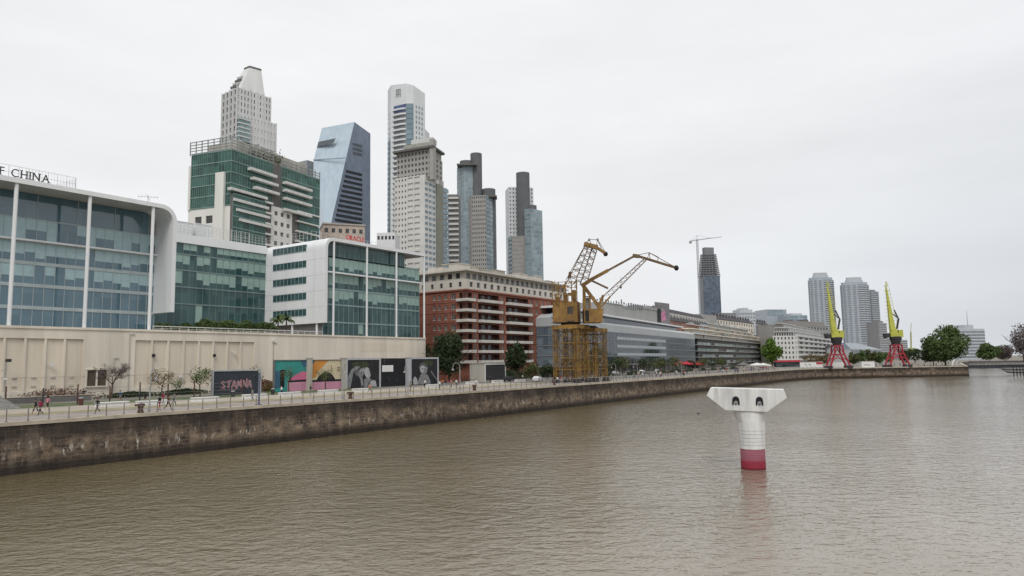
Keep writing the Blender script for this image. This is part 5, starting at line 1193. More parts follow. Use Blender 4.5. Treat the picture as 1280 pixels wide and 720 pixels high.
# ---- twin river towers + slab
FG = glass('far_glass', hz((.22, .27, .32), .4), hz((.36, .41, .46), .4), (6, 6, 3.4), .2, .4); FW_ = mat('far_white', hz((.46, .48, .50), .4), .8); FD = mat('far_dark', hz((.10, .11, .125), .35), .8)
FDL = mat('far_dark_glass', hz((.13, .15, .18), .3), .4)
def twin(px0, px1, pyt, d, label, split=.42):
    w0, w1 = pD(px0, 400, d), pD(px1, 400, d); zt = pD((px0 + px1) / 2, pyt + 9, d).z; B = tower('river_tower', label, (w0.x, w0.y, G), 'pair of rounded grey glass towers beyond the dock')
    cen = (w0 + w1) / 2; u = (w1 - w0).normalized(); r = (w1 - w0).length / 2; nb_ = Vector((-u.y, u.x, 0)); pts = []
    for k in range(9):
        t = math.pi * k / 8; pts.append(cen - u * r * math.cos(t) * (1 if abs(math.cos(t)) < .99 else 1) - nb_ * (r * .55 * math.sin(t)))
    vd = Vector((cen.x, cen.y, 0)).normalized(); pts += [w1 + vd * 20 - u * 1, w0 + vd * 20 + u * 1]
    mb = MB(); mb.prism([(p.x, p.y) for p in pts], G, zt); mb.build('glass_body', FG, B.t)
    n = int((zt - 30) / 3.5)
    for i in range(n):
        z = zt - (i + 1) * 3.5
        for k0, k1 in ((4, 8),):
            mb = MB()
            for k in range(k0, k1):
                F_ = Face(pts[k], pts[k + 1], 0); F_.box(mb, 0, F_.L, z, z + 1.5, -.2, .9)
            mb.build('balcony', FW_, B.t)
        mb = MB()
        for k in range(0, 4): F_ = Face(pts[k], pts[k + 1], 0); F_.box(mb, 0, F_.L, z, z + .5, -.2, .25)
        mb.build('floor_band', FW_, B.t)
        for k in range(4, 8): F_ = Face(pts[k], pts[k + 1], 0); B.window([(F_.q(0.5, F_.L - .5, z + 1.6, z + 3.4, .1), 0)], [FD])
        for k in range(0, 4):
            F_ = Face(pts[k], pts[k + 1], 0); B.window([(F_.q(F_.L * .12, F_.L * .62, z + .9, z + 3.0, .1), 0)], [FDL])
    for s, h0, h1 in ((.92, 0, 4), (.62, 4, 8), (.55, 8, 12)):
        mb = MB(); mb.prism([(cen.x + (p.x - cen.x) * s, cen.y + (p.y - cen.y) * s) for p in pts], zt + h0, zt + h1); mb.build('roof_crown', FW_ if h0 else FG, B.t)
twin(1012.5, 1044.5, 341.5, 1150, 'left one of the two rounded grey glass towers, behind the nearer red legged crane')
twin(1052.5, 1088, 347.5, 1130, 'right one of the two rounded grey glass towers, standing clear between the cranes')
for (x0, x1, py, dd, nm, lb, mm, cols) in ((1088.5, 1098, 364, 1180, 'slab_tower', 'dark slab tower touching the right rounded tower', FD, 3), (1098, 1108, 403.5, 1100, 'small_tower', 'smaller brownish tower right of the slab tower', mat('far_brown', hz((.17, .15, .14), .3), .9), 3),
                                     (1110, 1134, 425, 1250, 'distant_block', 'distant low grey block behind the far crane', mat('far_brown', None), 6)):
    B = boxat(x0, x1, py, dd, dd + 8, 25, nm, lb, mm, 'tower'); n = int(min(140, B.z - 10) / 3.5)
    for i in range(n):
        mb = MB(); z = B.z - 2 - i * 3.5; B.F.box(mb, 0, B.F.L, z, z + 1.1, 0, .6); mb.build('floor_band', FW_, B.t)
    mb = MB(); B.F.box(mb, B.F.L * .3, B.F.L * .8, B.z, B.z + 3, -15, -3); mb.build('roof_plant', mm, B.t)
# ---- mid distance blocks above the quay roofs
B = boxat(958.5, 983, 387.5, 900, 905, 30, 'glass_cube', 'bluish glass cube above the cream flats', None, 'office building'); core(B, [(p.x, p.y) for p in B.pts], G, B.z, FG); strips(B, B.F, 60, B.z, 6, glass('cube_glass', hz((.10, .15, .18), .2), hz((.26, .33, .37), .2), (4, 4, 4)), 4, .95, .9)
mb = MB(); B.F.box(mb, 0, B.F.L, B.z, B.z + .8, -30, .3); mb.build('roof_edge', FW_, B.t)
B = boxat(986, 1009, 394, 880, 885, 30, 'glass_block', 'lower bluish block right of the glass cube', None, 'office building'); core(B, [(p.x, p.y) for p in B.pts], G, B.z, FG); strips(B, B.F, 50, B.z, 6, TQ, 4, .9, .8)
mb = MB(); B.F.box(mb, B.F.L * .2, B.F.L * .8, B.z, B.z + 2.5, -20, -3); mb.build('roof_plant', FW_, B.t)
B = boxat(923.5, 944, 390, 800, 805, 22, 'white_office', 'small white block with a stepped roof above the chimneys', None, 'office building'); core(B, [(p.x, p.y) for p in B.pts], G, B.z, FW_); strips(B, B.F, 50, B.z, 6, FD, 4, .6, .4)
mb = MB(); B.F.box(mb, B.F.L * .15, B.F.L * .9, B.z, B.z + 3, -18, -2); mb.build('roof_block', FW_, B.t); mb = MB(); B.F.box(mb, B.F.L * .4, B.F.L * .7, B.z + 3, B.z + 5, -18, -4); mb.build('roof_block', FW_, B.t)
B = boxat(903, 920, 391, 760, 765, 20, 'far_grey_block', 'low grey rounded block behind the flats with chimneys', None, 'building'); core(B, [(p.x, p.y) for p in B.pts], G, B.z, mat('far_brown', None)); strips(B, B.F, 50, B.z, 5, FD, 4, .7, .4)
# ---- white office slab on the right with its aerial
d = 900; B = boxat(1196, 1230.5, 411, d, d + 10, 22, 'banded_office', 'white office slab with dark window bands and a tall roof aerial, far right', None, 'office building')
core(B, [(p.x, p.y) for p in B.pts], G, B.z, FW_); fh = 3.9
for i in range(9):
    z = B.z - 5 - i * fh
    for k in range(10): B.window([(B.F.q(B.F.L * k / 10 + .2, B.F.L * (k + 1) / 10 - .1, z, z + 1.9, .1), 0)], [glass('band_glass', hz((.05, .06, .08), .15), hz((.15, .17, .2), .2), (4, 4, 4))])
FR_ = Face(B.pts[1], B.pts[2], 0)
mb = MB(); B.F.box(mb, B.F.L * .35, B.F.L * .68, B.z, B.z + 5, -16, -3); mb.build('roof_plant', FW_, B.t)
c = B.F.p(B.F.L * .60, B.z + 5, -8); mb = MB(); mb.tube(c, c + Vector((0, 0, 19)), .5, .15); mb.build('aerial', mat('far_steel', None), B.t)
# ================= cranes, marker pile, quay furniture
M['ochre'] = mat('crane_ochre', (.36, .205, .045, 1), .7, .45, .9, c2=(.13, .080, .04, 1), bump=.3, fine=5)
M['ochre2'] = mat('crane_ochre_bright', (.34, .20, .055, 1), .7, .35, .6, c2=(.19, .105, .045, 1))
M['crrust'] = mat('crane_rust', (.11, .062, .035, 1), .85, .4, 1.2, c2=(.21, .14, .085, 1))
M['grease'] = mat('black_grease', (.02, .018, .016, 1), .7, .3, 1)
def lattice(mb, p, q, w, n, up=Vector((0, 0, 1)), r=.09, w2=None, depth=None):
    """four chord box lattice with zigzag bracing"""
    p = Vector(p); q = Vector(q); w2 = w if w2 is None else w2; d = (q - p).normalized(); a = d.cross(up)
    a = Vector((1, 0, 0)) if a.length < 1e-3 else a.normalized(); b = a.cross(d); dp = depth or w
    def c(t, i):
        ww = w + (w2 - w) * t; k = dp / w; sx, sy = ((-1, -1), (1, -1), (1, 1), (-1, 1))[i]
        return p.lerp(q, t) + a * sx * ww / 2 + b * sy * ww * k / 2
    for i in range(4): mb.bar(c(0, i), c(1, i), r)
    for k in range(n):
        for i in range(4):
            j = (i + 1) % 4; t0, t1 = k / n, (k + 1) / n
            if k % 2: i, j = j, i
            mb.bar(c(t0, i), c(t1, j), r * .6)
            mb.bar(c(t1, i), c(t1, j), r * .6)
def portal(t, x0, x1, y0, y1, z0, z1):
    for x in (x0, x1):
        for y in (y0, y1):
            mb = MB()
            if x == x1 or True:
                lattice(mb, (x, y, z0 + .9), (x, y, z1 - .6), .75, 9, r=.13); mb.build('leg', M['ochre'], t)
                mb = MB(); mb.box(x - .7, x + .7, y - .9, y + .9, z0 + .03, z0 + .35); mb.box(x - .45, x + .45, y - 1.1, y + 1.1, z0 + .35, z0 + 1.0); mb.build('bogie', M['grease'], t)
    mb = MB()
    for (a, b_) in (((x0, y0), (x1, y0)), ((x1, y0), (x1, y1)), ((x1, y1), (x0, y1)), ((x0, y1), (x0, y0))):
        A, Bq = Vector((*a, 0)), Vector((*b_, 0)); zs = [z0 + 3.2, z0 + 6.0, z0 + 9.6, z1 - 1.4]
        for z in zs: mb.bar(A + Vector((0, 0, z)), Bq + Vector((0, 0, z)), .2)
        for k in (1 / 3, 2 / 3): m = A.lerp(Bq, k); mb.bar(m + Vector((0, 0, z0 + .4)), m + Vector((0, 0, z1)), .11)
        for za, zb_ in ((zs[1], zs[2]), (zs[2], z1 - .4), (zs[0], zs[1])):
            mb.bar(A + Vector((0, 0, za)), Bq + Vector((0, 0, zb_)), .10); mb.bar(Bq + Vector((0, 0, za)), A + Vector((0, 0, zb_)), .10)
    mb.build('bracing', M['ochre'], t)
    mb = MB(); mb.box(x0 - .6, x1 + .6, y0 - .6, y1 + .6, z1 - .35, z1)
    for (xa, xb, ya, yb) in ((x0 - .6, x1 + .6, y0 - .62, y0 - .4), (x1 + .4, x1 + .62, y0 - .6, y1 + .6)): mb.box(xa, xb, ya, yb, z1 - .9, z1 + .1)
    mb.build('top_frame', M['ochre'], t)
    mb = MB(); xx = x0 + .2
    for k in range(16): mb.bar((xx + k * .3, y0 - .3, z0 + 1 + k * .62), (xx + k * .3, y0 + .5, z0 + 1 + k * .62), .08)
    mb.bar((xx, y0 + .1, z0 + 1), (xx + 4.8, y0 + .1, z0 + 10.9), .08); mb.build('stair', M['crrust'], t)
zP = 18.9
X1 = pX(722, 470, -84).x
# crane one
t = thing('dock_crane', 'rusty yellow lattice dock crane with its short boom raised steeply, nearer of the yellow pair', 'crane', (-87, 154.5, G))
portal(t, -90.2, -84.2, 152.2, 157.4, G, zP)
mb = MB(); mb.lathe([(2.4, 0), (2.4, .5), (1.9, .55), (1.9, .8)], (-87.2, 154.8, zP), 18); mb.build('slewing_ring', M['grease'], t)
u3 = Vector((math.cos(R(20)), math.sin(R(20)), 0)); A_ = Vector((-90.2, 151.4, 0))
FH = Face(A_, A_ + u3 * 6.1, 0); z0 = zP + .8; z1 = z0 + 5.0
mb = MB(); ops = [(3.6, 5.0, z0 + 1.9, z0 + 3.7)]
holes(mb, FH, z0, z1, ops, .25, 0, 6.1)
for pp in ((FH.p(6.1, z0), FH.p(6.1, z0, -5), FH.p(6.1, z1, -5), FH.p(6.1, z1)), (FH.p(0, z0, -5), FH.p(0, z0), FH.p(0, z1), FH.p(0, z1, -5)), (FH.p(0, z1), FH.p(6.1, z1), FH.p(6.1, z1, -5), FH.p(0, z1, -5)), (FH.p(0, z0), FH.p(0, z0, -5), FH.p(6.1, z0, -5), FH.p(6.1, z0)), (FH.p(6.1, z0, -5), FH.p(0, z0, -5), FH.p(0, z1, -5), FH.p(6.1, z1, -5))): mb.quad(*pp)
for s in (0, .7, 1.5, 2.3, 3.1, 5.3, 6.0): FH.box(mb, s, s + .09, z0, z1, 0, .07)
mb.build('machine_house', M['ochre2'], t)
mb = MB(); FH.box(mb, 3.55, 5.05, z0 + 1.85, z0 + 3.75, -.24, -.2); o = mb.build('window', M['blackglass'], t)
mb = MB()
for s in (3.6, 4.05, 4.5, 4.95): FH.box(mb, s - .04, s + .04, z0 + 1.9, z0 + 3.7, -.2, -.1)
FH.box(mb, 3.6, 5.0, z0 + 2.7, z0 + 2.8, -.2, -.09); mb.build('window_bars', M['crrust'], o)
mb = MB(); FH.box(mb, 3.5, 5.2, z0 + .1, z0 + .35, 0, .8); FH.box(mb, -.3, 6.4, z0 - .1, z0 + .05, -5.2, .5); mb.build('walkway', M['crrust'], t)
rr = random.Random(11)          # machinery tower over the house
for (a, b_, h0, h1, o0, o1) in ((.5, 1.4, 0, 1.3, -3, -.9), (2.5, 3.3, 0, 2.2, -3.0, -1.2), (4.7, 5.5, .2, 2.9, -2.6, -1.2), (.6, 1.2, 3.2, 4.0, -2.2, -1.4), (2.3, 3.0, 3.4, 4.1, -2.1, -1.0), (3.7, 4.4, 1.6, 2.2, -2.4, -.8)):
    mb = MB(); FH.box(mb, a, b_, z1 + h0, z1 + h1, o0, o1); mb.build('machinery', M['ochre2'], t)
mb = MB()
for k in range(44):
    a = rr.uniform(-.1, 6); h = rr.uniform(-.2, 4.6); mb.bar(FH.p(a, z1 + h, .2), FH.p(min(6.2, a + rr.uniform(.3, 1.6)), z1 + min(5.1, h + rr.uniform(-1, 1.8)), .25), .14)
for s in (.0, 1.6, 3.3, 4.8, 6.1): mb.bar(FH.p(s, z1, .25), FH.p(s, z1 + 4.8, .25), .18)
for h in (1.7, 3.3, 4.8): mb.bar(FH.p(0, z1 + h, .28), FH.p(6.1, z1 + h, .28), .13)
mb.build('machinery_frame', M['ochre'], t)
D1 = 168.0
def P1(px, py, o=0): return pD(px, py, D1 + o)
mb = MB(); w_ = 1.3
base1 = [P1(707.5, 355, -1), P1(718, 355, -1.6), P1(733, 356, 2), P1(725, 356, 3)]; top1 = [P1(732, 305.5, -.5), P1(736.5, 306, -.8), P1(746, 313, 1.0), P1(741, 308, 1.2)]
for a, b_ in zip(base1, top1): mb.bar(a, b_, .19)
for k in range(11):
    t0, t1 = k / 11, (k + 1) / 11
    for i in range(4):
        j = (i + 1) % 4; a, b_ = (i, j) if k % 2 else (j, i)
        mb.bar(base1[a].lerp(top1[a], t0), base1[b_].lerp(top1[b_], t1), .09)
        if k % 2: mb.bar(base1[i].lerp(top1[i], t1), base1[j].lerp(top1[j], t1), .08)
mb.build('boom', M['crrust'], t)
mb = MB(); mb.bar(P1(711.5, 348, 0), P1(713, 340, 0), .7); mb.bar(P1(707.5, 350, -1), P1(731.5, 306, -1), .16); mb.bar(P1(728, 349), P1(740, 309), .2); mb.build('stays', M['crrust'], t)
mb = MB(); mb.bar(P1(730, 305), P1(747, 309.5), 1.05, 1.0); mb.bar(P1(745, 309), P1(757.5, 317), .7, .6); mb.build('jib_head', M['ochre2'], t)
mb = MB(); c = P1(757, 317.5); mb.lathe([(.35, -.5), (.6, 0), (.35, .5)], c, 10); mb.build('sheave', M['grease'], t)
mb = MB()
for a, b_ in (((731, 305), (736.5, 299.5)), ((736.5, 299.5), (747, 299.5)), ((747, 299.5), (757, 316)), ((736.5, 299.5), (740, 307)), ((747, 299.5), (745, 309)), ((747, 299.5), (752, 312)), ((736.5, 299.5), (731, 306))): mb.bar(P1(*a), P1(*b_), .12)
mb.build('head_stays', M['crrust'], t)
for px in (736.5, 747):
    mb = MB(); mb.lathe([(.2, -.3), (.32, 0), (.2, .3)], P1(px, 299.6), 8); mb.build('top_pulley', M['galv'], t)
# crane two
t2 = thing('dock_crane', 'rusty yellow lattice dock crane with a long bent boom reaching right over the quay', 'crane', (-87, 163.5, G))
portal(t2, -90.0, -84.0, 161.0, 166.6, G, zP - .6)
mb = MB(); mb.lathe([(2.4, 0), (2.4, .5), (1.9, .55), (1.9, .8)], (-86.9, 163.6, zP - .6), 18); mb.build('slewing_ring', M['grease'], t2)
D2 = 174.0
def P2(px, py, o=0): return pD(px, py, D2 + o)
a, b_ = P2(730.5, 402), P2(754.5, 402); FK = Face(a, b_, 0); za, zb_ = P2(740, 403).z, P2(740, 386).z
mb = MB()
L2 = FK.L
mb.hexa([FK.p(0, za, .5), FK.p(L2 * .92, za, .5), FK.p(L2 * .92, za, -4.5), FK.p(0, za, -4.5), FK.p(0, zb_, .5), FK.p(L2, zb_, .5), FK.p(L2, zb_, -4.5), FK.p(0, zb_, -4.5)])
for k in range(8): s = L2 * .92 * k / 8; FK.box(mb, s, s + .1, za, zb_, .5, .57)
mb.build('machine_house', M['ochre2'], t2)
mb = MB(); FK.box(mb, .2, 1.1, za + .3, zb_ - .4, .5, .62); mb.build('doorway', M['grease'], t2)
mb = MB()
for a, b_, w in (((730, 358), (748.5, 383), .75), ((748.5, 383), (754, 369), .6), ((730, 358), (730.5, 387), .7), ((737, 368), (738, 387), .35), ((749, 383), (749, 388), .8), ((730, 371), (740, 371), .3)):
    mb.bar(P2(*a), P2(*b_), w)
mb.build('a_frame', M['ochre2'], t2)
mb = MB(); mb.bar(P2(727, 357.5), P2(740, 349), 1.0, .9); mb.bar(P2(738, 350), P2(760, 338), .75, .8); mb.build('tie_beam_root', M['ochre2'], t2)
mb = MB(); mb.bar(P2(738, 350), P2(794, 319.5), .48, .5); mb.build('tie_beam', M['crrust'], t2)
mb = MB(); mb.bar(P2(791, 319.5), P2(799, 320.5), .95, .8); mb.bar(P2(797, 320), P2(846, 335), .5, .55); mb.build('jib_head', M['crrust'], t2)
mb = MB(); mb.lathe([(.35, -.6), (.65, 0), (.35, .6)], P2(845.5, 335), 10); mb.build('sheave', M['grease'], t2)
mb = MB()
for a, b_ in (((793, 319.5), (811.5, 315.8)), ((811.5, 315.8), (809, 324)), ((811.5, 315.8), (845, 334.5)), ((811.5, 315.8), (813, 325)), ((823, 321.5), (821.5, 327)), ((811.5, 315.8), (823, 321.5))): mb.bar(P2(*a), P2(*b_), .14)
mb.build('head_stays', M['crrust'], t2)
bs = [P2(753, 371, -1), P2(762.5, 371, -1.2), P2(762.5, 371, 1.2), P2(753, 371, 1)]; tp = [P2(805.5, 323, -.5), P2(809, 324, -.5), P2(809, 324, .5), P2(805.5, 323, .5)]
mb = MB()
for a, b_ in zip(bs, tp): mb.bar(a, b_, .22)
for k in range(9):
    for i in range(4):
        j = (i + 1) % 4; a, b_ = (i, j) if k % 2 else (j, i); mb.bar(bs[a].lerp(tp[a], k / 9), bs[b_].lerp(tp[b_], (k + 1) / 9), .08)
mb.build('boom', M['crrust'], t2)
mb = MB(); mb.bar(P2(740, 351), P2(760, 360.5), .42); mb.build('luffing_link', M['crrust'], t2)
mb = MB(); mb.bar(P2(753, 371), P2(749, 384), .4); mb.bar(P2(762.5, 371), P2(750, 385), .4); mb.build('boom_foot', M['ochre2'], t2)
mb = MB(); c = P2(776, 358); mb.bar(P2(776, 346), c, .05); mb.lathe([(.05, -.6), (.25, -.3), (.2, .2), (.05, .3)], c, 8); mb.build('hook', M['grease'], t2)
mb = MB(); a, b_ = P2(729.5, 372), P2(752, 372); FZ = Face(a, b_, 0); FZ.box(mb, 0, 1.8, P2(735, 386).z, P2(735, 372).z, -3, -.6); mb.build('winch_cabin', M['galv'], t2)
# red and yellow cranes
M['cred'] = mat('crane_red', (.36, .04, .055, 1), .6, .3, .5); M['cyel'] = mat('crane_lime', (.46, .47, .09, 1), .55, .15, .4); M['cdark'] = mat('crane_dark', (.05, .045, .05, 1), .7)
def lime_crane(loc, label):
    t = thing('quay_crane', label, 'crane', loc, 'red legged lime yellow quay cranes'); L0 = Vector(loc)
    u = RGT; v_ = FWD
    def q(a, b, z): return L0 + u * a + v_ * b + Vector((0, 0, z))
    for sa in (-1, 1):
        for sb_ in (-1, 1):
            mb = MB(); mb.bar(q(sa * 4.9, sb_ * 2.4, .8), q(sa * 2.2, sb_ * 2.0, 7.4), .72); mb.bar(q(sa * 2.2, sb_ * 2, 7.4), q(sa * 1.9, sb_ * 1.7, 11.2), .6)
            mb.build('leg', M['cred'], t)
            mb = MB(); c = q(sa * 5.0, sb_ * 2.4, .6); mb.box(c.x - 1, c.x + 1, c.y - 1, c.y + 1, c.z - .58, c.z + .5); mb.build('bogie', M['cdark'], t)
    mb = MB()
    for sb_ in (-1, 1):
        mb.bar(q(-2.6, sb_ * 2, 6.6), q(2.6, sb_ * 2, 6.6), .6); mb.bar(q(-2.1, sb_ * 1.8, 10.9), q(2.1, sb_ * 1.8, 10.9), .6)
        mb.bar(q(-2.2, sb_ * 2, 7), q(0, sb_ * 1.8, 11), .35); mb.bar(q(2.2, sb_ * 2, 7), q(0, sb_ * 1.8, 11), .35); mb.bar(q(-3.3, sb_ * 2.2, 4.6), q(3.3, sb_ * 2.2, 4.6), .3)
        mb.bar(q(-4.1, sb_ * 2.3, 3), q(0, sb_ * 2, 6.5), .25); mb.bar(q(4.1, sb_ * 2.3, 3), q(0, sb_ * 2, 6.5), .25)
    mb.bar(q(-2.1, -1.8, 10.9), q(-2.1, 1.8, 10.9), .6); mb.bar(q(2.1, -1.8, 10.9), q(2.1, 1.8, 10.9), .6); mb.build('portal_frame', M['cred'], t)
    mb = MB(); c = q(0, 0, 11.2); mb.lathe([(1.9, 0), (2.1, .8), (2.6, 2.4), (2.9, 3.6), (2.2, 4.0)], c, 12); mb.build('slewing_ring', M['cdark'], t)
    mb = MB()
    for (a0, a1, z0, z1, b0, b1) in ((-3.0, 1.4, 15.0, 17.0, -1.6, 1.6), (1.2, 3.3, 14.8, 18.4, -1.4, 1.4), (-2.0, .6, 16.8, 18.8, -1.3, 1.3)):
        mb.hexa([q(a0, b0, z0), q(a1, b0, z0), q(a1, b1, z0), q(a0, b1, z0), q(a0, b0, z1), q(a1, b0, z1), q(a1, b1, z1), q(a0, b1, z1)])
    mb.build('machine_house', M['cyel'], t)
    mb = MB(); mb.hexa([q(-5.4, -1.4, 14.6), q(-3.3, -1.4, 14.6), q(-3.3, 1.4, 14.6), q(-5.4, 1.4, 14.6), q(-5.6, -1.4, 16.8), q(-3.3, -1.4, 16.8), q(-3.3, 1.4, 16.8), q(-5.6, 1.4, 16.8)]); mb.build('operator_cab', M['cdark'], t)
    mb = MB(); mb.hexa([q(-2.4, -.9, 17), q(.3, -.9, 17), q(.3, .9, 17), q(-2.4, .9, 17), q(-3.2, -.3, 40), q(-2.7, -.3, 40), q(-2.7, .3, 40), q(-3.2, .3, 40)]); mb.build('boom', M['cyel'], t)
    mb = MB()
    for k in range(12):
        z = 19.5 + k * 1.9; s = (z - 17) / 23; xr = .3 * (1 - s) - 2.7 * s; mb.bar(q(xr - .3, 0, z), q(xr + 1.0, 0, z), .2)
        mb.bar(q(-3.2, 0, z), q(-3.9, 0, z), .2)
    mb.bar(q(1.8, 0, 19), q(-1.5, 0, 40), .14); mb.build('rungs', M['cyel'], t)
    mb = MB(); mb.bar(q(-3, 0, 39.5), q(-2.8, 0, 43), .35); mb.bar(q(-4, 0, 41), q(-1.6, 0, 41), .25); mb.bar(q(-2.8, 0, 43), q(-1.8, 0, 41), .2); mb.bar(q(-3.8, 0, 38), q(-1.8, 0, 38), .3); mb.build('boom_tip', M['cyel'], t)
    mb = MB(); mb.bar(q(1.0, 0, 19), q(2.2, 0, 24), .7); mb.bar(q(2.2, 0, 24), q(.3, 0, 28.5), .5); mb.bar(q(-.5, 0, 26.5), q(2.4, 0, 24), .4); mb.build('counter_lever', M['cdark'], t)
    return t
c = pD(1048, 460, 358); lime_crane((c.x, c.y, G), 'red legged lime yellow crane, left one, in front of the rounded towers')
c = pD(1122, 460, 362); lime_crane((c.x, c.y, G), 'red legged lime yellow crane, right one, standing alone before open sky')
# a third far one
t = thing('harbour_crane', 'tiny far away yellow crane with a thin mast left of the big round tree', 'crane', pD(1139, 440, 900)); P = lambda a, b_: pD(a, b_, 900)
mb = MB(); mb.bar(P(1139, 436), P(1138.5, 415), 1.3); mb.bar(P(1138.5, 415), P(1139, 404), .5); mb.build('mast', mat('far_lime', (.36, .37, .15, 1), .8), t)
mb = MB(); mb.bar(P(1136, 437), P(1143, 437), 4); mb.bar(P(1137, 437), P(1136, 449), 1); mb.bar(P(1141, 437), P(1142.5, 449), 1); mb.build('base', mat('far_lime', None), t)
# ================= the white marker pile in the water
M['pilewhite'] = mat('pile_white', (.66, .655, .64, 1), .75, .22, 1.6, streak=1, bump=.3, fine=4)
def pile_red():
    m = mat('pile_red', (.36, .05, .085, 1), .65, .15, 1.5); N = m.node_tree.nodes; L = m.node_tree.links
    geo = N.new('ShaderNodeNewGeometry'); sp = N.new('ShaderNodeSeparateXYZ'); L.new(geo.outputs['Position'], sp.inputs[0])
    r = N.new('ShaderNodeValToRGB'); mr = N.new('ShaderNodeMapRange'); mr.inputs['From Min'].default_value = 0; mr.inputs['From Max'].default_value = 2.2; L.new(sp.outputs['Z'], mr.inputs['Value']); L.new(mr.outputs[0], r.inputs[0])
    r.color_ramp.elements[0].position = .02; r.color_ramp.elements[0].color = (.16, .02, .03, 1); r.color_ramp.elements[1].position = .42; r.color_ramp.elements[1].color = (.44, .15, .20, 1)
    e = r.color_ramp.elements.new(.12); e.color = (.34, .035, .06, 1); e = r.color_ramp.elements.new(.33); e.color = (.34, .04, .075, 1); e = r.color_ramp.elements.new(1); e.color = (.50, .20, .25, 1)
    n = N.new('ShaderNodeTexNoise'); n.inputs['Scale'].default_value = 3; n.inputs['Detail'].default_value = 5; L.new(geo.outputs['Position'], n.inputs['Vector'])
    x = N.new('ShaderNodeMix'); x.data_type = 'RGBA'; x.blend_type = 'MULTIPLY'; x.inputs['Factor'].default_value = .35; L.new(r.outputs[0], x.inputs['A']); L.new(n.outputs['Color'], x.inputs['B'])
    L.new(x.outputs['Result'], N['Principled BSDF'].inputs['Base Color']); return m
bc = pZ(942.0, 588, 0); dB = (bc - CAM).dot(FWD) + 1.0; bc = CAM + (bc - CAM) * 1; bc = pD(942, 588, dB); bc.z = 0
mpx = dB / 900.0
def zq(py): return pD(940, py, dB).z
t = thing('marker_pile', 'white wide headed concrete pile with red foot standing alone in the water', 'mooring pile', bc)
r0 = 14.6 * mpx
prof = [(r0, -1.5), (r0, .25)]; z = .25; zr = zq(560)
seg = 5
for k in range(seg):
    z0 = .9 + (zr - .9) * k / seg; prof += [(r0, z0), (r0 - .045, z0 + .01), (r0 - .045, z0 + .05), (r0, z0 + .06)]
prof += [(r0, zr)]
mb = MB(); mb.lathe(prof, (bc.x, bc.y, 0), 64); o = mb.build('red_foot', pile_red(), t)
zt = zq(527); prof = [(r0 + .03, zr - .02)]
for k in range(5):
    z0 = zr + .28 + (zq(536) - zr - .1) * k / 5; prof += [(r0 + .03 + .018 * k, z0), (r0 - .02 + .018 * k, z0 + .01), (r0 - .02 + .018 * k, z0 + .05), (r0 + .032 + .018 * k, z0 + .06)]
prof += [(r0 + .13, zt)]
mb = MB(); mb.lathe(prof, (bc.x, bc.y, 0), 64); mb.build('white_shaft', M['pilewhite'], t)
yaw = R(YAW - 17.5); U = Vector((math.cos(yaw - R(2)), math.sin(yaw - R(2)), 0)); V = Vector((-U.y, U.x, 0)); th = 1.25
def sp_(px, py): return ((px - 936.0) * mpx, zq(py))
cx = pD(934.8, 520, dB); cx.z = 0
off = (cx - bc).dot(U) * 0
def uz(px, py):
    p = pD(px, py, dB - th); return ((p - bc).dot(U), p.z)
poly = [uz(905.5, 513.5), uz(959, 514.7), uz(983.5, 497), uz(979.5, 486.8), uz(886.5, 485.5), uz(881.5, 495.5)]
mb = MB(); n = 6
def w3(a, z, o): return bc + U * a + V * o + Vector((0, 0, z))
cxm = sum(p[0] for p in poly) / 6; czm = sum(p[1] for p in poly) / 6
front = [w3(cxm + (a - cxm) * .985, czm + (z - czm) * .985, -th - .02) for a, z in poly]; fr2 = [w3(a, z, -th + .08) for a, z in poly]; bk2 = [w3(a, z, th - .08) for a, z in poly]; bk = [w3(cxm + (a - cxm) * .985, czm + (z - czm) * .985, th) for a, z in poly]
mb.add(front + fr2 + bk2 + bk, [tuple(range(6))] + [tuple(range(18, 24))[::-1]] + [(j * 6 + i, (j + 1) * 6 + i, (j + 1) * 6 + (i + 1) % 6, j * 6 + (i + 1) % 6) for j in range(3) for i in range(6)])
mb.build('beam_head', M['pilewhite'], t)
# neck from square to round
mb = MB(); nn = 24; lo = []; hi = []
zn = poly[0][1] + .02; ax = (poly[0][0] + poly[1][0]) / 2 ; hw = (uz(957.5, 514)[0] - uz(914, 514)[0]) / 2; axc = (uz(957.5, 514)[0] + uz(914, 514)[0]) / 2
for k in range(nn):
    a = 2 * math.pi * k / nn; c_, s_ = math.cos(a), math.sin(a); lo.append(bc + U * (r0 + .13) * c_ + V * (r0 + .13) * s_ + Vector((0, 0, zt)))
    m_ = max(abs(c_), abs(s_)); e = .55; cc = c_ * (1 - e) + c_ / m_ * e; ss_ = s_ * (1 - e) + s_ / m_ * e
    hi.append(bc + U * (axc + hw * max(-1, min(1, cc))) + V * (th - .1) * max(-1, min(1, ss_)) + Vector((0, 0, zn)))
mb.add(lo + hi, [(i, (i + 1) % nn, nn + (i + 1) % nn, nn + i) for i in range(nn)]); mb.build('neck', M['pilewhite'], t, smooth=True)
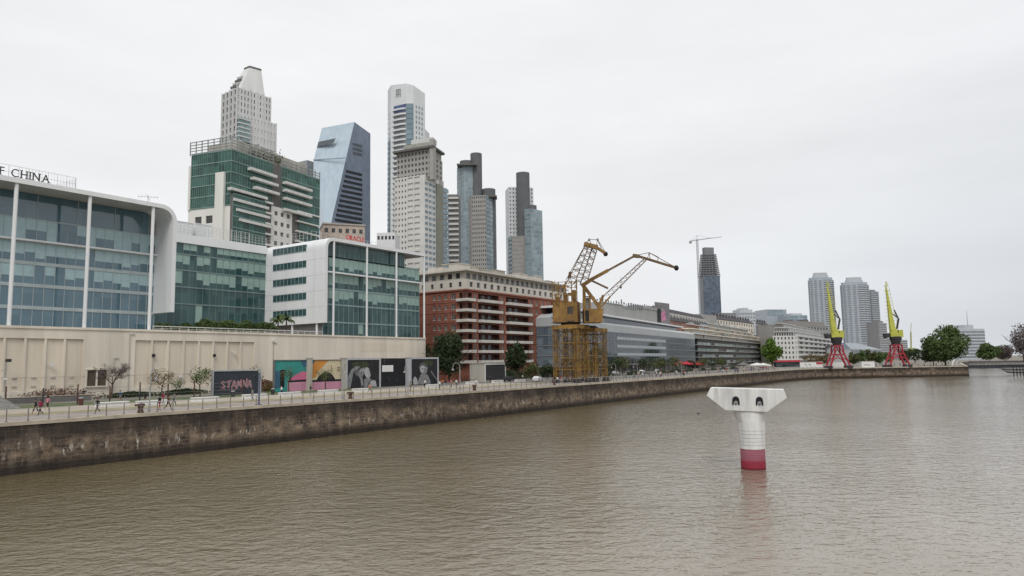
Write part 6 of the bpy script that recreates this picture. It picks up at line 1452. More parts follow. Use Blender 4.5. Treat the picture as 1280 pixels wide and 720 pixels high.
for px in (919.5, 949.3):
    c = uz(px, 501.5); hk = .98; mb = MB(); pts = []
    for k in range(13): a = math.pi * k / 12; pts.append((c[0] + .33 * math.cos(a), c[1] + .08 + .36 * math.sin(a)))
    pts += [(c[0] - .36, c[1] - .35), (c[0] - .26, c[1] - .42), (c[0] - .20, c[1] + .0), (c[0] - .09, c[1] - .02), (c[0] - .07, c[1] - .36), (c[0] + .07, c[1] - .36), (c[0] + .09, c[1] - .02), (c[0] + .20, c[1] + .0), (c[0] + .26, c[1] - .42), (c[0] + .36, c[1] - .35)]
    pts = [(c[0] + (a - c[0]) * hk, c[1] + (z - c[1]) * hk) for a, z in pts]
    m_ = len(pts); A = [w3(a, z, -th - .04) for a, z in pts]; Bk = [w3(a, z, -th + .0) for a, z in pts]; A2 = [w3(a * .0 + c[0] + (a - c[0]) * .8, c[1] + .05 + (z - c[1] - .05) * .85, -th - .12) for a, z in pts]
    mb.add(Bk + A2, [tuple(range(m_, 2 * m_))] + [(i, (i + 1) % m_, m_ + (i + 1) % m_, m_ + i) for i in range(m_)]); mb.build('lamp_hood', M['black'], t)
    mb = MB(); mb.lathe([(.11, -.14), (.14, 0), (.11, .12)], w3(c[0], c[1] - .12, -th - .07), 10); mb.build('lamp', M['galv'], t)
# duck
p = pZ(873, 517.5, 0.0); t = thing('water_bird', 'small dark bird floating on the water left of the white pile', 'bird', p)
mb = MB(); N_ = 8; rings = [(-.32, .01, .16), (-.22, .07, .13), (-.05, .13, .11), (.12, .12, .11), (.22, .07, .15), (.25, .05, .24), (.29, .055, .33), (.35, .03, .34), (.42, .01, .32)]
vs = []
for x, r, z in rings:
    for k in range(N_): a = 2 * math.pi * k / N_; vs.append(p + RGT * -(x) + Vector((0, 0, z)) + FWD * r * math.cos(a) + Vector((0, 0, r * .8 * math.sin(a))))
mb.add(vs, [tuple(range(N_)), tuple(range(len(vs) - N_, len(vs)))] + [(i * N_ + j, i * N_ + (j + 1) % N_, (i + 1) * N_ + (j + 1) % N_, (i + 1) * N_ + j) for i in range(len(rings) - 1) for j in range(N_)]); mb.build('body', M['grease'], t, smooth=True)
# ================= promenade furniture
def along(y, off): return Vector((QX - off, y, G))
# railing
t = thing('quay_railing', 'long low steel railing on the edge of the promenade', 'railing', (QX - .35, 100, G))
mr_ = mat('rail_steel', (.50, .49, .48, 1), .5, .2, 1); pm_ = mat('post_steel', (.20, .17, .16, 1), .6, .3, 2)
pts = [Vector((QX, y, 0)) for y in [k * 1.9 - 22 for k in range(int(350 / 1.9))]] + [Vector((x, y, 0)) for x, y in line[2:]]
pts2 = []
for i, p in enumerate(pts):
    d = (pts[min(i + 1, len(pts) - 1)] - pts[max(i - 1, 0)]).normalized(); pts2.append(p + Vector((-d.y, d.x, 0)) * .4 + Vector((0, 0, G + .03)))
ordr = sorted(range(len(pts2)), key=lambda i: (pts2[i] - CAM).length); near = set(ordr[:100]); st = MB(); rl = MB()
for i, p in enumerate(pts2):
    mb = MB() if i in near else st
    mb.bar(p, p + Vector((0, 0, 1.22)), .075); mb.bar(p, p + Vector((0, 0, .06)), .2)
    if i in near: mb.build('post', pm_, t)
    if i and (pts2[i - 1] - p).length < 60:
        for h, r in ((1.2, .06), (.82, .025), (.45, .025)): rl.bar(pts2[i - 1] + Vector((0, 0, h)), p + Vector((0, 0, h)), r)
tag(st.build('post', pm_, t), kind='stuff'); rl.build('rails', mr_, t)
# mooring bollards
bp = MB(); b0 = (0, 0, 0)
boll = thing('mooring_bollard', 'dark iron mooring bollard at the quay edge left of the curved lamp', 'bollard', b0, 'mooring bollards along the quay edge')
bp.lathe([(.34, 0), (.30, .1), (.24, .35), (.26, .62), (.42, .72), (.44, .86), (.3, .95)], b0, 14); bp.build('post', M['rustiron'], boll, smooth=False)
bp = MB(); bp.bar((-.1, -.15, .80), (-.34, -.42, .78), .22); bp.build('horn', M['rustiron'], boll)
for i, (px, py, lb) in enumerate(((175.5, 516.8, None), (438, 497.3, 'rusty mooring bollard at the quay edge in front of the board with raised arms'), (593, 487, 'mooring bollard at the quay edge before the brick flats'), (693, 481, 'mooring bollard at the quay edge by the foot of the yellow cranes'))):
    p = pX(px, py, QX - .9); p.z = G + .03
    o = boll if i == 0 else dup(boll, p, .4 * i, lb, scale=1.1)
    if i == 0: o.location = p; o.scale = (1.1,) * 3
# lamps
def make_lamp(label, h=5.2, arm=1.1, loc=(0, 0, 0)):
    t = thing('street_lamp', label, 'street lamp', loc, 'promenade lamps'); L0 = Vector(loc)
    mb = MB(); mb.tube(L0, L0 + Vector((0, 0, .9)), .16, .13, 8); mb.tube(L0 + Vector((0, 0, .9)), L0 + Vector((0, 0, h - arm)), .085, .07, 8); mb.build('pole', M['galv'], t)
    mb = MB(); pr = L0 + Vector((0, 0, h - arm))
    for k in range(1, 11):
        a = math.pi * k / 10 * 1.0; q = L0 + Vector((-(arm * .55) * (1 - math.cos(a)), 0, h - arm + arm * .75 * math.sin(a))); mb.tube(pr, q, .05, .05, 6); pr = q
    mb.tube(pr, pr - Vector((0, 0, .25)), .05, .05, 6); mb.build('arm', M['galv'], t)
    mb = MB(); mb.lathe([(.06, .12), (.2, 0), (.24, -.16), (.2, -.2)][::-1], pr - Vector((0, 0, .3)), 10); mb.build('lamp_head', M['galv'], t)
    return t
lamp0 = make_lamp('curved neck lamp on the quay edge beside the walking group')
lamp0.location = pX(186.5, 515, QX - 1.5); lamp0.location.z = G + .03; lamp0.rotation_euler = (0, 0, R(-60))
lampspots = [(575, 484, 'curved neck lamp right of the last portrait board', R(34), 1.05), (510, 490, 'curved neck lamp between the black board and the last portrait board', R(-20), 1.0), (428, 494, 'lamp beside the left edge of the board with raised arms', R(-60), 1.05),
             (770, 470, 'slim lamp just right of the yellow cranes', R(34), .9), (797, 468, 'second slim lamp right of the yellow cranes', R(34), .9), (852, 465, 'slim lamp beside the red parasols', R(34), .9)]
for px, py, lb, rz, s_ in lampspots:
    p = pX(px, py, QX - 1.5); p.z = G + .03; dup(lamp0, p, rz, lb, s_)
# plain posts with a sign plate
pt = thing('banner_post', 'straight grey post at the right edge of the dark graffiti board', 'post', pX(323.5, 505, QX - 1.2)); pt.location.z = G + .03; L0 = pt.location.copy()
mb = MB(); mb.box(L0.x - .3, L0.x + .3, L0.y - .3, L0.y + .3, G + .03, G + .12); mb.tube(L0, L0 + Vector((0, 0, 4.2)), .15, .13, 8); mb.build('shaft', mat('slate_blue_paint', (.13, .14, .19, 1), .6), pt)
mb = MB(); mb.lathe([(.17, 4.2), (.17, 4.3), (.05, 4.42)], (L0.x, L0.y, L0.z), 8); mb.build('cap', M['galv'], pt)
# white benches
def bench_mesh(t, L0, ln):
    mb = MB(); mb.hexa([L0 + Vector(v) for v in ((-.45, -ln / 2, 0), (.45, -ln / 2, 0), (.45, ln / 2, 0), (-.45, ln / 2, 0), (-.38, -ln / 2 + .1, .5), (.38, -ln / 2 + .1, .5), (.38, ln / 2 - .1, .5), (-.38, ln / 2 - .1, .5))]); mb.build('plinth', M['whitecon'], t)
    mb = MB(); mb.box(L0.x - .5, L0.x + .5, L0.y - ln / 2, L0.y + ln / 2, L0.z + .5, L0.z + .62); mb.build('seat', M['white'], t)
bn = thing('concrete_bench', 'long white concrete bench between the man in black and the bollard', 'bench', (0, 0, 0), 'white concrete benches along the promenade'); bench_mesh(bn, Vector((0, 0, 0)), 4.2)
bl_ = [(140, 508, bn), (190, 506, 'white concrete bench behind the walking group, cut by the curved lamp'), (256, 501.5, 'white concrete bench just left of the dark graffiti board'), (318, 497.5, 'white concrete bench in front of the graffiti board, beside the straight post'),
       (362, 494.5, 'white concrete bench below the teal and pink mural'), (410, 491.5, 'white concrete bench below the orange mural'), (452, 489.5, 'white concrete bench below the board with raised arms'), (541, 484, 'white concrete bench below the last portrait board'),
       (590, 480, 'white concrete bench left of the small concrete kiosk'), (622, 478.3, 'white concrete bench before the kiosk poster'), (650, 477, 'white concrete bench right of the kiosk')]
for px, py, lb in bl_:
    p = pZ(px, py, G + .005); p.z = G + .01
    if lb is bn: bn.location = p
    else: dup(bn, p, 0, lb)
# ---- billboards
M['frame'] = mat('board_frame', (.42, .42, .45, 1), .6, .1, .6)
def board(name, label, px0, px1, X, z1, z0, facem, fr=M['frame'], w=.35, legs=True, cat='billboard', y=None):
    y0, y1 = (pX(px0, 480, X).y, pX(px1, 480, X).y) if y is None else y
    t = thing(name, label, cat, (X, (y0 + y1) / 2, G)); F_ = Face((X, y0), (X, y1), 0)
    mb = MB(); F_.box(mb, w * .5, F_.L - w * .5, z0, z1 - w * .5, -.2, 0); mb.build('panel', facem, t)
    if w:
        mb = MB(); F_.box(mb, 0, w, G, z1 + .004, -.35, .15); F_.box(mb, F_.L - w, F_.L, G, z1 + .004, -.35, .15); F_.box(mb, w, F_.L - w, z1 - w, z1, -.35, .152); mb.build('frame', fr, t)
    t['fl'] = 0; del t['fl']
    return t, F_
def art(t, F_, z0, z1, shapes, w=.35):
    """shapes: list of (name, material, polygon in 0..1 panel coordinates)"""
    W_ = F_.L - 2 * w; H_ = z1 - w - z0; k = 0; groups = {}
    for nm, m, pts in shapes: groups.setdefault((nm, m.name), []).append((m, pts))
    for (nm, _), L_ in groups.items():
        mb = MB()
        for m, pts in L_:
            k += 1; mb.poly([F_.p(w + W_ * a, z0 + H_ * b_, .012 + .004 * k) for a, b_ in pts])
        mb.build(nm, L_[0][0], t)
def ell(cx, cy, rx, ry, n=14, a0=0, a1=360): return [(cx + rx * math.cos(R(a0 + (a1 - a0) * i / (n - 1 if a1 - a0 < 360 else n))), cy + ry * math.sin(R(a0 + (a1 - a0) * i / (n - 1 if a1 - a0 < 360 else n)))) for i in range(n)]
def stroke(pts, w):
    r = []; out = []
    for a, b_ in zip(pts, pts[1:]):
        dx, dy = b_[0] - a[0], b_[1] - a[1]; l = math.hypot(dx, dy) or 1; nx, ny = -dy / l * w, dx / l * w
        out.append([(a[0] + nx, a[1] + ny), (b_[0] + nx, b_[1] + ny), (b_[0] - nx, b_[1] - ny), (a[0] - nx, a[1] - ny)])
    return out
slate = mat('board_slate', (.040, .046, .060, 1), .7, .15, .5)
XB = pZ(266, 495, G).x
t, F_ = board('graffiti_board', 'wide dark slate board with pink graffiti lettering facing the water', 265, 326, XB, G + 4.55, G + .1, slate, w=.25)
pk = mat('spray_pink', (.52, .22, .26, 1), .7, .2, 2); pw = mat('spray_white', (.55, .50, .50, 1), .7)
S = []
gl = {'S': [[(.9, .75), (.3, .95), (.05, .7), (.75, .35), (.5, .05), (.0, .15)]], 'T': [[(-.1, .8), (1.05, 1.0)], [(.5, .95), (.4, 0)]], 'A': [[(0, 0), (.45, 1.05), (.95, 0)], [(.15, .36), (.82, .42)]], 'M': [[(0, 0), (.15, 1), (.5, .3), (.85, 1.1), (1, 0)]], 'N': [[(0, 0), (.1, 1), (.85, .05), (.95, 1.15)]]}
x = .15; 
for i, ch in enumerate('STAMNA'):
    wd = .098; 
    for ln in gl[ch]:
        for q in stroke([(x + a * wd + .012 * b_, .27 + b_ * .33 + .02 * math.sin(i * 2)) for a, b_ in ln], .010): S.append(('lettering', pk, q))
        for q in stroke([(x + a * wd + .018 + .012 * b_, .25 + b_ * .33 + .02 * math.sin(i * 2)) for a, b_ in ln], .0035): S.append(('lettering_outline', pw, q))
    x += wd * 1.13
S += [('lettering', pk, q) for q in stroke([(.12, .24), (.3, .2), (.5, .23)], .005)]
art(t, F_, G + .1, G + 4.55, S, .25)
XM = -117.0
zt_ = 11.3
teal = mat('mural_teal', (.045, .26, .235, 1), .8, .15, .4); mpk = mat('mural_pink', (.58, .15, .27, 1), .8, .12, .4); mblue = mat('mural_blue', (.05, .12, .19, 1), .8); mcream = mat('mural_cream', (.60, .52, .36, 1), .8, .1, .5); morange = mat('mural_orange', (.58, .25, .06, 1), .8, .15, .6); mblk = M['black']; mlpk = mat('mural_pale_pink', (.55, .26, .36, 1), .8, .15, .5)
dfr = mat('mural_edge', (.16, .155, .15, 1), .8)
t, F_ = board('mural_board', 'bright mural board of teal sky over a pink hill', 342, 384, XM, zt_, G + .1, teal, dfr, .15, cat='mural')
art(t, F_, G + .1, zt_, [('pink_shape', mpk, [(.42, .36), (.62, .52), (.86, .64), (1, .62), (1, .34), (.42, .34)]), ('black_band', mblk, [(.40, .30), (1, .30), (1, .37), (.40, .35)]), ('pink_base', mlpk, [(.40, 0), (1, 0), (1, .30), (.40, .28)]), ('blue_corner', mblue, [(.80, 1), (1, 1), (1, .78), (.9, .8), (.82, .88)]),
    ('door_shape', mblue, [(.02, .12), (.16, .12), (.16, .68), (.02, .68)]), ('door_shape', mblk, [(.17, .14), (.30, .14), (.30, .70), (.17, .70)])], .15)
t, F_ = board('mural_board', 'mural board of a black sleeping figure on orange and cream', 389, 426.5, XM, zt_, G + .1, mcream, dfr, .15, cat='mural')
art(t, F_, G + .1, zt_, [('orange_shape', morange, [(0, 1), (.55, 1), (.34, .76), (.2, .62), (.12, .42), (0, .40)]), ('blue_corner', mblue, [(0, 1), (.10, 1), (.06, .9), (0, .84)]), ('black_figure', mblk, [(.16, .34), (.22, .46), (.34, .55), (.5, .60), (.64, .56), (.74, .44), (.8, .34)]), ('orange_shape', morange, [(.36, .34), (.42, .46), (.5, .34)]), ('black_band', mblk, [(0, .27), (1, .27), (1, .34), (0, .34)]), ('pink_base', mlpk, [(0, 0), (1, 0), (1, .27), (0, .27)]),
    ('text_lines', mblk, [(.86, .74), (.97, .74), (.97, .76), (.86, .76)]), ('text_lines', mblk, [(.86, .68), (.97, .68), (.97, .70), (.86, .70)]), ('text_lines', mblk, [(.86, .62), (.97, .62), (.97, .64), (.86, .64)])], .15)
ycol = pX(395, 480, XM + .5).y - .6
for k, (px, lb) in enumerate(((386.5, 'grey concrete pillar between the two colour murals'), (429.5, 'grey concrete pillar between the orange mural and the portrait boards'))):
    p = pX(px, 480, XM + .3); mb = MB(); mb.box(p.x - .5, p.x + .3, p.y - .55, p.y + .55, G, zt_ + .2); mb.box(p.x - .6, p.x + .4, p.y - .65, p.y + .65, zt_ + .2, zt_ + .4); mb.box(p.x - .6, p.x + .4, p.y - .65, p.y + .65, G, G + .3); tag(mb.build('concrete_pillar', M['con']), lb, 'pillar')
ph = mat('photo_black', (.020, .021, .024, 1), .6, .3, .6); g1 = mat('photo_grey', (.22, .22, .225, 1), .7, .35, 1.4); g2 = mat('photo_light', (.38, .38, .39, 1), .7, .2, 1.6); g3 = mat('photo_mid', (.10, .10, .105, 1), .7, .4, 1.4); gg = mat('photo_green_tint', (.045, .055, .03, 1), .8, .4, .9)
XP = -116.5
t, F_ = board('photo_board', 'black and white photo board of a figure with raised arms, framed in grey', 432, 475.5, XP, 11.6, G + .1, ph, w=.42)
art(t, F_, G + .1, 11.6, [('background_blur', gg, ell(.40, .82, .27, .13)), ('arm', g1, [(.02, .02), (.02, .38), (.12, .66), (.26, .78), (.40, .76), (.30, .66), (.19, .58), (.16, .40), (.10, .02)]), ('arm', g3, [(.19, .58), (.32, .68), (.46, .70), (.40, .60), (.30, .40), (.24, .48)]),
    ('hand', g1, [(.30, .52), (.40, .68), (.52, .73), (.56, .66), (.50, .5), (.46, .38), (.50, .12), (.44, .02), (.40, .3)]), ('face', g2, [(.50, .60), (.58, .74), (.66, .70), (.70, .56), (.72, .42), (.66, .30), (.60, .34), (.54, .46)]), ('neck', g1, [(.50, .02), (.52, .30), (.62, .36), (.74, .30), (.66, .10), (.60, .02)]), ('strap', g3, [(.60, .02), (.68, .22), (.76, .28), (.72, .16), (.66, .02)]), ('shirt', g2, [(.64, .02), (.70, .18), (.78, .27), (.88, .24), (.92, .02)]),
    ('fingers', g2, [(.36, .58), (.42, .66), (.44, .64), (.39, .55)]), ('fingers', g2, [(.44, .60), (.50, .69), (.52, .66), (.47, .57)]), ('fingers', g3, [(.40, .50), (.44, .62), (.45, .60), (.42, .48)])], .42)
t, F_ = board('notice_board', 'plain black board with one white sheet between the portrait boards', 476, 508.5, XP, 11.5, G + .1, M['black'], w=0)
mb = MB(); F_.box(mb, F_.L * .05, F_.L * .46, 8.45, 9.9, .0, .04); mb.build('white_sheet', M['white'], t)
mb = MB()
for k in range(4): F_.box(mb, F_.L * .08, F_.L * (.42 - .05 * (k % 2)), 8.65 + .28 * k, 8.68 + .28 * k, .04, .045)
mb.build('print_lines', M['galv'], t)
mb = MB()
for k, (a, h) in enumerate(((.12, 10.3), (.12, 10.8), (.12, 11.1), (.26, 7.0), (.30, 6.5), (.6, 6.2))): F_.box(mb, F_.L * a, F_.L * a + .25, h, h + .22, 0, .02)
mb.build('faint_marks', g3, t)
p = pX(510, 480, XP + .3); mb = MB(); mb.box(p.x - .4, p.x + .3, p.y - .55, p.y + .75, G, 11.58); mb.box(p.x - .5, p.x + .4, p.y - .65, p.y + .85, G, G + .25); mb.box(p.x - .5, p.x + .4, p.y - .65, p.y + .85, 11.58, 11.7); tag(mb.build('concrete_pillar', M['frame']), 'pale grey pillar between the black board and the last portrait board', 'pillar')
t, F_ = board('photo_board', 'black and white photo board of a seated figure, last in the row', 512.5, 548, XP, 11.7, G + .1, ph, w=.42)
art(t, F_, G + .1, 11.7, [('background_blur', gg, ell(.62, .84, .22, .12)), ('hair', g3, [(.30, .58), (.28, .70), (.34, .82), (.46, .86), (.57, .80), (.60, .68), (.54, .74), (.42, .76), (.34, .68)]), ('face', g2, [(.34, .50), (.32, .66), (.40, .76), (.52, .72), (.58, .58), (.52, .46), (.42, .44)]), ('hand', g1, [(.48, .55), (.56, .72), (.62, .66), (.58, .46), (.50, .40)]), ('shirt', g1, [(.22, .02), (.28, .24), (.36, .42), (.48, .44), (.62, .38), (.70, .2), (.74, .02)]), ('arm', g2, [(.08, .02), (.06, .20), (.12, .34), (.20, .26), (.26, .02)]),
    ('background_line', g1, [(.72, .52), (.76, .52), (.98, .20), (.98, .14)]), ('eye_shadow', g3, ell(.42, .62, .04, .02)), ('eye_shadow', g3, ell(.51, .60, .03, .02)), ('face_shadow', g3, [(.44, .48), (.50, .50), (.49, .52), (.44, .50)])], .42)
# kiosk
Xk = -118.0; y0, y1 = pX(606, 470, Xk).y, pX(632, 470, Xk).y
t = thing('kiosk', 'small concrete kiosk with a dark poster framed in white before the brick flats', 'kiosk', (Xk - 3, (y0 + y1) / 2, G))
mb = MB(); mb.box(Xk - 5.2, Xk - .1, y0, y1, G, G + 5.0); mb.box(Xk - 5.4, Xk + .1, y0 - .2, y1 + .2, G + 5.0, G + 5.25); mb.build('walls', M['con'], t)
F_ = Face((Xk, y0), (Xk, y1), 0); mb = MB(); F_.box(mb, .3, F_.L - .3, G + .4, G + 4.6, -.05, 0); mb.build('poster', mat('poster_dark', (.05, .05, .055, 1), .7, .4, 2), t)
mb = MB(); F_.box(mb, 0, .3, G, G + 4.9, -.05, .12); F_.box(mb, F_.L - .3, F_.L, G, G + 4.9, -.05, .12); F_.box(mb, .3, F_.L - .3, G + 4.6, G + 4.9, -.05, .122); mb.build('poster_frame', M['white'], t)
# far hoardings and restaurant parasols
def hoard(px0, px1, py0, py1, d, name, label, m, cat, dep=.4, marks=None):
    a, b_ = pD(px0, py0, d), pD(px1, py0, d); F_ = Face(a, b_, 0); z1 = a.z; z0 = G
    t = thing(name, label, cat, (a.x, a.y, G)); mb = MB(); F_.box(mb, 0, F_.L, z0, z1, -dep, 0); mb.build('panel', m, t); mb = MB(); F_.box(mb, -.15, F_.L + .15, z1, z1 + .25, -dep - .1, .1); mb.build('top_rail', M['con'], t)
    return t, F_
t, F_ = hoard(1077, 1093, 452.2, 458, 366, 'site_container', 'white site container with dark lettering left of the far crane', M['white'], 'container', 2.4)
letters('TERMINAL', F_, F_.L * .12, G + .9, .9, .02, M['dsteel'], t, 'letter', .1, .02, .9)
hoard(1105, 1112, 452.8, 458, 372, 'site_container', 'short white site container behind the legs of the far crane', M['white'], 'container', 2.4)
hoard(1038, 1056, 452.5, 458, 374, 'site_container', 'pale site container seen through the legs of the near red crane', M['whitecon'], 'container', 2.4)
t, F_ = hoard(1000, 1028, 453, 459, 395, 'site_hoarding', 'white hoarding with dark and red printed patches left of the near red crane', M['white'], 'hoarding')
mb = MB()
for a, b_, h0, h1 in ((.18, .30, .3, .8), (.36, .48, .35, .75)): mb.poly([F_.p(F_.L * a, G + 2.6 * h1, .03), F_.p(F_.L * b_, G + 2.6 * h0, .03), F_.p(F_.L * (b_ - .02), G + 2.6 * (h0 + .3), .03)])
mb.build('dark_print', M['black'], t)
mb = MB(); F_.box(mb, F_.L * .72, F_.L * 1.0, G + 1.6, G + 3.0, 0, .05); mb.build('red_print', mat('hoard_red', (.45, .05, .07, 1), .7), t)
t, F_ = hoard(970, 1000, 452.5, 458, 430, 'pavilion', 'low dark pavilion with a red roof edge below the white flats', M['blackglass'], 'pavilion', 4)
mb = MB(); F_.box(mb, 0, F_.L, G + 3.0, G + 4.1, -4, .6); mb.build('red_fascia', mat('hoard_red', None), t)
for (px, py, dd, w_, col, lb) in ((850, 452, 326, 3.4, 'r', 'first red restaurant parasol, left of its row'), (858, 452.3, 330, 3.4, 'r', 'second red restaurant parasol of the row by the glass office'), (866, 452.6, 336, 3.6, 'r', 'third red restaurant parasol of the row by the glass office'), (873, 452.8, 342, 3.2, 'r', 'last red restaurant parasol at the right end of its row'), (946, 454, 420, 6, 'w', 'left white canopy parasol near the bright green tree'), (954, 454.3, 426, 5, 'w', 'right white canopy parasol near the bright green tree'), (929, 453.5, 400, 4, 'd', 'grey canopy parasol left of the white ones')):
    p = pD(px, py, dd); z = p.z; t = thing('parasol', lb, 'parasol', (p.x, p.y, G), 'restaurant parasols')
    mb = MB(); mb.lathe([(w_, z - 1.3), (w_, z - 1.1), (.1, z + .3)], (p.x, p.y, 0), 8); mb.build('canopy', mat('parasol_red', (.40, .03, .045, 1), .8) if col == 'r' else (M['whitecon'] if col == 'w' else M['dcon']), t)
    mb = MB(); mb.tube((p.x, p.y, G), (p.x, p.y, z), .12, .12, 6); mb.build('pole', M['galv'], t)
# bridge at right
dd = 372
a, b_ = pD(1209, 457, dd), pD(1300, 457, dd); F_ = Face(a, b_, 0); t = thing('footbridge', 'low dark steel footbridge closing the dock at the far right', 'bridge', (a.x, a.y, 2))
mb = MB(); F_.box(mb, -1, F_.L, 3.4, 4.9, -4, 0); F_.box(mb, -1, F_.L, 4.9, 5.05, -4.2, .25); mb.build('deck', mat('bridge_steel', (.045, .05, .06, 1), .6, .2, .5), t)
mb = MB()
for k in range(int(F_.L / 2)): mb.bar(F_.p(k * 2, 5, 0), F_.p(k * 2, 6.2, 0), .09); mb.bar(F_.p(k * 2, 5, -4), F_.p(k * 2, 6.2, -4), .09)
for h in (5.5, 6.2): mb.bar(F_.p(0, h, 0), F_.p(F_.L, h, 0), .08); mb.bar(F_.p(0, h, -4), F_.p(F_.L, h, -4), .08)
mb.build('railing', M['con'], t)
s = (pD(1262, 460, dd - 4) - a).dot(F_.u)
t = thing('fender_dolphin', 'dark stepped timber fender structure under the bridge at the right edge', 'fender', F_.p(s, 0, 4))
for i, (h, i0, w) in enumerate(((.9, 0, 13), (1.6, 1.2, 12), (2.4, 2.2, 11), (3.2, 3.4, 10))):
    mb = MB(); FB = F_; p0 = s + 4 - (4 - i0) * 1.4
    FB.box(mb, s + (i * -1.2), s + 14, h, h + .45, 1.5, 5); mb.build('wale', M['dcon'] if i % 2 else M['grease'], t)
mb = MB()
for k in range(8): mb.tube(F_.p(s + 1.5 + k * 1.6, -1, 4.6), F_.p(s + 1.5 + k * 1.6, 4.4, 4.6), .28, .28, 7)
mb.build('piles', M['grease'], t)
a, b_ = pD(1203, 452.2, 560), pD(1300, 452.2, 560); F_ = Face(a, b_, 0); t = thing('road_bridge', 'second thin dark bridge further back over the channel', 'bridge', (a.x, a.y, 4)); mb = MB(); F_.box(mb, 0, F_.L, 4.0, 5.2, -6, 0); mb.build('deck', mat('bridge_steel', None), t)
mb = MB(); 
for k in range(int(F_.L / 4)): mb.bar(F_.p(k * 4, 5.2, 0), F_.p(k * 4, 6.4, 0), .15)
mb.bar(F_.p(0, 6.4, 0), F_.p(F_.L, 6.4, 0), .15); mb.build('railing', M['con'], t)
for k, (px, py0, py1, dd, lb) in enumerate(((1190.5, 458, 450, 372, 'white curved post at the end of the quay near the footbridge'), (1195, 458, 451, 380, 'smaller white curved post just right of the other one'))):
    p = pD(px, py0, dd); p.z = G; t = thing('mooring_arch', lb, 'post', p); mb = MB(); pr = p; h = pD(px, py1, dd).z - G
    for i in range(1, 9): a_ = math.pi * i / 8; q = p + RGT * (1.2 * (1 - math.cos(a_)) * .6) + Vector((0, 0, h * math.sin(a_ * .6))); mb.tube(pr, q, .3, .28, 6); pr = q
    mb.build('arch', M['white'], t)
    mb = MB(); mb.box(p.x - .6, p.x + .6, p.y - .6, p.y + .6, G, G + .3); mb.build('foot', M['con'], t)
# fence, ramp, bins on the promenade
XF = -112.0
t = thing('garden_fence', 'thin wire fence with dark posts along the back of the promenade', 'fence', (XF, 60, G)); mb = MB(); wr_ = MB()
F_ = Face((XF, 20), (XF, 84), 0); k = 0
for s in [x * 4.6 for x in range(14)]:
    mb = MB(); F_.box(mb, s, s + .14, G, G + (2.9 if k % 2 else 2.5), 0, .14); mb.build('post', M['rustiron'] if k % 3 else M['dsteel'], t); k += 1
for h in (.5, 1.1, 1.7, 2.3): wr_.bar(F_.p(0, G + h, .07), F_.p(60, G + h, .07), .03)
wr_.build('wires', M['galv'], t)
t = thing('garden_wall', 'long low dark hedge trough at the foot of the podium wall', 'wall', (-124, 60, G))
mb = MB(); mb.box(-124.4, -124, 20, 60, G, G + .9); mb.build('trough', M['dcon'], t); mb = MB(); mb.box(-124.5, -123.9, 20, 60, G + .9, G + 1.0); mb.build('cap', M['coping'], t)
mb = MB(); q = [pZ(px, py, G) for px, py in ((-40, 513), (27, 510.5))]; a, b_ = q; mb.v = []; nrm = Vector((-1, .1, 0)); mb.add([a, b_, b_ + nrm * 9, a + nrm * 9, a + nrm * 5 + Vector((0, 0, 2.9)), a + nrm * 5.2 + Vector((0, 3, 2.9))], [(0, 1, 5, 4), (3, 4, 5, 2), (0, 4, 3), (1, 2, 5)])
tag(mb.build('stone_ramp', mat('cobbles', (.19, .185, .175, 1), .95, .35, 2.5, bump=.8, fine=8)), 'grey cobbled pyramid shaped mound at the left edge of the promenade', 'mound')
for (px, py, lb) in ((291, 497, 'dark litter bin in front of the graffiti board'), (341, 493.5, 'low dark litter bin between two white benches'), (101, 507, 'brown litter bin on the verge left of the man in black')):
    p = pZ(px, py, G); t = thing('litter_bin', lb, 'bin', p, 'litter bins on the promenade'); mb = MB(); mb.lathe([(.28, .05), (.33, .95), (.36, 1.0)], p, 12); mb.build('bin_body', M['dsteel'] if px > 110 else M['rustiron'], t); mb = MB(); mb.lathe([(.37, 1.0), (.30, 1.12), (.1, 1.16)], p, 12); mb.build('lid', M['galv'], t)
p = pZ(9, 480, G); 
t = thing('floodlight_post', 'dark floodlight on a thin post at the far left of the beige wall', 'floodlight', (XW + 1.2, pX(8, 455, XW + 1.2).y, G))
L0 = t.location.copy(); mb = MB(); mb.tube(L0, L0 + Vector((0, 0, 6.6)), .07, .06, 6); mb.bar(L0 + Vector((0, 0, 5.4)), L0 + Vector((.8, -1.6, 4.6)), .06); mb.build('pole', M['galv'], t)
mb = MB(); mb.box(L0.x - .2, L0.x + .3, L0.y - .1, L0.y + .6, G + 6.4, G + 6.9); mb.build('lamp_box', M['dsteel'], t); mb = MB(); mb.box(L0.x - .2, L0.x + .2, L0.y - .3, L0.y + .2, G + 3.6, G + 3.85); mb.build('small_lamp', M['white'], t)
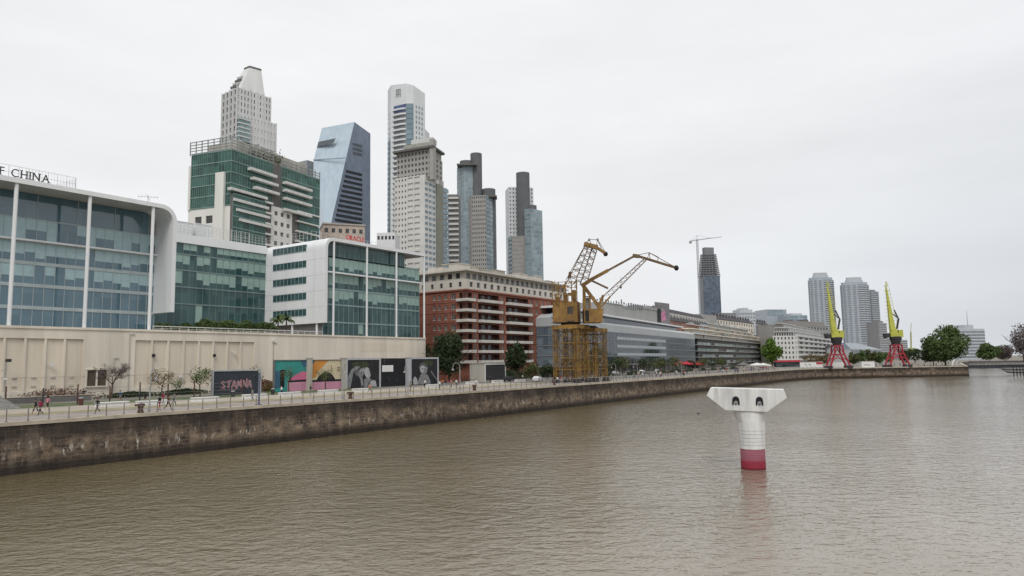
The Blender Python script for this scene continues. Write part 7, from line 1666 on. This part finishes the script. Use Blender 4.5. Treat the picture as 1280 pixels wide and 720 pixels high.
# ================= trees and planting
def leafmat(name, c, c2):
    m = mat(name, c, .75, .2, 1.1, c2=c2, spec=.2); return m
LG = leafmat('leaf_green', (.050, .080, .026, 1), (.120, .165, .060, 1)); LD = leafmat('leaf_dark', (.022, .036, .018, 1), (.055, .078, .035, 1)); LB = leafmat('leaf_bright', (.05, .10, .015, 1), (.13, .22, .035, 1))
LR = leafmat('leaf_rust', (.12, .085, .04, 1), (.19, .14, .06, 1)); LP = leafmat('twig_purple', (.10, .08, .08, 1), (.17, .14, .14, 1)); LO = leafmat('leaf_olive', (.055, .065, .025, 1), (.13, .14, .055, 1)); LW = leafmat('bush_russet', (.10, .045, .035, 1), (.20, .11, .07, 1))
def branch(mb, p, d, ln, r, lev, tips, rnd, spread=.55, kids=3):
    q = p + d * ln; mid = p.lerp(q, .5) + Vector((rnd.gauss(0, .05), rnd.gauss(0, .05), rnd.gauss(0, .03))) * ln
    mb.tube(p, mid, r, r * .85, 5, cap=False); mb.tube(mid, q, r * .85, r * .62, 5, cap=False)
    if lev == 0: tips.append(q); return
    for k in range(kids + (rnd.random() < .4)):
        nd = (d + Vector((rnd.gauss(0, spread), rnd.gauss(0, spread), rnd.gauss(.12, spread * .6)))).normalized()
        branch(mb, q if k < 2 else mid, nd, ln * rnd.uniform(.62, .85), r * .6, lev - 1, tips, rnd, spread, kids)
def tree(name, label, base, h, w, lm, n=1500, ls=.35, seed=1, trunk=.35, lev=3, bare=False, group=None, dens=1.0, cat='tree', lump=9):
    rnd = random.Random(seed); base = Vector(base); t = thing(name, label, cat, base, group); mb = MB(); tips = []
    th = h * trunk; lean = Vector((rnd.gauss(0, .04), rnd.gauss(0, .04), 1)).normalized(); r = max(.05, h * .022)
    mb.tube(base - Vector((0, 0, .1)), base + Vector((0, 0, .25)), r * 1.5, r * 1.1, 7, cap=False)
    sb_ = len(mb.v); br = (h - th) * .42
    mb.tube(base + Vector((0, 0, .2)), base + lean * th, r * 1.1, r * .8, 7, cap=False); tp = base + lean * th
    for k in range(3 + (seed % 2)):
        a = 2 * math.pi * k / 3.5 + rnd.random(); sp = w / h; d = Vector((math.cos(a) * sp * .9, math.sin(a) * sp * .9, rnd.uniform(.55, 1))).normalized()
        branch(mb, tp, d, (h - th) * .40, r * .55, lev - 1, tips, rnd, .5, 3 if bare else 2)
    # fit tips into the crown
    mb.build('trunk', M['brown'], t)
    cz = base.z + th * .75 + (h - th * .75) * .52; rz = (h - th * .75) * .5; c = Vector((base.x, base.y, cz)); lv = MB()
    if bare:
        for q in tips:
            for _ in range(int(3 * dens)):
                d = Vector((rnd.gauss(0, 1), rnd.gauss(0, 1), rnd.gauss(.5, .8))).normalized(); e = q + d * h * rnd.uniform(.05, .12); lv.bar(q, e, max(.02, h * .0028))
                for _ in range(n // 60): lv_p = e + Vector((rnd.gauss(0, 1), rnd.gauss(0, 1), rnd.gauss(0, 1))) * h * .03; s = ls; lv.poly([lv_p + Vector((rnd.uniform(-s, s), rnd.uniform(-s, s), rnd.uniform(-s, s))) for _ in range(3)])
    else:
        lumps = []
        for _ in range(lump):
            while True:
                v = Vector((rnd.uniform(-1, 1), rnd.uniform(-1, 1), rnd.uniform(-1, 1)))
                if v.length < 1: break
            v = v.normalized() * (v.length ** .5) * .68; lumps.append((Vector((v.x * w / 2, v.y * w / 2, v.z * rz)) + c, rnd.uniform(.30, .48)))
        for i in range(n):
            lc, lr = lumps[i % len(lumps)]
            v = Vector((rnd.gauss(0, 1), rnd.gauss(0, 1), rnd.gauss(0, 1))).normalized() * (rnd.random() ** .33)
            p = lc + Vector((v.x * lr * w / 2, v.y * lr * w / 2, v.z * lr * rz * 1.25)) * rnd.choice([1, 1, 1, 1.12]); s = ls * rnd.uniform(.6, 1.3)
            a = Vector((rnd.gauss(0, 1), rnd.gauss(0, 1), rnd.gauss(0, 1))).normalized(); b_ = a.orthogonal().normalized(); cc = a.cross(b_)
            lv.quad(p + b_ * s, p + cc * s * .6, p - b_ * s, p - cc * s * .6)
    if lv.v: lv.build('crown', lm, t)
    return t
def gnd(px, d, py=470): p = pD(px, py, d); p.z = G; return p
def dz(px, py, d): return pD(px, py, d).z - G
def gz(px, py): p = pZ(px, py, G); p.z = G; return p
def dep(p): return (p - CAM).dot(FWD)
# bushes: russet beds before the wall
def bush(name, label, c, rx, ry, h, lm, n, ls=.16, cat='shrub', group=None):
    t = MB(); c = Vector(c)
    for i in range(n):
        v = Vector((rnd.gauss(0, .45), rnd.gauss(0, .45), 0)); p = c + Vector((v.x * rx, v.y * ry, h * rnd.random() ** .7 * max(.2, 1 - v.length * .5))); s = ls; a = Vector((rnd.gauss(0, 1), rnd.gauss(0, 1), rnd.gauss(0, .5))).normalized(); b_ = a.orthogonal().normalized(); cc = a.cross(b_); t.quad(p + b_ * s, p + cc * s * .5, p - b_ * s, p - cc * s * .5)
    o = t.build(name, lm); return tag(o, label, cat, group)
# young promenade trees
for (px, pyb, pyt, wpx, lm, n, bare, lb, sd) in ((139, 498, 452, 34, LP, 60, True, 'bare spreading young tree by the hatch in the beige wall', 3), (202, 496, 461, 34, LR, 800, False, 'young tree with thin russet leaves behind the walking group', 4), (250, 496, 457, 32, LG, 900, False, 'young tree with sparse green leaves left of the graffiti board', 6),
        (316, 492, 455, 28, LO, 450, False, 'thin tree whose crown rises above the graffiti board', 8), (361, 490, 458, 20, LO, 260, False, 'very thin young tree in front of the teal mural', 9), (407, 487, 455, 22, LO, 380, False, 'thin young tree in front of the orange mural', 10), (221, 494, 470, 20, LG, 300, False, 'small leafy sapling between the two young trees', 12)):
    b_ = gz(px, pyb) if px < 330 else pX(px, 480, -113.5); b_.z = G; d = dep(b_); h = (pyb - pyt) * d / 900 * (1 if px < 330 else 1.0); h = dz(px, pyt, d)
    tree('young_tree', lb, b_, h, wpx * d / 900, lm, n, .13 if not bare else .05, sd, .38, 4 if bare else 3, bare, 'young trees on the promenade', dens=2 if bare else 1, lump=12)
# full trees
big = [(561, 200, 417, 41, LD, 7000, .38, 'large dark green tree left of the brick flats', 21), (537, 205, 432, 30, LD, 1500, .4, 'dark tree behind the last portrait board', 22), (646, 203, 428, 26, LD, 4500, .34, 'dark green tree at the right end of the brick flats', 23), (665, 200, 452, 22, LO, 700, .3, 'low olive bush tree before the blue glass end wall', 24), (684, 200, 455, 18, LD, 600, .3, 'small dark tree left of the yellow cranes', 25),
       (966, 440, 424, 26, LB, 2600, .7, 'bright green tree at the left end of the white flats', 27), (1183, 385, 410, 55, LG, 15000, .62, 'big round green tree at the right end of the far quay', 28), (1168, 392, 430, 26, LD, 2600, .6, 'dark rounded tree half hidden by the big round tree', 29), (1238, 620, 430, 27, LG, 4500, .9, 'medium round green tree right of the white office slab', 31),
       (1258, 640, 432, 26, LP, 2400, .8, 'purplish thin tree right of the medium green tree', 32), (1282, 560, 405, 26, LP, 2600, .6, 'tall bare grey tree cut by the right edge', 33)]
for (px, d, pyt, wpx, lm, n, ls, lb, sd) in big:
    b_ = gnd(px, d); tree('broadleaf_tree', lb, b_, dz(px, pyt, d), wpx * d / 900, lm, n, ls, sd, .16 if wpx > 20 else .3, 3, False, lump=34 if n > 5000 else 18)
k = 0
for (px, d, pyt, wpx, lm, nm) in ((1068, 470, 440, 15, LO, 'olive'), (1078, 475, 438, 16, LG, 'green'), (1090, 480, 437, 17, LO, 'olive'), (1101, 480, 438, 15, LG, 'green'), (1112, 500, 440, 14, LG, 'green'), (1131, 520, 437, 16, LD, 'dark'), (1145, 530, 434, 22, LD, 'dark'), (1158, 540, 438, 16, LD, 'dark')):
    tree('broadleaf_tree', ['low %s tree, %s in the row behind the far quay' % (nm, s) for s in ('first', 'second', 'third', 'fourth', 'fifth', 'sixth', 'seventh', 'last')][k], gnd(px, d), dz(px, pyt, d), wpx * d / 900, lm, 900, .7, 40 + k, .15, 2, False, 'low trees behind the far quay', lump=9); k += 1
k = 0
for px in (762, 781, 803, 826, 845, 880, 905, 925, 1012, 1024, 1034):
    d = 270 + (px - 762) * .9 if px < 1000 else 440; b_ = gnd(px, d)
    tree('street_tree', ['thin bare street tree, %s in the row before the grey glass office' % s for s in ('first', 'second', 'third', 'fourth', 'fifth')][k] if k < 5 else (['thin bare street tree, %s before the stepped flats' % s for s in ('left one', 'middle one', 'right one')][k - 5] if k < 8 else ['brownish street tree before the white flats, %s' % s for s in ('leftmost', 'middle', 'rightmost')][k - 8]),
         b_, 5.6 if px < 1000 else 8, 5.5 if px < 1000 else 7, LO if px < 1000 else LR, 240 if px < 1000 else 500, .22 if px < 1000 else .35, 60 + k, .35, 3, False, 'thin street trees along the quay', lump=8); k += 1
rnd = random.Random(31); seq = ('first', 'second', 'third', 'fourth', 'fifth', 'sixth', 'seventh', 'eighth', 'ninth', 'tenth', 'eleventh', 'twelfth')
for k in range(12):
    y = 212 + k * 15 + rnd.uniform(-3, 3); X_ = QX - 30 - rnd.uniform(0, 6) - k * .6
    tree('street_tree', 'dark leafy street tree, %s from the yellow cranes along the shop fronts' % seq[k], (X_, y, G), rnd.uniform(5, 7), rnd.uniform(5.5, 8), LD if k % 2 else LO, 700, .26, 90 + k, .35, 3, False, 'leafy trees along the shop fronts', lump=10)
    bush('hedge', 'low dark planter hedge by the %s leafy tree from the cranes' % seq[k], (X_ + 4, y + 5, G), 1.2, 6, 1.5, LD, 420, .2, 'hedge', 'planter hedges along the shop fronts')
# hedge on the podium and two palms
rnd = random.Random(5)
t = thing('terrace_hedge', 'clipped green hedge growing along the podium terrace', 'hedge', (XW - 3, 100, ZP)); mb = MB(); y0, y1 = pX(197, 405, XW - 3).y, pX(343, 405, XW - 3).y
for i in range(13000):
    y = rnd.uniform(y0, y1); f = (y - y0) / (y1 - y0); top = (1.3 if f < .3 else 2.4) + .35 * math.sin(y * 1.3) + .2 * math.sin(y * 3.1)
    p = Vector((XW - 3 + rnd.uniform(-1.2, 1.2), y, ZP + .2 + top * rnd.random() ** .6)); s = .17; a = Vector((rnd.gauss(0, 1), rnd.gauss(0, 1), rnd.gauss(0, 1))).normalized(); b_ = a.orthogonal().normalized(); c = a.cross(b_); mb.quad(p + b_ * s, p + c * s * .7, p - b_ * s, p - c * s * .7)
mb.build('foliage', LG, t)
mb = MB(); mb.box(XW - 4.0, XW - 2.0, y0, y1, ZP + .1, ZP + .7); mb.build('planter', M['con'], t)
for (px, lb, s_) in ((347, 'small palm on the podium terrace, left of the pair', 1.0), (357.5, 'slightly taller palm on the podium terrace, right of the pair', 1.08)):
    b_ = pX(px, 405, XW - 3.5); b_.z = ZP; t = thing('palm_tree', lb, 'palm', b_, 'pair of terrace palms'); mb = MB(); h = 3.6 * s_; mb.tube(b_, b_ + Vector((.1, .1, h)), .2, .13, 8); mb.build('trunk', M['brown'], t)
    mb = MB(); top = b_ + Vector((.1, .1, h))
    for k in range(26):
        a = rnd.uniform(0, 6.28); el = rnd.uniform(-.1, 1.2); pr = top; ln = 2.1 * s_; d = Vector((math.cos(a) * math.cos(el), math.sin(a) * math.cos(el), math.sin(el)))
        for j in range(6):
            nx = pr + d * ln / 6; sd_ = d.cross(Vector((0, 0, 1))).normalized() * (.32 * (1 - abs(j - 2) / 5)); dn = Vector((0, 0, -.15)); mb.quad(pr, pr + sd_ + dn, nx + sd_ * .8 + dn, nx); mb.quad(pr, nx, nx - sd_ * .8 + dn, pr - sd_ + dn); pr = nx; d = (d + Vector((0, 0, -.22))).normalized()
    mb.build('fronds', LG, t)
for (px, py, w, lm, h, lb) in ((32, 499, 5, LW, 2.2, 'russet shrub bed left of the person in white'), (60, 500, 6, LW, 2.3, 'russet shrub bed behind the walking trio'), (78, 499, 6, LW, 2.4, 'reddish shrub bed left of the wall hatch'), (8, 494, 4, LO, 1.6, 'olive shrub beside the cobbled mound'), (330, 489, 4, LW, 2.6, 'russet shrub right of the graffiti board'), (341, 489, 3, LR, 2.0, 'yellowish shrub at the foot of the teal mural'), (351, 490, 2, LB, 1.3, 'bright green small shrub at the foot of the teal mural'), (372, 488, 3, LW, 1.8, 'dark red shrub before the pink mural base'), (400, 486, 3, LW, 1.6, 'dark red shrub under the orange mural'), (230, 493, 5, LD, 1.2, 'low dark shrub on the lawn behind the sapling'), (165, 496, 5, LD, 1.0, 'low dark shrub on the lawn right of the bare tree')):
    p = gz(px, py); p.z = G; bush('shrub', lb, p, w * .5, w, h, lm, 1300, .2)
bush('shrub', 'long dark undergrowth below the brick flats', (-124, 180, G), 3, 16, 3.2, LD, 2600, .3)
# ================= people
SK = mat('skin', (.36, .20, .14, 1), .6, .08, 3)
def cloth(n, c): return mat('cloth_' + n, c + (1,), .85, .15, 4)
CL = {'black': cloth('black', (.012, .012, .014)), 'white': cloth('white', (.62, .61, .60)), 'crimson': cloth('crimson', (.26, .02, .07)), 'navy': cloth('navy', (.02, .03, .07)), 'grey': cloth('grey', (.20, .20, .21)), 'red': cloth('red', (.40, .04, .04)), 'brown': cloth('brown', (.09, .05, .035)), 'blue': cloth('blue', (.06, .10, .20)), 'pink': cloth('pink', (.50, .22, .25)), 'khaki': cloth('khaki', (.23, .19, .12)), 'orange': cloth('orange', (.5, .16, .05))}
HR = mat('hair_dark', (.02, .014, .01, 1), .7, .2, 5); HB = mat('hair_brown', (.09, .05, .025, 1), .7, .2, 5); SHO = cloth('shoe', (.03, .03, .03))
def body_mesh(pose):
    """one continuous figure grown from a posed skeleton; faces +Y"""
    s = pose.get('stride', 0); bend = pose.get('bend', 0); la, ra = pose.get('arms', ((0, .05), (0, .05)))
    V_ = {}; E = []
    def v(n, p, r, par=None):
        V_[n] = (len(V_), Vector(p), r)
        if par: E.append((V_[par][0], V_[n][0]))
    v('pel', (0, 0, .96), (.155, .115)); v('sp', (0, .01 + bend * .1, 1.13), (.14, .10), 'pel'); v('ch', (0, .02 + bend * .2, 1.33), (.165, .115), 'sp'); v('nk0', (0, .02 + bend * .25, 1.47), (.075, .07), 'ch'); v('nk', (0, .03 + bend * .3, 1.54), (.055, .055), 'nk0')
    v('hd0', (0, .05 + bend * .35, 1.61), (.070, .085), 'nk'); v('hd', (0, .05 + bend * .35, 1.69), (.078, .098), 'hd0'); v('hd2', (0, .04 + bend * .35, 1.755), (.05, .06), 'hd')
    v('nose', (0, .05 + bend * .35 + .105, 1.655), (.014, .014), 'hd')
    for sx, (sw, el), nm in ((-1, la, 'L'), (1, ra, 'R')):
        ln1, ln2 = .29, .26
        v('sh' + nm, (sx * .185, .02 + bend * .2, 1.42), (.062, .062), 'ch')
        e = Vector((sx * .235, .02 + bend * .2 + math.sin(sw) * ln1, 1.42 - math.cos(sw) * ln1)); v('el' + nm, e, (.043, .043), 'sh' + nm)
        a2 = sw + el; w_ = e + Vector((sx * .01 - sx * (.06 if el > 1 else 0), math.sin(a2) * ln2, -math.cos(a2) * ln2)); v('wr' + nm, w_, (.030, .030), 'el' + nm)
        dr = (w_ - e).normalized(); h = w_ + dr * .08; v('hn' + nm, h, (.040, .022), 'wr' + nm); v('fg' + nm, h + dr * .09, (.024, .013), 'hn' + nm)
        v('tb' + nm, w_ + dr * .06 + Vector((-sx * .03, .045, 0)), (.011, .011), 'wr' + nm)
    for sx, ph, nm in ((-1, s, 'l'), (1, -s, 'r')):
        ln1, ln2 = .45, .43; kb = .15 + (.55 * max(0, -ph) if s else 0) if s else .04
        v('hp' + nm, (sx * .09, 0, .91), (.098, .105), 'pel'); k = Vector((sx * .10, math.sin(ph * .75 + (.12 if s else 0)) * ln1, .91 - math.cos(ph * .75) * ln1)); v('kn' + nm, k, (.060, .062), 'hp' + nm)
        a2 = ph * .75 - kb * (1 if s else 0); f = k + Vector((sx * .0, math.sin(a2) * ln2, -math.cos(a2) * ln2)); v('cf' + nm, k.lerp(f, .35) + Vector((0, -.02, 0)), (.056, .058), 'kn' + nm); v('an' + nm, f, (.038, .040), 'cf' + nm)
        v('hl' + nm, f + Vector((0, .03, -.055)), (.04, .035), 'an' + nm); v('to' + nm, f + Vector((0, .17, -.062)), (.040, .026), 'hl' + nm)
    me = bpy.data.meshes.new('sk'); vs = [None] * len(V_)
    for i, p, r in V_.values(): vs[i] = p
    me.from_pydata([tuple(p) for p in vs], E, []); ob = bpy.data.objects.new('sk', me); COL.objects.link(ob)
    md = ob.modifiers.new('Skin', 'SKIN'); md.use_smooth_shade = True
    if not me.skin_vertices: return None
    sv = me.skin_vertices[0].data
    for i, p, r in V_.values(): sv[i].radius = r; sv[i].use_root = (i == 0)
    s2 = ob.modifiers.new('Sub', 'SUBSURF'); s2.levels = 1; s2.render_levels = 1
    bpy.context.view_layer.update(); dg = bpy.context.evaluated_depsgraph_get(); out = bpy.data.meshes.new_from_object(ob.evaluated_get(dg)); bpy.data.objects.remove(ob)
    zmin = min(q.co.z for q in out.vertices)
    for q in out.vertices: q.co.z -= zmin
    out.materials.clear()
    for m in (SK, CL['white'], CL['black'], CL['black'], SHO): out.materials.append(m)
    for p in out.polygons:
        c = p.center; z = c.z; mi = 1
        dist = lambda n: (c - (V_[n][1] - Vector((0, 0, zmin)))).length
        nm = min(V_, key=dist)
        if nm in ('hd', 'hd0', 'hd2', 'nk', 'nose') or nm[:2] in ('hn', 'fg', 'tb', 'wr'): mi = 0
        elif nm[:2] in ('hp', 'kn') or nm == 'pel' and z < .98: mi = 2
        elif nm[:2] in ('cf', 'an'): mi = 3
        elif nm[:2] in ('hl', 'to'): mi = 4
        p.material_index = mi
    hd = V_['hd'][1] - Vector((0, 0, zmin)); return out, hd
POSES = [body_mesh({'stride': .55, 'arms': ((-.35, .25), (.4, .35))}), body_mesh({'stride': -.6, 'bend': .15, 'arms': ((.5, .5), (-.4, .2))}), body_mesh({'stride': 0, 'arms': ((.05, .15), (.05, .3))}), body_mesh({'stride': 0, 'bend': .1, 'arms': ((.4, 1.3), (.35, 1.2))}), body_mesh({'stride': .3, 'arms': ((.1, .3), (-.1, .3))})]
def hairm(hd, long):
    mb = MB(); n = 10; vs = []
    rings = [(.02, .125), (.075, .10), (.098, .05), (.098, 0), (.088, -.05)] + ([(.085, -.12), (.07, -.20), (.04, -.26)] if long else [])
    for r, z in rings:
        for k in range(n):
            a = 2 * math.pi * k / n; y = math.sin(a) * r * 1.12; y = min(y, .055 if z < .04 else 1); vs.append(hd + Vector((math.cos(a) * r, y - .012 - (.03 if z < -.08 else 0), z)))
    mb.add(vs, [tuple(range(n))] + [(j * n + i, j * n + (i + 1) % n, (j + 1) * n + (i + 1) % n, (j + 1) * n + i) for j in range(len(rings) - 1) for i in range(n)])
    me = bpy.data.meshes.new('hair'); me.from_pydata([tuple(q) for q in mb.v], [], mb.f); me.materials.append(HR); me.polygons.foreach_set('use_smooth', [True] * len(mb.f)); return me
HAIR = [(hairm(p[1], False), hairm(p[1], True)) for p in POSES]
def person(label, loc, rz, pose, top, leg, shin=None, long=False, group=None, s=1.0, hair=HR):
    r = bpy.data.objects.new('person', POSES[pose][0]); COL.objects.link(r); r.location = loc; r.rotation_euler = (0, 0, rz); r.scale = (s, s, s); tag(r, label, 'person', group)
    for i, m in ((1, CL[top]), (2, CL[leg]), (3, SK if shin == 'bare' else CL[shin or leg])): r.material_slots[i].link = 'OBJECT'; r.material_slots[i].material = m
    h = bpy.data.objects.new('hair', HAIR[pose][1 if long else 0]); COL.objects.link(h); h.parent = r; h.material_slots[0].link = 'OBJECT'; h.material_slots[0].material = hair
    return r
def pp_(px, py, z=G + .002): p = pZ(px, py, G); p.z = z; return p
N_, S_, E_, W_ = 0, math.pi, -math.pi / 2, math.pi / 2
person('woman in crimson top and dark leggings, middle of the trio at left', pp_(50, 519.5), S_ + .3, 0, 'crimson', 'black', long=True)
person('person in black top and shorts, left of the trio', pp_(44.5, 519), S_, 1, 'black', 'black', 'bare')
person('person in pink top and black shorts, right of the trio', pp_(59, 513), N_ + .4, 0, 'pink', 'black', 'bare', long=True)
person('person in white shirt standing back near the russet shrubs', pp_(44.5, 498.5), W_, 2, 'white', 'khaki')
person('man all in black striding along the promenade alone', pp_(121.5, 517), S_ + .2, 0, 'black', 'black', hair=HR)
person('walker in black top and crimson shorts, left in the group by the curved lamp', pp_(199, 513), N_ + .2, 4, 'black', 'crimson', 'bare')
person('walker in dark brown jacket and black trousers, middle of the group by the lamp', pp_(210, 512.5), N_, 1, 'brown', 'black')
person('walker in grey top and navy trousers, right of the group by the lamp', pp_(217, 508), N_ - .3, 0, 'grey', 'navy')
person('person in crimson top behind the group by the curved lamp', pp_(204, 507), S_, 4, 'crimson', 'grey')
person('person in grey clothes walking before the graffiti board', pp_(315.5, 501), S_, 4, 'grey', 'blue')
person('person in white top and black trousers before the last portrait board', pp_(531, 485.5), N_, 3, 'white', 'black', s=1.05)
person('person in khaki walking between the pillar and last portrait board', pp_(513, 489), N_, 4, 'khaki', 'brown')
person('person in dark jacket leaning by the hatch in the beige wall', pp_(104, 500), W_, 4, 'black', 'brown')
person('person in pale trousers walking alone behind the white bench', pp_(150, 503), S_, 0, 'blue', 'khaki')
person('woman in black dress walking between the bollard and the curved lamp', pp_(181, 506.5), N_, 4, 'black', 'black', 'bare', long=True)
person('person in white top walking past the teal mural', pp_(352, 495), S_, 1, 'white', 'navy')
person('person in black standing before the pillar between the murals', pp_(388, 495), E_, 3, 'black', 'grey')
person('jogger in orange top below the board with raised arms', pp_(462, 492), N_, 1, 'orange', 'black', 'bare')
k = 0
for px, py, a, b_, lg, lb in ((549.5, 487, 'white', 'black', False, 'woman in white top at the left end of the crowd'), (553, 484, 'orange', 'navy', True, 'person in orange top near the left of the crowd'), (557, 485, 'black', 'grey', False, 'person in black top in the crowd'), (560.5, 483.5, 'red', 'blue', True, 'person in red top in the crowd'), (564, 484.5, 'pink', 'black', True, 'person in pink top in the crowd'), (567, 483, 'brown', 'khaki', False, 'person in brown jacket in the crowd'), (570.5, 484.5, 'white', 'navy', False, 'person in white shirt and navy trousers in the crowd'), (573.5, 483, 'crimson', 'black', False, 'person in crimson top at the right end of the crowd')):
    person(lb + ' right of the boards', pp_(px, py), .7 * k, (2, 3, 4, 0, 2)[k % 5], a, b_, None, lg, 'small crowd right of the portrait boards'); k += 1
person('person in white top by the bollard before the brick flats', pp_(595, 484.5), N_, 4, 'white', 'grey')
person('person in black before the kiosk poster', pp_(613, 479.5), S_, 0, 'black', 'black')
person('person in navy right of the kiosk', pp_(646, 476.5), S_, 2, 'navy', 'black')
person('person in white shirt and black trousers right of the kiosk', pp_(653.5, 476), N_, 4, 'white', 'black')
k = 0; cols = ['black', 'white', 'red', 'grey', 'navy', 'pink', 'brown', 'blue']
for px in (693, 697, 701, 706, 709, 713, 716, 748, 751, 764):
    y = pX(px, 478, QX - 4 - (k % 3) * 2.2).y; a = cols[k % 8]
    person('person in %s top %s' % (a, ['just left of the yellow cranes', 'beneath the yellow cranes', 'between the feet of the yellow cranes'][k % 3] if k < 7 else ['between the crane feet at right', 'by the right crane foot', 'past the right crane foot'][k - 7]), (QX - 4 - (k % 3) * 2.2, y, G + .002), k * 1.3, k % 5, a, ['black', 'navy', 'grey'][k % 3], None, k % 2 == 0, 'people around the yellow cranes'); k += 1
rnd = random.Random(77); k = 0
for i in range(70):
    y = 185 + i * 2.15 + rnd.random() * 2; x = QX - rnd.choice([2.2, 3.5, 5, 7, 9, 14]); a = rnd.choice(cols)
    person('tiny distant pedestrian in %s top on the promenade beyond the yellow cranes' % a, (x, y, G + .002), rnd.choice([N_, S_]) + rnd.gauss(0, .4), rnd.randrange(5), a, rnd.choice(['black', 'navy', 'grey']), None, False, 'distant pedestrians in %s on the promenade' % a, 1.05)
for i in range(14):
    px = 1088 + i * 7.5; p = pD(px, 459.5, 367 + rnd.random() * 4); p.z = G + .002; a = rnd.choice(cols)
    person('tiny pedestrian in %s top on the far end of the quay' % a, p, rnd.random() * 6, rnd.randrange(5), a, 'black', None, False, 'pedestrians in %s on the far quay' % a, 1.05)
# parked cars behind the cranes
def car(label, loc, rz, paint):
    L0 = Vector(loc); t = thing('parked_car', label, 'car', loc, 'cars parked beyond the yellow cranes'); c_, s_ = math.cos(rz), math.sin(rz)
    def q(a, b, z): return L0 + Vector((a * c_ - b * s_, a * s_ + b * c_, z))
    prof = [(-2.1, .35), (2.1, .35), (2.15, .62), (2.0, .82), (1.1, .95), (.45, 1.40), (-1.15, 1.43), (-1.75, 1.0), (-2.1, .9)]
    mb = MB(); n = len(prof); ws = [.82, .82, .86, .84, .82, .64, .64, .80, .82]
    vs = [q(a, -w, z) for (a, z), w in zip(prof, ws)] + [q(a, w, z) for (a, z), w in zip(prof, ws)]
    mb.add(vs, [tuple(range(n))[::-1], tuple(range(n, 2 * n))] + [(i, (i + 1) % n, n + (i + 1) % n, n + i) for i in range(n)]); mb.build('car_body', paint, t)
    mb = MB()
    for sg, e in ((-1, 1), (1, 1)): mb.quad(q(.95, sg * .80, .98), q(.42, sg * .67, 1.34), q(-1.1, sg * .67, 1.36), q(-1.6, sg * .79, 1.02))
    mb.quad(q(1.10, -.76, .99), q(1.10, .76, .99), q(.50, .62, 1.39), q(.50, -.62, 1.39)); mb.build('windows', M['blackglass'], t)
    for a in (-1.3, 1.35):
        for b_ in (-.8, .8): mb = MB(); mb.tube(q(a, b_ - .1, .33), q(a, b_ + .1, .33), .33, .33, 12); mb.build('wheel', M['grease'], t)
k = 0
for (px, d, c, lb) in ((637, 197, 'dark', 'dark parked car right of the kiosk'), (770, 262, 'silver', 'silver parked car just right of the cranes'), (785, 275, 'dark', 'black parked car behind the slim lamps'), (803, 290, 'white', 'white parked car before the glass office'), (822, 305, 'silver', 'second silver parked car before the glass office'), (672, 192, 'white', 'white parked car at the corner of the blue glass wall')):
    m = {'dark': mat('car_dark', (.02, .02, .024, 1), .25, .05, 1, spec=.6), 'silver': mat('car_silver', (.35, .36, .37, 1), .25, .05, 1, spec=.6), 'white': mat('car_white', (.6, .6, .6, 1), .25, .05, 1, spec=.6)}[c]
    car(lb, gnd(px, d), R(90) + .05 * k, m); k += 1
for b in BL: b.done()
